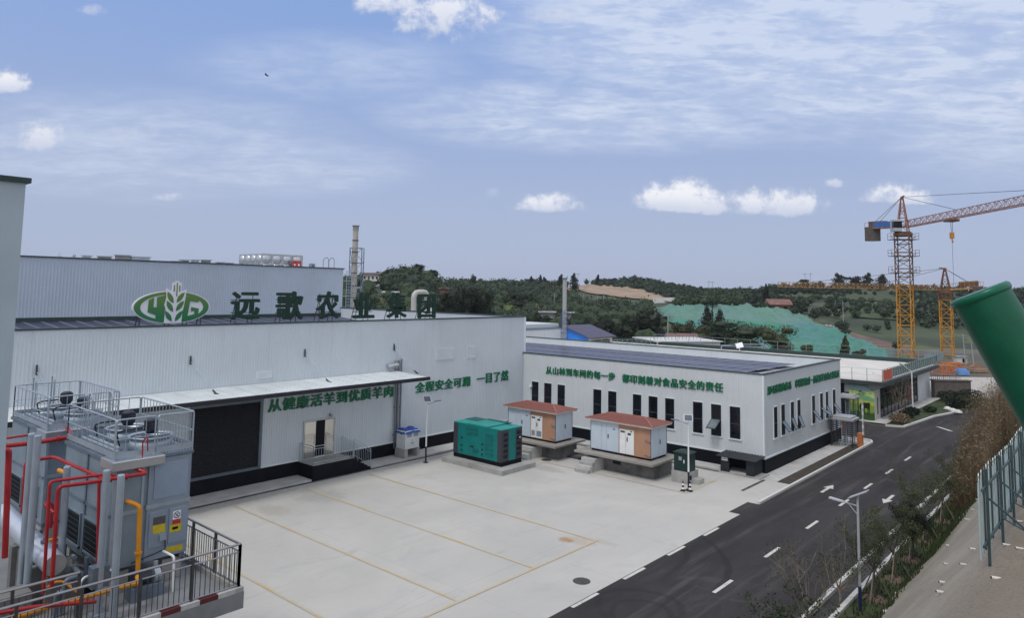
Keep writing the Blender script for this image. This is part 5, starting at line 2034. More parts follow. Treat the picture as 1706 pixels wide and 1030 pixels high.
def leafq(mb, p, s, r_, long=1.6):
    u = rv(r_).normalized()
    w_ = u.cross(rv(r_))
    if w_.length < 1e-3:
        return
    w_.normalize()
    p = V(p)
    mb.add([p - u * s * long * .5, p + w_ * s * .4, p + u * s * long * .5, p - w_ * s * .4], [(0, 1, 2, 3)])


def sapling(seed, h, leaves, spread, lm_, leafsize=.05, bare=.3, trunk_h=.45, nb=7):
    """returns (branch mesh builder, leaf mesh builder) around the origin"""
    r_ = random.Random(seed)
    br, lf = MB(), MB()
    th_ = h * trunk_h
    top = V((r_.uniform(-.06, .06), r_.uniform(-.06, .06), th_))
    br.tube([(0, 0, 0), top * .5 + V((.02, 0, 0)), top], [.045, .038, .030], 7)
    tips = []

    def grow(p, d, L, rad, lvl):
        q = p
        pts = [p]
        for _ in range(3):
            d = (d + rv(r_) * .22 + V((0, 0, .10))).normalized()
            q = q + d * L / 3
            pts.append(q)
        br.tube(pts, [rad, rad * .8, rad * .65, rad * .45], 5, caps=False)
        if lvl > 0:
            for _ in range(3):
                k_ = r_.choice((1, 2, 3))
                grow(pts[k_], (d + rv(r_) * .9).normalized(), L * r_.uniform(.5, .75), rad * .5, lvl - 1)
        tips.append((pts[2], d))
        tips.append((pts[3], d))
    for i in range(nb):
        a = i * 2.4 + r_.uniform(-.4, .4)
        d = V((math.cos(a) * spread, math.sin(a) * spread, r_.uniform(.6, 1.2))).normalized()
        grow(top * r_.uniform(.72, 1.0), d, h * (1 - trunk_h) * r_.uniform(.5, .8), .018, 2)
    tips = [t for t in tips if r_.random() > bare]
    for _ in range(leaves):
        t = r_.choice(tips)
        leafq(lf, t[0] + rv(r_) * .16, leafsize * r_.uniform(.6, 1.3), r_)
    return br, lf


def plant_tree(x, y, z, br, lf, lm_, bm_, label, cat='tree', group=None, stakes=False, name='verge_tree'):
    t = thing(name, (x, y, z), label, cat, group)
    o = V((x, y, z))
    for mb_, nm, m_ in ((br, 'trunk', bm_), (lf, 'crown', lm_)):
        if not mb_.v:
            continue
        b2 = MB()
        b2.v = [tuple(V(v) + o) for v in mb_.v]
        b2.f, b2.mi = mb_.f, mb_.mi
        b2.build(nm, m_, t)
    if stakes:
        for k in range(3):
            a = k * 2.094 + .5
            MB().tube([(x + math.cos(a) * .55, y + math.sin(a) * .55, z), (x + math.cos(a) * .04, y + math.sin(a) * .04, z + 1.0)], .022, 6).build('support_stake', bark_pale, t)
    return t


spec = [(23.3, -8.05, 2.5, 500, .75, lf_olive, .6, 'bare-twigged small tree at the lower picture edge, left of the lamp'),
        (26.2, -8.0, 2.3, 700, .7, lf_green, .45, 'sparse small tree with pale bare twigs just left of the street lamp'),
        (27.7, -7.3, 2.5, 2400, .7, lf_olive, .1, 'staked small tree just right of the street lamp'),
        (30.1, -7.2, 2.6, 3000, .75, lf_olive, .1, 'leafy staked tree, second beyond the street lamp'),
        (32.7, -7.2, 2.2, 3800, .55, lf_dark, .0, 'dark dense staked tree in the middle of the verge'),
        (35.6, -7.3, 2.9, 3000, .85, lf_olive, .1, 'wide staked tree reaching over the kerb towards the white lane arrow'),
        (39.2, -7.3, 2.6, 1900, .7, lf_olive, .2, 'thin olive tree before the dry reeds'),
        (43.0, -7.3, 2.6, 1800, .7, lf_olive, .2, 'farthest small verge tree, at the edge of the dry reeds')]
for i, (y, x, h, nl, spd, lm_, bare, lb) in enumerate(spec):
    br, lf = sapling(11 + i, h, int(nl * 2.4), spd, lm_, .034 if lm_ is not lf_dark else .045, bare, .42 if i > 1 else .25, 8)
    plant_tree(x, y, .03, br, lf, lm_, bark if i > 1 else bark_pale, lb, group='small trees along the verge', stakes=i > 1)
    if i > 1:
        tag(MB().lathe([(.42, .0), (.36, .045), (.0, .06)], (x, y, .02), 14).build('soil_ring', mat('soil_red', (.12, .085, .065), .95, 0, .3, 5)), kind='structure')
for (px, py, h, lb) in ((1268, 1030, .9, 'low round shrub cut by the picture bottom, left of the bare tree'), (1352, 1018, .8, 'low shrub at the foot of the bare-twigged tree')):
    pass
br, lf = sapling(77, 1.7, 1300, .8, lf_green, .06, .05, .15, 8)
plant_tree(-8.15, 21.9, .03, br, lf, lf_green, bark, 'low leafy shrub at the very bottom of the picture beside the road', 'shrub', name='shrub')

# grass tufts and weeds on the verge and the bank foot
r_ = random.Random(9)
gr = MB()
for _ in range(5200):
    y = r_.uniform(20, 62)
    x = r_.uniform(-7.72, -6.5 + .3)
    z = .02 if x < -6.85 else max(.02, bank_z(x, y))
    a = r_.uniform(0, 6.28)
    h = r_.uniform(.06, .2) * (1.9 if x > -6.9 or y > 34 else 1)
    d = V((math.cos(a), math.sin(a), 0)) * .03
    lean = rv(r_) * .08
    gr.add([V((x, y, z)) - d, V((x, y, z)) + d, V((x, y, z + h)) + lean], [(0, 1, 2)])
tag(gr.build('verge_grass', leafmat('grass_blade', (.026, .042, .014), (.075, .10, .035), 1.2)), kind='stuff')

# tall dry reeds above the bank beyond the fence
gr = MB()
for _ in range(8500):
    y = r_.uniform(41.5, 60)
    x = r_.uniform(-7.4, -4.3 if y > 46 else -5.8)
    edge = min(1, (y - 41.5) / 6)
    z = max(0.0, bank_z(x, y)) if x > -6.8 else .0
    h = r_.uniform(1.6, 5.6) * (.45 + .55 * edge) * (1 - .25 * max(0, (x + 5.2)))
    h = min(h, 5.9 - z)
    if h < .5:
        continue
    lean = V((r_.uniform(-.5, .5), r_.uniform(-.7, .5), 0)) * h * .16
    p0, p1, p2 = V((x, y, z)), V((x, y, z + h * .55)) + lean * .4, V((x, y, z + h)) + lean
    w_ = .011
    sdv = V((.66, .75, 0)) * w_
    gr.add([p0 - sdv, p0 + sdv, p1 + sdv * .8, p1 - sdv * .8, p2], [(0, 1, 2, 3), (3, 2, 4)])
    for _k in range(5):
        t = r_.uniform(.25, 1)
        q = p0.lerp(p2, t) + rv(r_) * .12
        leafq(gr, q, r_.uniform(.02, .06), r_, 3.4)
tag(gr.build('dry_reeds', lf_dry), kind='stuff')
# ------------------------------------------------------------------ shop building beyond the side road
sb = thing('shop_building', (-25, 75, 0), 'flat-roofed shop with dark glass front, pasture mural and roof railing', 'building')
SX, SY0, SY1 = -17.0, 66.0, 87.0
sw = mat('shop_wall', (.50, .52, .53), .7, 0, .06, .8, streak=.12)
w = MB()
w.box(-58, SX - .02, SY0 + .05, SY1, 0, 3.0)
w.build('wall', sw, sb)
MB().box(SX - .3, SX + .02, SY0 + .0, SY0 + 1.6, 0, 2.6).build('corner_pillar', mat('pillar_pale', (.46, .45, .42), .7, 0, .06, 1), sb)
MB().box(SX + .02, SX + .03, SY0 + .65, SY0 + .95, .5, 1.9).build('pillar_slot', frame_dark, sb)
MB().box(SX - .3, SX + .04, 81.5, SY1 + .05, 0, 2.7).build('end_pier', mat('pier_white', (.58, .60, .61), .7, 0, .05, 1), sb)
g = MB().box(SX - .05, SX - .005, SY0 + 1.6, 81.5, .05, 2.55)
go = g.build('shop_window', glass, sb)
fm = MB()
for i in range(13):
    yy = SY0 + 1.65 + i * 1.236
    fm.box(SX - .02, SX + .03, yy - .03, yy + .03, .05, 2.55)
fm.box(SX - .02, SX + .03, SY0 + 1.6, 81.5, 1.95, 2.0)
fm.build('mullion', frame_dark, go)
MB().box(SX - .01, SX + .02, 77.6, 78.9, .5, 1.9).build('red_poster', mat('poster_red', (.16, .012, .018), .5, 0, .2, 2), go)
band = MB()
band.add([(SX + .02, SY0 - .1, 2.55), (SX + .02, SY1 + .1, 2.55), (SX + .85, SY1 + .3, 3.0), (SX + .85, SY0 - .5, 3.0), (SX - .3, SY0 - .1, 2.56), (SX - .3, SY1, 2.56), (SX - .3, SY1, 3.02), (SX - .3, SY0 - .5, 3.02)],
         [(0, 3, 2, 1), (1, 2, 6, 5), (0, 4, 7, 3), (0, 1, 5, 4)])
band.build('fascia_band', mat('band_weathered', (.30, .32, .32), .8, 0, .1, .9, c2=(.12, .14, .14), c2amt=.8, streak=.5), sb)
MB().box(-58, SX + .92, SY0 - .52, SY1 + .37, 3.02, 3.30).build('roof_edge', mat('roof_edge_dark', (.04, .05, .052), .6, 0, .15, 2), sb)
MB().box(-57.9, SX + .62, SY0 - .22, SY1 + .1, 3.301, 3.34).build('roof_deck', mat('shop_roof', (.62, .60, .56), .8, 0, .06, .5, c2=(.45, .44, .42), c2amt=.3), sb)
MB().box(-57.9, SX + .5, SY1 + .0, SY1 + .3, 3.341, 3.75).build('rear_parapet', cap_dark, sb)
MB().box(-58, SX - .9, SY0 - .02, SY0 + .04, .0, 2.2).build('recess_shade_plate', black, sb)  # flat black plate, the shade of a recess painted onto the wall
MB().box(SX - 3.1, SX - 2.4, SY0 - .06, SY0 - .02, .1, 2.9).build('dark_door', black, sb)


def mural():
    mt = bpy.data.materials.new('mural_meadow')
    mt.use_nodes = True
    q = NB(mt.node_tree)
    bs = mt.node_tree.nodes['Principled BSDF']
    o = q.n('ShaderNodeTexCoord').outputs['Object']
    sp = q.n('ShaderNodeSeparateXYZ')
    q.put(sp.inputs[0], o)
    z = q.m('ADD', sp.outputs[2], q.m('MULTIPLY', q.m('SUBTRACT', q.noise(q.vscale(o, 1, 1, 1.6), .8, 3, .5, .4), .5), .9))
    c = q.mix(q.smooth(z, .5, .75), (.03, .085, .02), (.20, .33, .04))
    c = q.mix(q.smooth(z, 1.3, 1.4), c, (.42, .47, .06))
    c = q.mix(q.smooth(z, 1.62, 1.7), c, (.15, .36, .20))
    c = q.mix(q.smooth(z, 1.95, 2.05), c, (.50, .62, .20))
    c = q.mix(q.smooth(z, 2.35, 2.45), c, (.28, .42, .40))
    c = q.mix(q.m('MULTIPLY', q.smooth(q.noise(q.vscale(o, 1, 1, 3), 1.4, 4, .6, .8), .55, .62), q.smooth(z, 1.5, 2.4)), c, (.02, .10, .07))
    q.put(bs.inputs['Base Color'], c)
    bs.inputs['Roughness'].default_value = .7
    return mt


mo_ = MB().box(SX - 2.0, SX - .02, SY0 - .06, SY0 + .04, .02, 2.9).build('mural', mural(), sb)
# dark goat silhouette painted on the mural, facing left with its head down
gt = [(0, .62), (.06, .40), (.14, .30), (.20, .38), (.18, .55), (.26, .62), (.30, .48), (.28, .05), (.36, .05), (.37, .48), (.44, .55), (.46, .08), (.54, .08), (.55, .52), (.80, .56), (.84, .30), (.80, .06), (.88, .06), (.93, .40), (.94, .56), (.98, .30), (.96, .08), (1.04, .08), (1.06, .60), (1.10, .92), (1.02, 1.02), (.75, .98), (.45, 1.0), (.24, .96), (.10, .82)]
MB().prism([(x * .80, z * 1.05) for x, z in gt], (SX - 1.22, SY0 - .06, .42), (1, 0, 0), (0, 0, 1), (0, -.008, 0)).build('goat_figure', mat('goat_black', (.014, .02, .012), .7, 0, .2, 3), mo_)

# railing on the roof edge (front, side, back)
rr_ = thing('roof_railing', (-16.2, 75, 3.34), 'pale teal glass-panelled railing along the shop roof edge', 'railing')
rm = mat('roof_rail', (.24, .31, .31), .45, .3, .1, 3)


def roofrail(a, c, n, r=.022, h=1.0, panel=None):
    a, c = V(a), V(c)
    t = MB().tube([a + V((0, 0, h)), c + V((0, 0, h))], r, 6).tube([a + V((0, 0, .1)), c + V((0, 0, .1))], r * .8, 6)
    if not panel:
        t.tube([a + V((0, 0, h * .5)), c + V((0, 0, h * .5))], r * .6, 6)
    t.build('handrail', rm, rr_)
    for i in range(n + 1):
        q = a.lerp(c, i / n)
        MB().bar(q, q + V((0, 0, h)), .038).build('baluster', rm, rr_)
    if panel:
        for i in range(n):
            if i in panel:
                continue
            p, q = a.lerp(c, (i + .12) / n), a.lerp(c, (i + .88) / n)
            MB().add([p + V((0, 0, .16)), q + V((0, 0, .16)), q + V((0, 0, h - .06)), p + V((0, 0, h - .06))], [(0, 1, 2, 3)]).build('rail_panel', mat('rail_glass', (.10, .17, .17), .15, 0, .2, 1), rr_)


EXx = SX + .72
roofrail((EXx, SY0 - .3, 3.34), (EXx, SY1 + .1, 3.34), 26, panel=(0, 1, 2, 3))
roofrail((-27, SY0 - .3, 3.34), (EXx, SY0 - .3, 3.34), 9, r=.012)
roofrail((-50, SY1 + .1, 3.75), (EXx, SY1 + .1, 3.75), 20, r=.018)
roofrail((-50, SY1 - 14, 3.34), (-50, SY1 + .1, 3.34), 12)
bn = thing('red_banner', (EXx, 67.5, 3.4), 'orange-red cloth banner tied to the shop roof railing', 'banner')
MB().add([(EXx + .04, SY0 - .25 + i * .5, z) for i in range(7) for z in (3.42, 4.26 + .05 * (i % 2))], [(2 * i, 2 * i + 2, 2 * i + 3, 2 * i + 1) for i in range(6)]).build('banner_cloth', mat('banner_red', (.52, .11, .06), .7, 0, .12, 1.5), bn)
wkx, wky = EXx - .5, 68.6
# building lamps and planting bed in front of the shop
bedpts = [(p.x, p.y) for p in bedk[::-1]] + [(-11.5, 84), (-15.6, 88), (-15.9, 67.2)]
sheet('planting_bed', bedpts, .05, m_grass)
sheet('shop_pavement', [(-17.1, 64.9), (-15.9, 64.9), (-15.7, 88), (-17.1, 88)], .06, conc)
sheet('shop_apron', [(-24, 65.0), (-16.0, 65.0), (-16.0, 66.1), (-24, 66.1)], .03, conc)
for (x, y, zt_, lb) in ((-15.55, 72.5, 4.1, 'white street lamp in the planting bed in front of the shop'),):
    t = thing('shop_lamp', (x, y, 0), lb, 'street lamp')
    MB().tube([(x, y, 0), (x, y, zt_ - .3)], [.07, .05], 10).build('pole', white_paint, t)
    MB().tube([(x, y, zt_ - .35), (x - .5, y - .9, zt_ + .25)], .03, 6).build('lamp_arm', white_paint, t)
    MB().obox((x - .55, y - 1.0, zt_ + .3), (.14, .25, -.17), (.12, -.06, 0), (0, 0, .03)).build('lamp_head', white_paint, t)
rnd = random.Random(21)
bl_ = ['brownish low shrub at the near tip of the planting bed', 'dark round shrub at the foot of the shop street lamp', 'dark shrub in the planting bed below the shop window', 'dark bush at the far end of the shop pavement',
       'dark bush by the brick wall at the far end of the planting bed', 'low dark shrub beside the white rock in the planting bed', 'small dark shrub along the kerb of the planting bed', 'dark shrub nearest the dry reeds in the planting bed']
for (x, y, s, nl, lm_), lb in zip(((-15.2, 66.2, .75, 900, lf_dry), (-15.5, 71.9, .6, 900, lf_dark), (-15.4, 69.5, .6, 700, lf_dark), (-14.6, 83.5, 1.0, 1200, lf_dark), (-12.9, 84.5, 1.2, 1400, lf_dark), (-13.4, 79.5, .8, 1000, lf_dark), (-14.6, 74.6, .5, 700, lf_green), (-12.4, 80.6, 1.1, 1400, lf_olive)), bl_):
    t = thing('shrub', (x, y, .05), lb, 'shrub', 'shrubs in the planting bed')
    lf = MB()
    for _ in range(nl):
        v = rv(rnd)
        leafq(lf, V((x, y, .05 + s * .55)) + V((v.x * s * 1.15, v.y * s * 1.15, v.z * s * .55)), .11 * rnd.uniform(.6, 1.3), rnd)
    lf.build('foliage', lm_, t)
    MB().tube([(x, y, 0), (x, y, s * .5)], .03, 5).build('stem', bark, t)
for i, (x, y) in enumerate(((-15.75, 67.6), (-15.7, 69.0), (-15.75, 70.2))):
    br, lf = sapling(60 + i, 3.4, 160, .35, lf_dark, .07, .6, .3, 5)
    plant_tree(x, y, .05, br, lf, lf_dark, bark_pale, ['thin bare sapling nearest the mural corner', 'thin bare sapling in front of the dark shop glass', 'thin bare sapling just left of the shop street lamp'][i], group='saplings before the shop')
rk = MB()
for i in range(3):
    c_ = V((-13.7 + .55 * i, 77.3 - .75 * i, .12))
    rk.lathe([(.10, -.1), (.34, 0), (.30, .14), (.10, .24)], c_, 9)
rk.solo('white_rock', mat('rock_white', (.62, .62, .60), .8, 0, .15, 4, bump=.4), 'long white rock lying on the planting bed lawn', 'rock')

# ------------------------------------------------------------------ gate: turnstiles and barrier
def turnstile(x0, x1, y0, y1, h, label):
    t = thing('turnstile', ((x0 + x1) / 2, (y0 + y1) / 2, 0), label, 'turnstile', 'full-height turnstiles at the gate')
    tm_ = mat('turnstile_dark', (.055, .058, .065), .4, .5, .15, 4)
    hood = MB()
    hood.box(x0 - .08, x1 + .08, y0 - .08, y1 + .08, h - .26, h - .08)
    hood.obox(((x0 + x1) / 2, (y0 + y1) / 2, h - .02), ((x1 - x0) / 2 - .1, 0, 0), (0, (y1 - y0) / 2 - .06, 0), (0, 0, .06))
    hood.build('hood', mat('hood_grey', (.42, .43, .44), .4, .4, .1, 3), t, bevel=.04)
    for k, (xa, ya) in enumerate(((x0, y0), (x1 - .06, y0), (x0, y1 - .06), (x1 - .06, y1 - .06))):
        MB().box(xa, xa + .06, ya, ya + .06, 0, h - .26).build('post', tm_, t)
    sd_ = MB()
    for i in range(13):
        z = .15 + i * (h - .5) / 12
        sd_.bar((x0 + .06, y0 + .03, z), (x0 + (x1 - x0) * .42, y0 + .03, z), .03)
        sd_.bar((x0 + .06, y1 - .03, z), (x1 - .06, y1 - .03, z), .03)
        sd_.bar((x0 + .03, y0 + .06, z), (x0 + .03, y1 - .06, z), .03)
    for i in range(7):
        xx = x0 + .06 + (x1 - x0 - .12) * i / 6
        sd_.bar((xx, y1 - .03, .1), (xx, y1 - .03, h - .3), .025)
    sd_.build('side_grille', tm_, t)
    ro = MB()
    cx_, cy__ = (x0 + x1) / 2 + .1, (y0 + y1) / 2
    ro.tube([(cx_, cy__, .05), (cx_, cy__, h - .26)], .05, 8)
    for k in range(3):
        a = k * 2.094 + .3
        d = V((math.cos(a), math.sin(a), 0))
        for i in range(12):
            z = .2 + i * (h - .6) / 11
            ro.bar((cx_, cy__, z), V((cx_, cy__, z)) + d * .55, .028)
        ro.bar(V((cx_, cy__, .2)) + d * .55, V((cx_, cy__, h - .4)) + d * .55, .028)
    ro.build('rotor', galv, t)
    return t


turnstile(-16.6, -15.15, 53.15, 54.5, 2.05, 'grey full-height turnstile against the end of the white wing')
turnstile(-19.2, -17.85, 63.2, 64.5, 2.25, 'grey full-height turnstile farther back, in front of the mural')


def barrier(x, y, h, label):
    t = thing('barrier', (x, y, 0), label, 'barrier', 'orange parking barriers at the gate')
    MB().box(x - .16, x + .16, y - .18, y + .18, 0, .95).build('barrier_cabinet', orange, t, bevel=.02)
    if h:
        for i in range(10):
            z0 = .75 + i * (h - .75) / 10
            z1 = .75 + (i + 1) * (h - .75) / 10
            dz = .10
            MB().add([(x + .17, y - .11, z0 + dz), (x + .17, y + .11, z0 - dz + .1), (x + .17, y + .11, z1 - dz + .1), (x + .17, y - .11, z1 + dz),
                      (x + .23, y - .11, z0 + dz), (x + .23, y + .11, z0 - dz + .1), (x + .23, y + .11, z1 - dz + .1), (x + .23, y - .11, z1 + dz)],
                     [(0, 3, 2, 1), (4, 5, 6, 7), (0, 4, 7, 3), (1, 2, 6, 5), (0, 1, 5, 4), (3, 7, 6, 2)]).build('boom_stripe', white_paint if i % 2 == 0 else mat('boom_grey', (.45, .44, .43), .5, 0, .1, 4), t)
    return t


barrier(-14.95, 54.2, 3.05, 'orange parking barrier with its striped boom standing upright')
barrier(-17.3, 58.4, 0, 'orange barrier cabinet half hidden behind the corner of the white wing')
# ------------------------------------------------------------------ terrain behind the plant
TC = [(-700, [(70, -.3), (150, 0), (260, 8), (400, 10), (620, 4)]),
      (300, [(70, -.3), (150, 0), (260, 8), (400, 10), (620, 4)]),
      (560, [(90, -.3), (130, 2), (180, 6), (230, 9), (330, 8), (620, 3)]),
      (640, [(95, -.3), (140, 4), (190, 9), (230, 11.5), (330, 9), (620, 3)]),
      (690, [(95, -.3), (140, 5), (190, 10.5), (230, 13), (330, 9), (620, 3)]),
      (745, [(100, -.3), (150, 3.5), (200, 7.5), (235, 9.5), (330, 9.5), (620, 3)]),
      (800, [(100, -.3), (150, 2), (220, 6), (330, 10.5), (450, 9), (620, 3)]),
      (900, [(100, -.3), (150, 1.5), (220, 5), (330, 11), (450, 9), (620, 3)]),
      (950, [(100, -.3), (150, 1), (220, 4.5), (330, 10), (420, 12.8), (520, 9), (620, 3)]),
      (1060, [(105, -.3), (150, .5), (220, 4), (330, 9.5), (420, 16.2), (520, 10), (620, 3)]),
      (1120, [(110, -.3), (150, .5), (190, 5.5), (330, 8.5), (420, 14), (520, 10), (620, 3)]),
      (1190, [(115, -.3), (146, -.3), (160, 3.4), (169, 3.8), (186, 6.6), (240, 7.2), (420, 11.2), (520, 9), (620, 3)]),
      (1240, [(115, -.3), (146, -.3), (160, 3.5), (169, 3.9), (186, 6.6), (240, 7.4), (350, 10.8), (520, 8), (620, 3)]),
      (1300, [(115, -.3), (146, -.3), (159, 3.4), (168, 3.8), (184, 6.3), (240, 8), (330, 12.8), (520, 9), (620, 3)]),
      (1360, [(115, -.3), (143, -.5), (175, 3), (240, 7.2), (330, 14), (520, 9), (620, 3)]),
      (1440, [(110, -.5), (125, -.6), (152, .2), (220, 5), (330, 14), (520, 9), (620, 3)]),
      (1510, [(105, -.6), (128, -.5), (170, 1), (230, 5), (330, 14), (520, 9), (620, 3)]),
      (1600, [(100, -.6), (140, -.3), (180, 1.5), (240, 6), (330, 13.2), (520, 9), (620, 3)]),
      (2300, [(100, -.6), (140, -.3), (180, 1.5), (240, 6), (330, 13.2), (520, 9), (620, 3)])]


def prof(c, d):
    if d <= c[0][0]:
        return c[0][1] - (c[0][0] - d) * .05
    for (d0, z0), (d1, z1) in zip(c, c[1:]):
        if d <= d1:
            t = (d - d0) / (d1 - d0)
            return z0 + (z1 - z0) * (t * t * (3 - 2 * t) * .4 + t * .6)
    return c[-1][1]


def terrain(p, d):
    """ground height at bearing p (photo column) and distance d"""
    for (p0, c0), (p1, c1) in zip(TC, TC[1:]):
        if p <= p1:
            t = max(0, min(1, (p - p0) / (p1 - p0)))
            z = prof(c0, d) * (1 - t) + prof(c1, d) * t
            break
    else:
        z = prof(TC[-1][1], d)
    k = min(1, max(0, (d - 110) / 80))
    return z + k * .9 * mnoise.noise(V((p * .02, d * .03, 1.0)))


def gp_(p, d, dz=0.0):
    t = (p - CX) / F_PX
    q = FWH * d + RTH * (t * d)
    return V((q.x, q.y, terrain(p, d) + dz))


def bearing(x, y):
    v = V((x, y, 0))
    d = v.dot(FWH)
    return CX + F_PX * v.dot(RTH) / max(d, .1), d


def on_land(px, py):
    r = ray(px, py)
    t = 90.0
    while t < 600:
        q = EYE + r * t
        p, d = bearing(q.x, q.y)
        if q.z < terrain(p, d):
            return q
        t += .8
    return None


def hill_mat():
    mt = bpy.data.materials.new('hill_scrub')
    mt.use_nodes = True
    q = NB(mt.node_tree)
    bs = mt.node_tree.nodes['Principled BSDF']
    o = q.n('ShaderNodeTexCoord').outputs['Object']
    a = q.noise(o, .02, 5, .65, .6)
    b2 = q.noise(o, .25, 5, .7)
    c = q.mix(q.smooth(a, .35, .65), (.022, .034, .018), (.048, .070, .028))
    c = q.mix(q.m('MULTIPLY', q.smooth(b2, .5, .7), .5), c, (.065, .075, .035))
    c = q.mix(q.m('MULTIPLY', q.smooth(q.noise(q.vscale(o, 1, 1, 8), .05, 3, .5, .4), .54, .64), .6), c, (.105, .125, .05))
    q.put(bs.inputs['Base Color'], c)
    bs.inputs['Roughness'].default_value = .95
    return mt


mb = MB()
ps = [-700, -300, 0] + list(range(200, 1720, 14)) + [1740, 1800, 1900, 2100, 2300]
ds = [72 + 4 * i for i in range(50)] + [272 + 9 * i for i in range(40)]
for p in ps:
    for d in ds:
        mb.v.append(tuple(gp_(p, d)))
nd = len(ds)
for i in range(len(ps) - 1):
    for j in range(nd - 1):
        mb.f.append((i * nd + j, (i + 1) * nd + j, (i + 1) * nd + j + 1, i * nd + j + 1))
mb.mi = [0] * len(mb.f)
tag(mb.build('hills', hill_mat(), smooth=True), kind='structure')


def lerp_curve(c, x):
    for (x0, y0), (x1, y1) in zip(c, c[1:]):
        if x <= x1:
            t = max(0, (x - x0) / (x1 - x0))
            return y0 + (y1 - y0) * t
    return c[-1][1]


def drape(top, bot, step=6, rows=10, lift=.35, wr=0.0, seed=0):
    """a sheet lying on the land between two curves of bearings"""
    x0, x1 = max(top[0][0], bot[0][0]), min(top[-1][0], bot[-1][0])
    n = max(2, int((x1 - x0) / step))
    mb = MB()
    grid = []
    for i in range(n + 1):
        x = x0 + (x1 - x0) * i / n
        rowp = []
        for j in range(rows + 1):
            y = lerp_curve(top, x) + (lerp_curve(bot, x) - lerp_curve(top, x)) * j / rows
            q = on_land(x, y)
            if q is None:
                q = gp_(x, 330)
            dz = lift + wr * mnoise.noise(V((q.x * .35, q.y * .35, seed))) + wr * .9 * abs(mnoise.noise(V((q.x * .11, q.y * .11, 4 + seed))))
            rowp.append(q + V((0, 0, dz)))
        grid.append(rowp)
    for g in grid:
        mb.v += [tuple(q) for q in g]
    m1 = rows + 1
    for i in range(n):
        for j in range(rows):
            mb.f.append((i * m1 + j, i * m1 + j + 1, (i + 1) * m1 + j + 1, (i + 1) * m1 + j))
    mb.mi = [0] * len(mb.f)
    return mb


def net_mat():
    mt = bpy.data.materials.new('green_netting')
    mt.use_nodes = True
    q = NB(mt.node_tree)
    bs = mt.node_tree.nodes['Principled BSDF']
    o = q.n('ShaderNodeTexCoord').outputs['Object']
    a = q.noise(o, .07, 4, .6, .5)
    f = q.noise(o, .8, 5, .7)
    c = q.mix(q.smooth(a, .42, .58), (.040, .225, .140), (.066, .215, .205))
    c = q.mix(q.m('MULTIPLY', q.smooth(f, .5, .7), .45), c, (.085, .27, .205))
    c = q.mix(q.m('MULTIPLY', q.smooth(q.noise(o, .16, 5, .7, .8), .60, .68), .7), c, (.20, .19, .15))
    sep_ = q.n('ShaderNodeTexBrick', offset=.3)
    q.put(sep_.inputs['Vector'], o)
    sep_.inputs['Scale'].default_value = 1
    sep_.inputs['Mortar Size'].default_value = .06
    sep_.inputs['Brick Width'].default_value = 9
    sep_.inputs['Row Height'].default_value = 6
    c = q.mix(q.m('MULTIPLY', sep_.outputs['Fac'], .5), c, (.14, .31, .26))
    spz = q.n('ShaderNodeSeparateXYZ')
    q.put(spz.inputs[0], o)
    c = q.mix(q.m('MULTIPLY', q.smooth(q.m('ADD', spz.outputs[2], q.m('MULTIPLY', a, 2.0)), 4.6, 5.4), .55), c, (.15, .24, .20))
    fold_shade = q.smooth(q.m('ABSOLUTE', q.m('SUBTRACT', q.noise(q.vscale(o, 1, 1, .4), .22, 5, .65, 1.2), .5)), .03, .0)
    c = q.mix(q.m('MULTIPLY', fold_shade, .55), c, (.02, .085, .07))  # shaded creases of the folds painted into the net colour
    q.put(bs.inputs['Base Color'], c)
    bs.inputs['Roughness'].default_value = .75
    bn = q.n('ShaderNodeBump')
    bn.inputs['Strength'].default_value = .8
    bn.inputs['Distance'].default_value = .5
    q.put(bn.inputs['Height'], f)
    q.put(bs.inputs['Normal'], bn)
    return mt


nm = net_mat()
NET1 = ([(1094, 520), (1115, 512), (1135, 506), (1170, 506), (1186, 508)], [(1094, 523), (1125, 548), (1186, 556)])
NET2 = ([(1188, 511), (1196, 509), (1215, 507), (1300, 517), (1335, 525), (1360, 543), (1400, 558), (1440, 574), (1480, 591), (1512, 601)],
        [(1188, 556), (1260, 590), (1330, 598), (1400, 606), (1480, 610), (1512, 611)])
SAND = ([(945, 474), (985, 475), (1060, 481), (1110, 496), (1126, 501)], [(945, 480), (985, 491), (1060, 500), (1110, 505), (1126, 507)])
FIELD = ([(836, 506), (870, 503), (905, 508)], [(836, 524), (870, 522), (905, 516)])
TRACK = ([(1330, 524), (1365, 541), (1420, 556), (1470, 570), (1545, 592)], [(1330, 530), (1365, 549), (1420, 569), (1470, 587), (1545, 602)])
for nt_, lb in ((NET1, 'green dust netting on the smaller bank left of the dark cypresses'), (NET2, 'large sheet of green dust netting draped over the terraced bank')):
    drape(*nt_, step=4, rows=18, lift=.55, wr=.9).solo('dust_netting', nm, lb, 'netting', smooth=True)
tag(drape(*SAND, lift=.5, wr=.3).build('bare_earth', mat('sandy_cut', (.32, .235, .165), .95, 0, .18, .15, c2=(.18, .15, .10), c2amt=.5), smooth=True), kind='structure')
tag(drape(*FIELD, lift=.4, wr=.3).build('field', mat('field_green', (.075, .10, .022), .95, 0, .3, .4), smooth=True), kind='structure')
tag(drape(*TRACK, lift=.30, wr=.1).build('dirt_track', mat('red_earth', (.14, .095, .075), .95, 0, .2, .3), smooth=True), kind='structure')
for tp_, bt_ in ((([(1290, 492), (1400, 494), (1560, 500)]), ([(1290, 495), (1400, 500), (1560, 508)])), (([(1420, 520), (1500, 524), (1580, 530)]), ([(1420, 530), (1500, 536), (1580, 538)]))):
    tag(drape(tp_, bt_, lift=.35, wr=.2).build('field', mat('field_dull', (.050, .070, .028), .95, 0, .3, .4)), kind='structure')


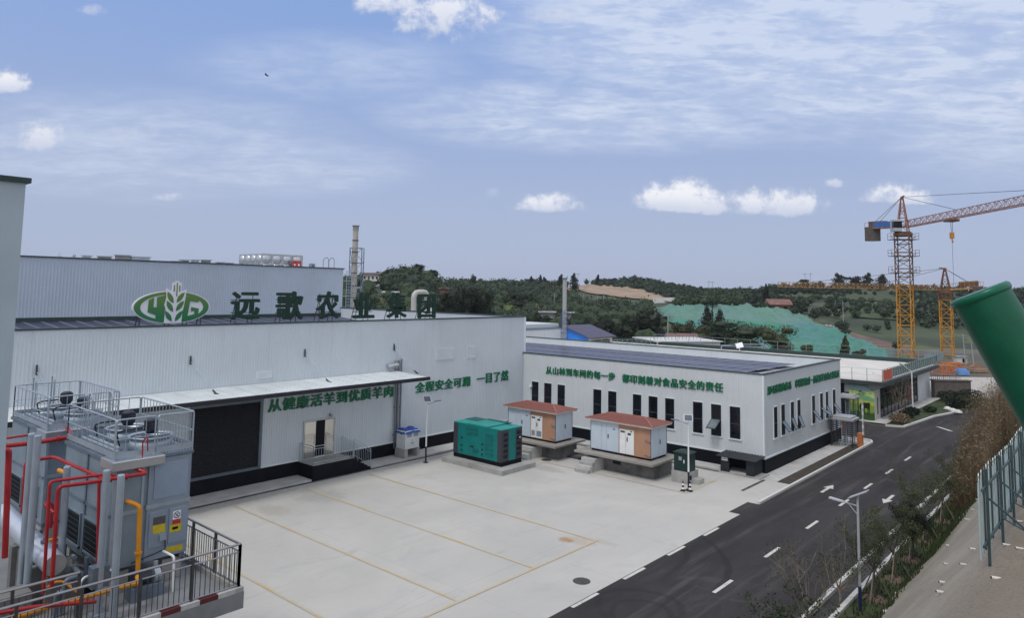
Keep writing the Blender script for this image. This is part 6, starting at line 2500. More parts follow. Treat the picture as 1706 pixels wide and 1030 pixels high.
def inside(px, py, cv, pad=0):
    top, bot = cv
    if px < max(top[0][0], bot[0][0]) - pad or px > min(top[-1][0], bot[-1][0]) + pad:
        return False
    return lerp_curve(top, px) - pad < py < lerp_curve(bot, px) + pad


def pix(q):
    v = V(q) - EYE
    d = v.dot(FW)
    return CX + F_PX * v.dot(RT) / d, CY - F_PX * v.dot(UP) / d, d


_ICO = None


def core(mb, c_, rad, rz, rr):
    """a small lumpy body inside a crown, so that it closes towards its middle"""
    global _ICO
    if _ICO is None:
        bm = bmesh.new()
        bmesh.ops.create_icosphere(bm, subdivisions=2, radius=1)
        bm.verts.ensure_lookup_table()
        _ICO = ([v.co.copy() for v in bm.verts], [tuple(v.index for v in f.verts) for f in bm.faces])
        bm.free()
    vs_ = [V(c_) + V((v.x * rad, v.y * rad, v.z * rz)) * rr.uniform(.72, 1.12) for v in _ICO[0]]
    mb.add(vs_, _ICO[1])


# distant woods: one mass
r_ = random.Random(33)
wood = MB()
n_ok = 0
tries = 0
while n_ok < 3100 and tries < 40000:
    tries += 1
    p = r_.uniform(545, 1730)
    d = 105 + 330 * r_.random() ** 0.8
    if p > 1220 and d > 345:
        continue
    if p < 745 and d > 245:
        continue
    if p > 1090 and d < 190 and r_.random() < .85:
        continue
    if p > 1500 and d < 170:
        continue
    if 860 < p < 1090 and d < 150 and r_.random() < .5:
        continue
    if p > 1240 and mnoise.noise(V((p * .012, d * .05, 9))) < r_.uniform(-.35, .12):
        continue
    q = gp_(p, d)
    px, py, _d = pix(q + V((0, 0, 1.5)))
    if inside(px, py - 10, SAND, 5) or any(inside(px, py, c, 3) for c in (NET1, NET2, SAND, FIELD, TRACK)) or any(inside(px, py - 5, c) for c in (NET1, NET2, SAND, TRACK)):
        continue
    s = r_.uniform(1.5, 3.4) * (1.15 if p < 1100 else .75 if p < 1240 else r_.uniform(.3, .75))
    hgt = s * r_.uniform(1.1, 1.7)
    if 950 < p and d > 350:
        s *= .8
        hgt *= .75
    if 728 < p < 842 and d < 135:
        continue
    if 590 < p < 645 and d < 226 and py < 488:
        continue
    if p < 1240 and r_.random() < .35 and mnoise.noise(V((q.x * .02, q.y * .02, 5))) > .12:
        continue
    n_ok += 1
    core(wood, q + V((0, 0, hgt * .5)), s * .52, hgt * .36, r_)
    nl = int(95 if d < 180 else 70 if d < 280 else 48)
    ls = .34 if d < 180 else .5 if d < 280 else .68
    for _ in range(nl):
        v = rv(r_)
        v *= (.42 + .42 * r_.random()) / max(.2, v.length) if r_.random() < .75 else .8
        leafq(wood, q + V((v.x * s, v.y * s, hgt * .55 + v.z * hgt * .55)), ls * r_.uniform(.7, 1.3), r_, 1.3)
tag(wood.build('distant_woods', lf_far), kind='stuff')


# single trees one can tell apart
def big_crown(seed, w, h, nl, ls, kind):
    rr = random.Random(seed)
    lf = MB()
    lobes = []
    if kind == 'cypress':
        for i in range(9):
            t = i / 8
            rad = w * .5 * (math.sin(math.pi * (.12 + .80 * t)) ** .7) * (1.05 - .5 * t)
            lobes.append((V((rr.uniform(-.1, .1) * w, rr.uniform(-.1, .1) * w, h * (.08 + .86 * t))), rad * 1.12, h * .13))
    else:
        for i in range(11):
            a = rr.uniform(0, 6.28)
            rad = w * .5 * rr.uniform(.15, .72)
            zz = h * rr.uniform(.38, .86)
            k = 1 - abs(zz / h - .6) * .9
            lobes.append((V((math.cos(a) * rad * k, math.sin(a) * rad * k, zz)), w * rr.uniform(.15, .26), h * rr.uniform(.09, .16)))
        lobes.append((V((0, 0, h * .62)), w * .34, h * .24))
        lobes.append((V((0, 0, h * .30)), w * .30, h * .16))
    for c_, rad, rz in lobes:
        core(lf, c_, rad * .62, rz * .62, rr)
    for _ in range(nl):
        c_, rad, rz = rr.choice(lobes)
        v = rv(rr)
        v = v.normalized() * (v.length ** .45)
        leafq(lf, c_ + V((v.x * rad, v.y * rad, v.z * rz)), ls * rr.uniform(.6, 1.4), rr, 1.4)
    return lf


def far_tree(px, ytop, wpx, d, kind, lm_, label, nl=700, group=None, zb=None, seed=None):
    b0 = gp_(px, d)
    if zb is not None:
        b0.z = zb
    top = PD(px, ytop, d)
    h = max(1.5, top.z - b0.z)
    w_ = wpx * d / F_PX
    px_m = d / 711.0
    ls = max(.10, px_m * 1.0)
    lf = big_crown(seed if seed is not None else int(px * 7 + d), w_, h, nl, ls, kind)
    t = thing('cypress' if kind == 'cypress' else 'tree', tuple(b0), label, 'tree', group)
    l2 = MB()
    l2.v = [tuple(V(v) + b0) for v in lf.v]
    l2.f, l2.mi = lf.f, lf.mi
    l2.build('crown', lm_, t)
    tr = MB().tube([b0 - V((0, 0, .3)), b0 + V((0, 0, h * .3)), b0 + V((w_ * .03, 0, h * .62))], [w_ * .05 + .05, w_ * .04 + .03, .04], 6)
    for k in range(4):
        a = k * 1.7 + px
        tr.tube([b0 + V((0, 0, h * (.28 + .07 * k))), b0 + V((math.cos(a) * w_ * .25, math.sin(a) * w_ * .25, h * (.5 + .08 * k)))], [.05 + w_ * .012, .02], 5)
    tr.build('trunk', bark, t)
    return t


TREES = [
    (888, 462, 14, 318, 'cypress', lf_dark, 'dark columnar tree on the ridge, left end of its row'),
    (902, 460, 10, 320, 'cypress', lf_dark, 'slim dark columnar tree on the ridge above the light green field'),
    (908, 463, 11, 322, 'cypress', lf_dark, 'dark columnar tree on the ridge next to the slim one'),
    (936, 459, 14, 318, 'cypress', lf_dark, 'dark broad cypress on the ridge just left of the grey stack'),
    (957, 457, 20, 318, 'cypress', lf_dark, 'large dark cypress clump right of the grey stack top'),
    (997, 459, 9, 400, 'cypress', lf_dark, 'dark pointed tree at the left end of the sandy cut skyline'),
    (1012, 464, 11, 405, 'round', lf_dark, 'dark round tree on the skyline above the sandy cut, left one'),
    (1025, 463, 12, 405, 'round', lf_dark, 'dark round tree on the skyline above the sandy cut, right one'),
    (1072, 464, 14, 410, 'round', lf_dark, 'dark round tree on the hill crest, right of the sandy cut centre'),
    (1179, 512, 38, 142, 'cypress', lf_dark, 'tall dark cypress before the green netting, left of the pair'),
    (1199, 518, 36, 141, 'cypress', lf_dark, 'dark cypress before the green netting, right of the pair'),
    (1277, 476, 11, 200, 'cypress', lf_dark, 'lone dark columnar cypress above the upper green netting'),
    (1398, 457, 30, 322, 'cypress', lf_dark, 'dark tree group on the right ridge, leftmost crown'),
    (1424, 460, 34, 322, 'round', lf_dark, 'dark wide crown in the middle of the right ridge group'),
    (1446, 456, 24, 322, 'cypress', lf_dark, 'dark pointed crown in the right ridge group'),
    (1469, 458, 28, 322, 'cypress', lf_dark, 'dark broad crown at the right end of the ridge group'),
    (1342, 466, 22, 322, 'round', lf_dark, 'round tree on the ridge under the twin power poles'),
    (1366, 469, 18, 322, 'round', lf_dark, 'small round tree on the ridge right of the twin power poles'),
    (1306, 476, 26, 300, 'round', lf_dark, 'round tree on the ridge left of the long jib end'),
    (745, 470, 44, 106, 'round', lf_dark, 'dark tree behind the warehouse, left of the dark hedge row'),
    (770, 468, 46, 108, 'round', lf_dark, 'tall dark tree behind the warehouse, in the middle of its row'),
    (792, 467, 44, 110, 'round', lf_dark, 'tall dark tree behind the warehouse, third of its row'),
    (814, 473, 42, 108, 'round', lf_dark, 'dark tree behind the warehouse at the right end of its row'),
    (618, 458, 20, 228, 'round', lf_dark, 'dark tree on the hill behind the white house'),
    (652, 447, 30, 226, 'round', lf_dark, 'round dark tree on the left hilltop, left shoulder'),
    (676, 443, 26, 228, 'round', lf_dark, 'airy tree at the top of the left hill'),
    (700, 440, 30, 228, 'round', lf_dark, 'highest dark tree on the left hill'),
    (722, 448, 28, 228, 'round', lf_dark, 'dark tree on the right shoulder of the left hill'),
    (790, 457, 14, 300, 'round', lf_far, 'thin tree on the skyline above the dark row'),
    (1048, 522, 52, 116, 'round', lf_dark, 'dark tree behind the blue building roof'),
    (1072, 514, 56, 118, 'round', lf_dark, 'large dark tree between blue building and white low block'),
    (1094, 528, 36, 116, 'cypress', lf_dark, 'dark conifer at the left end of the white low block'),
    (1010, 526, 52, 122, 'round', lf_dark, 'dark tree just over the blue building roof'),
    (968, 534, 40, 124, 'round', lf_far, 'green tree right of the grey stack behind the blue building'),
    (1140, 532, 56, 124, 'round', lf_olive, 'olive bushy tree behind the white low block'),
    (1170, 540, 46, 122, 'round', lf_olive, 'olive bush left under the cypress pair'),
    (1242, 524, 120, 112, 'round', lf_far, 'wide round green tree in front of the netting'),
    (1293, 537, 76, 108, 'round', lf_olive, 'yellowish round tree right of the wide green one'),
    (1200, 545, 60, 114, 'round', lf_far, 'green bush left of the wide round tree'),
    (1342, 571, 26, 112, 'round', lf_olive, 'small bush against the netting by the roof railing'),
    (1405, 561, 16, 122, 'cypress', lf_olive, 'small pointed tree standing on the netting'),
    (1428, 580, 26, 116, 'round', lf_olive, 'low reddish bush on the netting behind the roof railing'),
    (72, 420, 12, 130, 'round', lf_far, 'small tree top over the tall hall roof, at far left'),
    (98, 419, 20, 130, 'round', lf_far, 'tree crown over the tall hall roof, left of two together'),
    (122, 416, 28, 130, 'round', lf_far, 'largest tree crown over the tall hall roof'),
    (870, 498, 46, 190, 'round', lf_far, 'pale green tree beyond the end of the warehouse'),
    (905, 522, 34, 125, 'round', lf_far, 'green tree left of the grey stack over the rear white wall'),
    (888, 530, 30, 118, 'round', lf_olive, 'olive bush right beside the warehouse end corner'),
]
for px, yt, w_, d, kd, lm_, lb in TREES:
    far_tree(px, yt, w_, d, kd, lm_, lb, nl=3400 if d < 130 else 1500 if d < 240 else 650)

# ------------------------------------------------------------------ far buildings and yard structures behind
# blue annex with a mono-pitch roof
X_b = -56.2
an = thing('blue_annex', (-54, 78, 0), 'building with a bright blue side wall, dark purple roof and cream front', 'building')
Xf = -52.6
pa, pb = PY(943, 546, 75), PY(973, 561, 75)
za, zb_ = 5.72, 4.55
ye = PX(1020, 558, Xf).y
ym_ = 75.0
MB().add([(X_b, ym_, 0), (Xf, ym_, 0), (Xf, ym_, zb_), (X_b, ym_, za)], [(0, 1, 2, 3)]).build('side_wall', mat('annex_blue', (.035, .22, .72), .5, 0, .06, 1), an)
MB().add([(Xf, ym_, 0), (Xf, ye, 0), (Xf, ye, zb_ - .05), (Xf, ym_, zb_ - .05)], [(0, 1, 2, 3)]).add([(X_b, ye, 0), (Xf, ye, 0), (Xf, ye, zb_), (X_b, ye, za)], [(0, 3, 2, 1)]).build('front_wall', mat('annex_cream', (.52, .49, .42), .7, 0, .06, 1), an)
rd = V((Xf - X_b, 0, zb_ - za)).normalized()
MB().obox(((X_b + Xf) / 2 + .1, (ym_ + ye) / 2, (za + zb_) / 2 + .08), rd * 2.25, V((0, (ye - ym_) / 2 + .35, 0)), V((0, 0, .07))).build('roof', mat('annex_roof', (.075, .07, .115), .5, .1, .1, .6), an)
sn = thing('annex_sign', (Xf, 77, 3.5), 'row of small dark green characters on the cream annex front', 'sign')
for i, ch in enumerate('农产品质量安全检验检疫'):
    y0 = ym_ + .6 + i * ((ye - ym_ - 1.2) / 11)
    letter(ch, (Xf + .01, y0, 3.55), (0, 1, 0), (0, 0, 1), (1, 0, 0), (ye - ym_ - 1.2) / 11.5, .72, .05, dkgreen_letter, sn)
# rear white block left of it
rb = thing('rear_block', (-57, 68, 0), 'white flat block behind the wing, left of the blue wall', 'building')
MB().box(-70, -56.3, 57, 74.95, 0, 5.55).build('wall', wall_pale, rb)
MB().box(-70, -56.25, 57, 74.98, 5.55, 5.62).box(-70, -56.9, 57.2, 74.9, 5.62, 5.70).build('parapet_cap', galv_dark, rb)
MB().box(-70, -58.5, 58, 76.5, 5.70, 6.1).build('upper_roof', roof_w := mat('block_roof', (.55, .58, .60), .6, 0, .06, .5), rb)
# white low block
lb_ = thing('low_block', (-46, 92, 0), 'low white flat-roofed block with a small roof railing behind the wing', 'building')
c0, c1 = PD(1095, 573, 97), PD(1200, 573, 99)
ddx = (c1 - c0)
ddx.z = 0
un = ddx.normalized()
vn = V((-un.y, un.x, 0))
zt_ = PD(1095, 570, 97).z
ctr = (c0 + c1) / 2 + vn * 4
MB().obox((ctr.x, ctr.y, zt_ / 2), un * ddx.length / 2, vn * 4, V((0, 0, zt_ / 2))).build('wall', mat('block_white', (.62, .63, .62), .7, 0, .05, .8), lb_)
MB().obox((ctr.x, ctr.y, zt_ + .06), un * (ddx.length / 2 + .3), vn * 4.3, V((0, 0, .06))).build('roof_edge', mat('block_edge', (.55, .56, .56), .7, 0, .05, 1), lb_)
rl_ = MB()
for i in range(14):
    q = c0 + un * (.8 + i * .55) + vn * 3
    rl_.bar((q.x, q.y, zt_ + .1), (q.x, q.y, zt_ + .75), .04)
q0, q1 = c0 + un * .8 + vn * 3, c0 + un * 8 + vn * 3
rl_.bar((q0.x, q0.y, zt_ + .75), (q1.x, q1.y, zt_ + .75), .05)
rl_.build('roof_railing', galv_dark, lb_)
# light steel frame behind the wing parapet
pg = thing('steel_canopy_frame', tuple(gp_(1240, 92)), 'light grey steel canopy frame with thin posts behind the wing', 'frame')
a0, a1 = PD(1202, 576, 90), PD(1279, 579, 92)
b0, b1 = PD(1225, 574, 96), PD(1270, 574, 97)
for k, (p_, q_) in enumerate(((a0, a1), (b0, b1), (a0, b0), (a1, b1))):
    MB().bar(p_, q_, .12).build('frame_beam', galv, pg)
for p_ in (a0, a1, b0, b1, a0.lerp(a1, .35), a0.lerp(a1, .7)):
    MB().bar((p_.x, p_.y, 0), p_, .10).build('frame_post', galv, pg)
q = PD(1232, 577, 88)
sl2 = thing('solar_lamp', (q.x, q.y, 0), 'solar lamp whose panel shows above the wing parapet', 'solar lamp')
MB().bar((q.x, q.y, 0), tuple(q), .09).build('pole', white_paint, sl2)
MB().obox(q + V((0, 0, .1)), RTH * .42 + V((0, 0, .1)), FWH * .3 + V((0, 0, .25)), V((0, 0, .03))).build('solar_panel', white_paint, sl2)
# sheds and roofs
def house(px, yeave, wpx, d, hh, roof_h, wallm, roofm, label, nwin=0, name='house'):
    c_ = PD(px, yeave, d)
    w_ = wpx * d / F_PX
    t = thing(name, (c_.x, c_.y, c_.z - hh), label, 'house')
    U, N_ = RTH, FWH
    ctr_ = V((c_.x, c_.y, c_.z - hh / 2)) + N_ * w_ * .3
    MB().obox(ctr_, U * w_ / 2, N_ * w_ * .3, V((0, 0, hh / 2))).build('wall', wallm, t)
    e = w_ * .06 + .2
    zt = c_.z
    A_ = [ctr_ + U * s1 * (w_ / 2 + e) + N_ * s2 * (w_ * .3 + e) for s1, s2 in ((-1, -1), (1, -1), (1, 1), (-1, 1))]
    A_ = [V((a.x, a.y, zt)) for a in A_]
    r0, r1 = (A_[0] + A_[3]) / 2 + V((0, 0, roof_h)), (A_[1] + A_[2]) / 2 + V((0, 0, roof_h))
    MB().add(A_ + [r0, r1], [(0, 1, 5, 4), (2, 3, 4, 5), (1, 2, 5), (3, 0, 4), (0, 3, 2, 1)]).build('roof', roofm, t)
    for i in range(nwin):
        q_ = ctr_ + U * (-w_ / 2 + w_ * (i + .5) / nwin) - N_ * (w_ * .3 + .03)
        MB().obox(q_, U * w_ * .12 / max(1, nwin) * 1.6, N_ * .03, V((0, 0, hh * .2))).build('window', black, t)
    return t


hw, hr = mat('house_white', (.60, .60, .58), .8, 0, .06, 1), mat('house_roof', (.11, .075, .07), .8, 0, .15, 1)
house(618, 457.5, 27, 215, 2.0, .6, hw, hr, 'white farmhouse with dark roof on the left hill', 4)
house(1300, 508, 34, 190, 1.6, 1.5, mat('red_brick', (.20, .085, .07), .9, 0, .15, 1), mat('red_roof', (.20, .11, .10), .9, 0, .2, 1), 'red-roofed brick farmhouse beside the upper netting', 2)
house(740, 481, 14, 165, 3.0, .2, MATS['red_brick'], hr, 'small red brick wall hut among the dark trees', 0, 'hut')
house(930, 480, 20, 300, 1.5, 1.0, mat('house_grey', (.24, .25, .25), .9, 0, .1, 1), hr, 'grey hut on the ridge just left of the grey stack', 0, 'hut')
house(1138, 567, 44, 112, 2.2, 1.0, MATS['house_grey'], MATS['red_roof'], 'old red-roofed shed behind the white low block', 0, 'shed')
house(912, 521, 24, 150, 1.2, .3, MATS['house_grey'], MATS['house_grey'], 'long grey shed left of the grey stack', 0, 'shed')
house(948, 522, 16, 150, 1.2, .3, MATS['house_grey'], MATS['house_grey'], 'short grey shed right of the grey stack', 0, 'shed')
house(1258, 490, 12, 330, 1.6, .8, hw, hr, 'tiny white house on the distant saddle', 1)
house(655, 488, 34, 170, 1.2, .4, MATS['house_grey'], mat('tin_roof', (.34, .36, .38), .6, .2, .1, 1), 'grey tin-roofed shed on the left hill slope', 0, 'shed')
wq = [on_land(x, 506) for x in (1088, 1125)]
if all(wq):
    MB().bar(wq[0] + V((0, 0, 1.0)), wq[1] + V((0, 0, 1.0)), .3, 2.2).solo('retaining_wall', hw, 'long white retaining wall at the right end of the sandy cut', 'wall')
for i in range(5):
    q = gp_(1376 + i * 6.2, 176)
    q = V((q.x, q.y, PD(1376 + i * 6.2, 548 + i * .6, 176).z))
    MB().obox(q + V((0, 0, .45)), RTH * .33, FWH * .04, V((0, 0, .65))).obox(q + V((0, 0, -.5)), RTH * .05, FWH * .05, V((0, 0, .5))).solo('white_board', hw, ['first', 'second', 'middle', 'fourth', 'last'][i] + ' of five white boards standing above the netting, from the left', 'board', 'white boards above the netting')

# utility poles
for px, yt, yb, d, lb in ((924, 490, 512, 210, 'utility pole left of the grey stack'), (963, 455, 475, 318, 'utility pole by the large ridge cypress'), (972, 491, 510, 215, 'utility pole just right of the grey stack'),
                          (996, 492, 511, 220, 'utility pole below the sandy cut, left one'), (1006, 488, 512, 222, 'utility pole with crossarm below the sandy cut'), (1068, 497, 516, 225, 'utility pole under the right end of the sandy cut'),
                          (1113, 522, 572, 112, 'tall utility pole behind the white low block'), (1404, 502, 545, 190, 'utility pole above the five white boards'), (1604, 556, 604, 112, 'grey pole by the white site cabin'),
                          (1618, 572, 606, 112, 'grey pole right of the white site cabin'), (1223, 545, 580, 112, 'thin pole in the wide round tree'), (1181, 468, 484, 360, 'skyline pole at the dip of the far ridge'),
                          (1187, 469, 485, 362, 'second skyline pole at the dip of the far ridge'), (1341, 455, 472, 330, 'left of the twin power poles on the right ridge'), (1350, 455, 473, 330, 'right of the twin power poles on the right ridge')):
    t_, b_ = PD(px, yt, d), gp_(px, d)
    pl = thing('utility_pole', tuple(b_), lb, 'pole', 'utility poles on the hills')
    r0 = max(.10, d / 711 * .28)
    MB().tube([b_ - V((0, 0, .5)), t_], [r0, r0 * .7], 6).build('pole', mat('pole_concrete', (.30, .30, .30), .8, 0, .1, 2), pl)
    MB().bar(t_ - RTH * 1.0 - V((0, 0, .5)), t_ + RTH * 1.0 - V((0, 0, .5)), r0 * 1.1).build('crossarm', galv_dark, pl)

# boiler chimney with braced frame
ch = PD(588, 516, 78)
ct = PD(593.5, 373.5, 78)
cx_, cy__ = ch.x, ch.y
cm_ = thing('chimney', (cx_, cy__, 0), 'tall beige steel chimney with dark bands and a braced frame', 'chimney')
MB().tube([(cx_, cy__, 0), (cx_, cy__, 9), (cx_, cy__, ct.z - .25)], [.36, .34, .29], 18).build('flue', mat('flue_beige', (.40, .38, .34), .6, .2, .08, 1, streak=.25), cm_, smooth=True)
for z in (9.3, 10.6, 12.0, 13.1, 14.3, 15.6):
    MB().tube([(cx_, cy__, z), (cx_, cy__, z + .07)], .37, 16).build('flue_band', cap_dark, cm_)
MB().tube([(cx_, cy__, ct.z - .65), (cx_, cy__, ct.z - .15), (cx_, cy__, ct.z - .14), (cx_, cy__, ct.z - .08)], [.33, .33, .44, .44], 18).build('flue_cap', mat('flue_cap', (.30, .29, .27), .6, .2, .1, 2), cm_)
fr = MB()
zt1, zb1 = PD(592, 413, 78).z, 0
cor = [V((cx_, cy__, 0)) + RTH * a + FWH * b_ for a, b_ in ((-.45, -.45), (.85, -.45), (.85, .7), (-.45, .7))]
for c_ in cor:
    fr.bar((c_.x, c_.y, 0), (c_.x, c_.y, zt1), .07)
nlev = 9
for i in range(nlev + 1):
    z = zt1 * i / nlev
    for k in range(4):
        a, b_ = cor[k], cor[(k + 1) % 4]
        fr.bar((a.x, a.y, z), (b_.x, b_.y, z), .05)
        if i < nlev:
            z2 = zt1 * (i + 1) / nlev
            fr.bar((a.x, a.y, z), (b_.x, b_.y, z2), .04)
fr.build('braced_frame', galv_dark, cm_)

# grey stack behind the wing
sp_ = PD(940, 563, 78)
stp = PD(940.5, 463, 78)
sk = thing('exhaust_stack', (sp_.x, sp_.y, 0), 'slim grey exhaust stack with ladder rungs in front of the blue wall', 'chimney')
MB().tube([(sp_.x, sp_.y, 0), (sp_.x, sp_.y, stp.z)], .225, 14).build('flue', mat('stack_grey', (.42, .42, .42), .6, .2, .08, 1), sk, smooth=True)
MB().tube([(sp_.x, sp_.y, stp.z - .15), (sp_.x, sp_.y, stp.z)], .30, 14).tube([V((sp_.x, sp_.y, stp.z)) + RTH * .2, V((sp_.x, sp_.y, stp.z + .2)) + RTH * .3], .05, 6).build('flue_cap', galv_dark, sk)
fr = MB()
cor = [V((sp_.x, sp_.y, 0)) + RTH * a + FWH * b_ for a, b_ in ((-.36, -.3), (.36, -.3))]
for c_ in cor:
    fr.bar((c_.x, c_.y, 0), (c_.x, c_.y, 8.2), .05)
for i in range(12):
    z = 2 + i * .55
    fr.bar((cor[0].x, cor[0].y, z), (cor[1].x, cor[1].y, z), .04)
    if i % 2:
        fr.bar((cor[0].x, cor[0].y, z), (cor[1].x, cor[1].y, z + .55), .03)
fr.build('stack_ladder', mat('ladder_blue', (.06, .10, .30), .5, .2, .1, 2), sk)

# bent duct behind the warehouse roof
dc = thing('bent_duct', tuple(PD(705, 525, 68)), 'beige inverted-U duct pipe with a box hood behind the last rooftop character', 'duct')
p0, p1, p2, p3 = PD(689.5, 540, 68), PD(689.5, 487, 68), PD(711, 487, 69), PD(711, 502, 69)
MB().bend([V((p0.x, p0.y, 3)), p1, p2, p3], .26, 16, fr=.55).build('duct_pipe', mat('duct_beige', (.46, .45, .41), .5, .1, .06, 1), dc, smooth=True)
for z in (p3.z + .0, p3.z - .55):
    MB().tube([(p3.x, p3.y, z), (p3.x, p3.y, z + .08)], .36, 14).build('duct_flange', white_paint, dc)
MB().obox(V((p3.x, p3.y, p3.z - 1.2)), RTH * .55, FWH * .55, V((0, 0, .55))).obox(V((p3.x, p3.y, 3.5)), RTH * .75, FWH * .7, V((0, 0, p3.z - 5.2))).build('duct_hood', mat('hood_white', (.55, .56, .55), .6, 0, .06, 1), dc)

# far rooftop boxes seen over the tall hall
for i, (px, yt, wpx) in enumerate(((146, 427, 9), (176, 428, 16), (206, 426, 18), (235, 429, 26), (295, 436, 14), (309, 434, 11), (327, 434, 9), (345, 434, 12), (369, 438, 10), (384, 439, 8))):
    q = PX(px, yt, XH - 12)
    w_ = wpx * 75 / F_PX
    t = thing('roof_vent_box', (q.x, q.y, HT), ('small grey rooftop unit on the tall hall, number %s from the left wall' % ('one two three four five six seven eight nine ten'.split()[i])) if False else
              ['short pale box on the tall hall roof, nearest the tree crowns', 'low wide box on the tall hall roof beside the pale one', 'stepped box on the tall hall roof, tallest of the left four', 'long low box on the tall hall roof, last of the left four',
               'dark low box on the tall hall roof, first of the right group', 'pale box on the tall hall roof over the emblem', 'small pale box on the tall hall roof right of the emblem top', 'dark plant-like box on the tall hall roof',
               'tiny low box on the tall hall roof before the tank', 'tiny low box on the tall hall roof nearest the tank'][i], 'roof vent', 'small boxes on the tall hall roof')
    MB().box(q.x - .5, q.x, q.y - w_ / 2, q.y + w_ / 2, HT, max(HT + .2, q.z)).build('vent_body', MATS['house_grey'] if i % 3 else galv, t)
    MB().box(q.x - .6, q.x + .1, q.y - w_ / 2 - .1, q.y + w_ / 2 + .1, max(HT + .2, q.z), max(HT + .2, q.z) + .08).build('vent_lid', galv, t)

# ------------------------------------------------------------------ tower cranes and the building site
def lattice(mb, p, q, w_, n, leg=.12, br_=.07, tri=False, up=(0, 0, 1), taper=1.0):
    p, q = V(p), V(q)
    d = (q - p)
    dn = d.normalized()
    a = V(up).cross(dn)
    if a.length < 1e-2:
        a = V((0, 1, 0)).cross(dn)
    a.normalize()
    c = dn.cross(a)
    offs = ((-1, -1), (1, -1), (1, 1), (-1, 1)) if not tri else ((-1, -.8), (1, -.8), (0, 1.0))
    k = len(offs)
    rings = []
    for i in range(n + 1):
        f = 1 + (taper - 1) * i / n
        rings.append([p + d * (i / n) + (a * ox + c * oy) * (w_ / 2 * f) for ox, oy in offs])
    for j in range(k):
        mb.bar(rings[0][j], rings[-1][j], leg)
    for i in range(n):
        for j in range(k):
            j2 = (j + 1) % k
            if i % 2 == 0:
                mb.bar(rings[i][j], rings[i + 1][j2], br_)
            else:
                mb.bar(rings[i][j2], rings[i + 1][j], br_)
            mb.bar(rings[i + 1][j], rings[i + 1][j2], br_)


cy_m = mat('crane_yellow', (.54, .25, .03), .5, .1, .15, 1.5)
cr_m = mat('crane_brown', (.17, .085, .045), .55, .1, .2, 1.5)
cr_r = mat('crane_red', (.30, .14, .09), .5, .1, .2, 1.5)


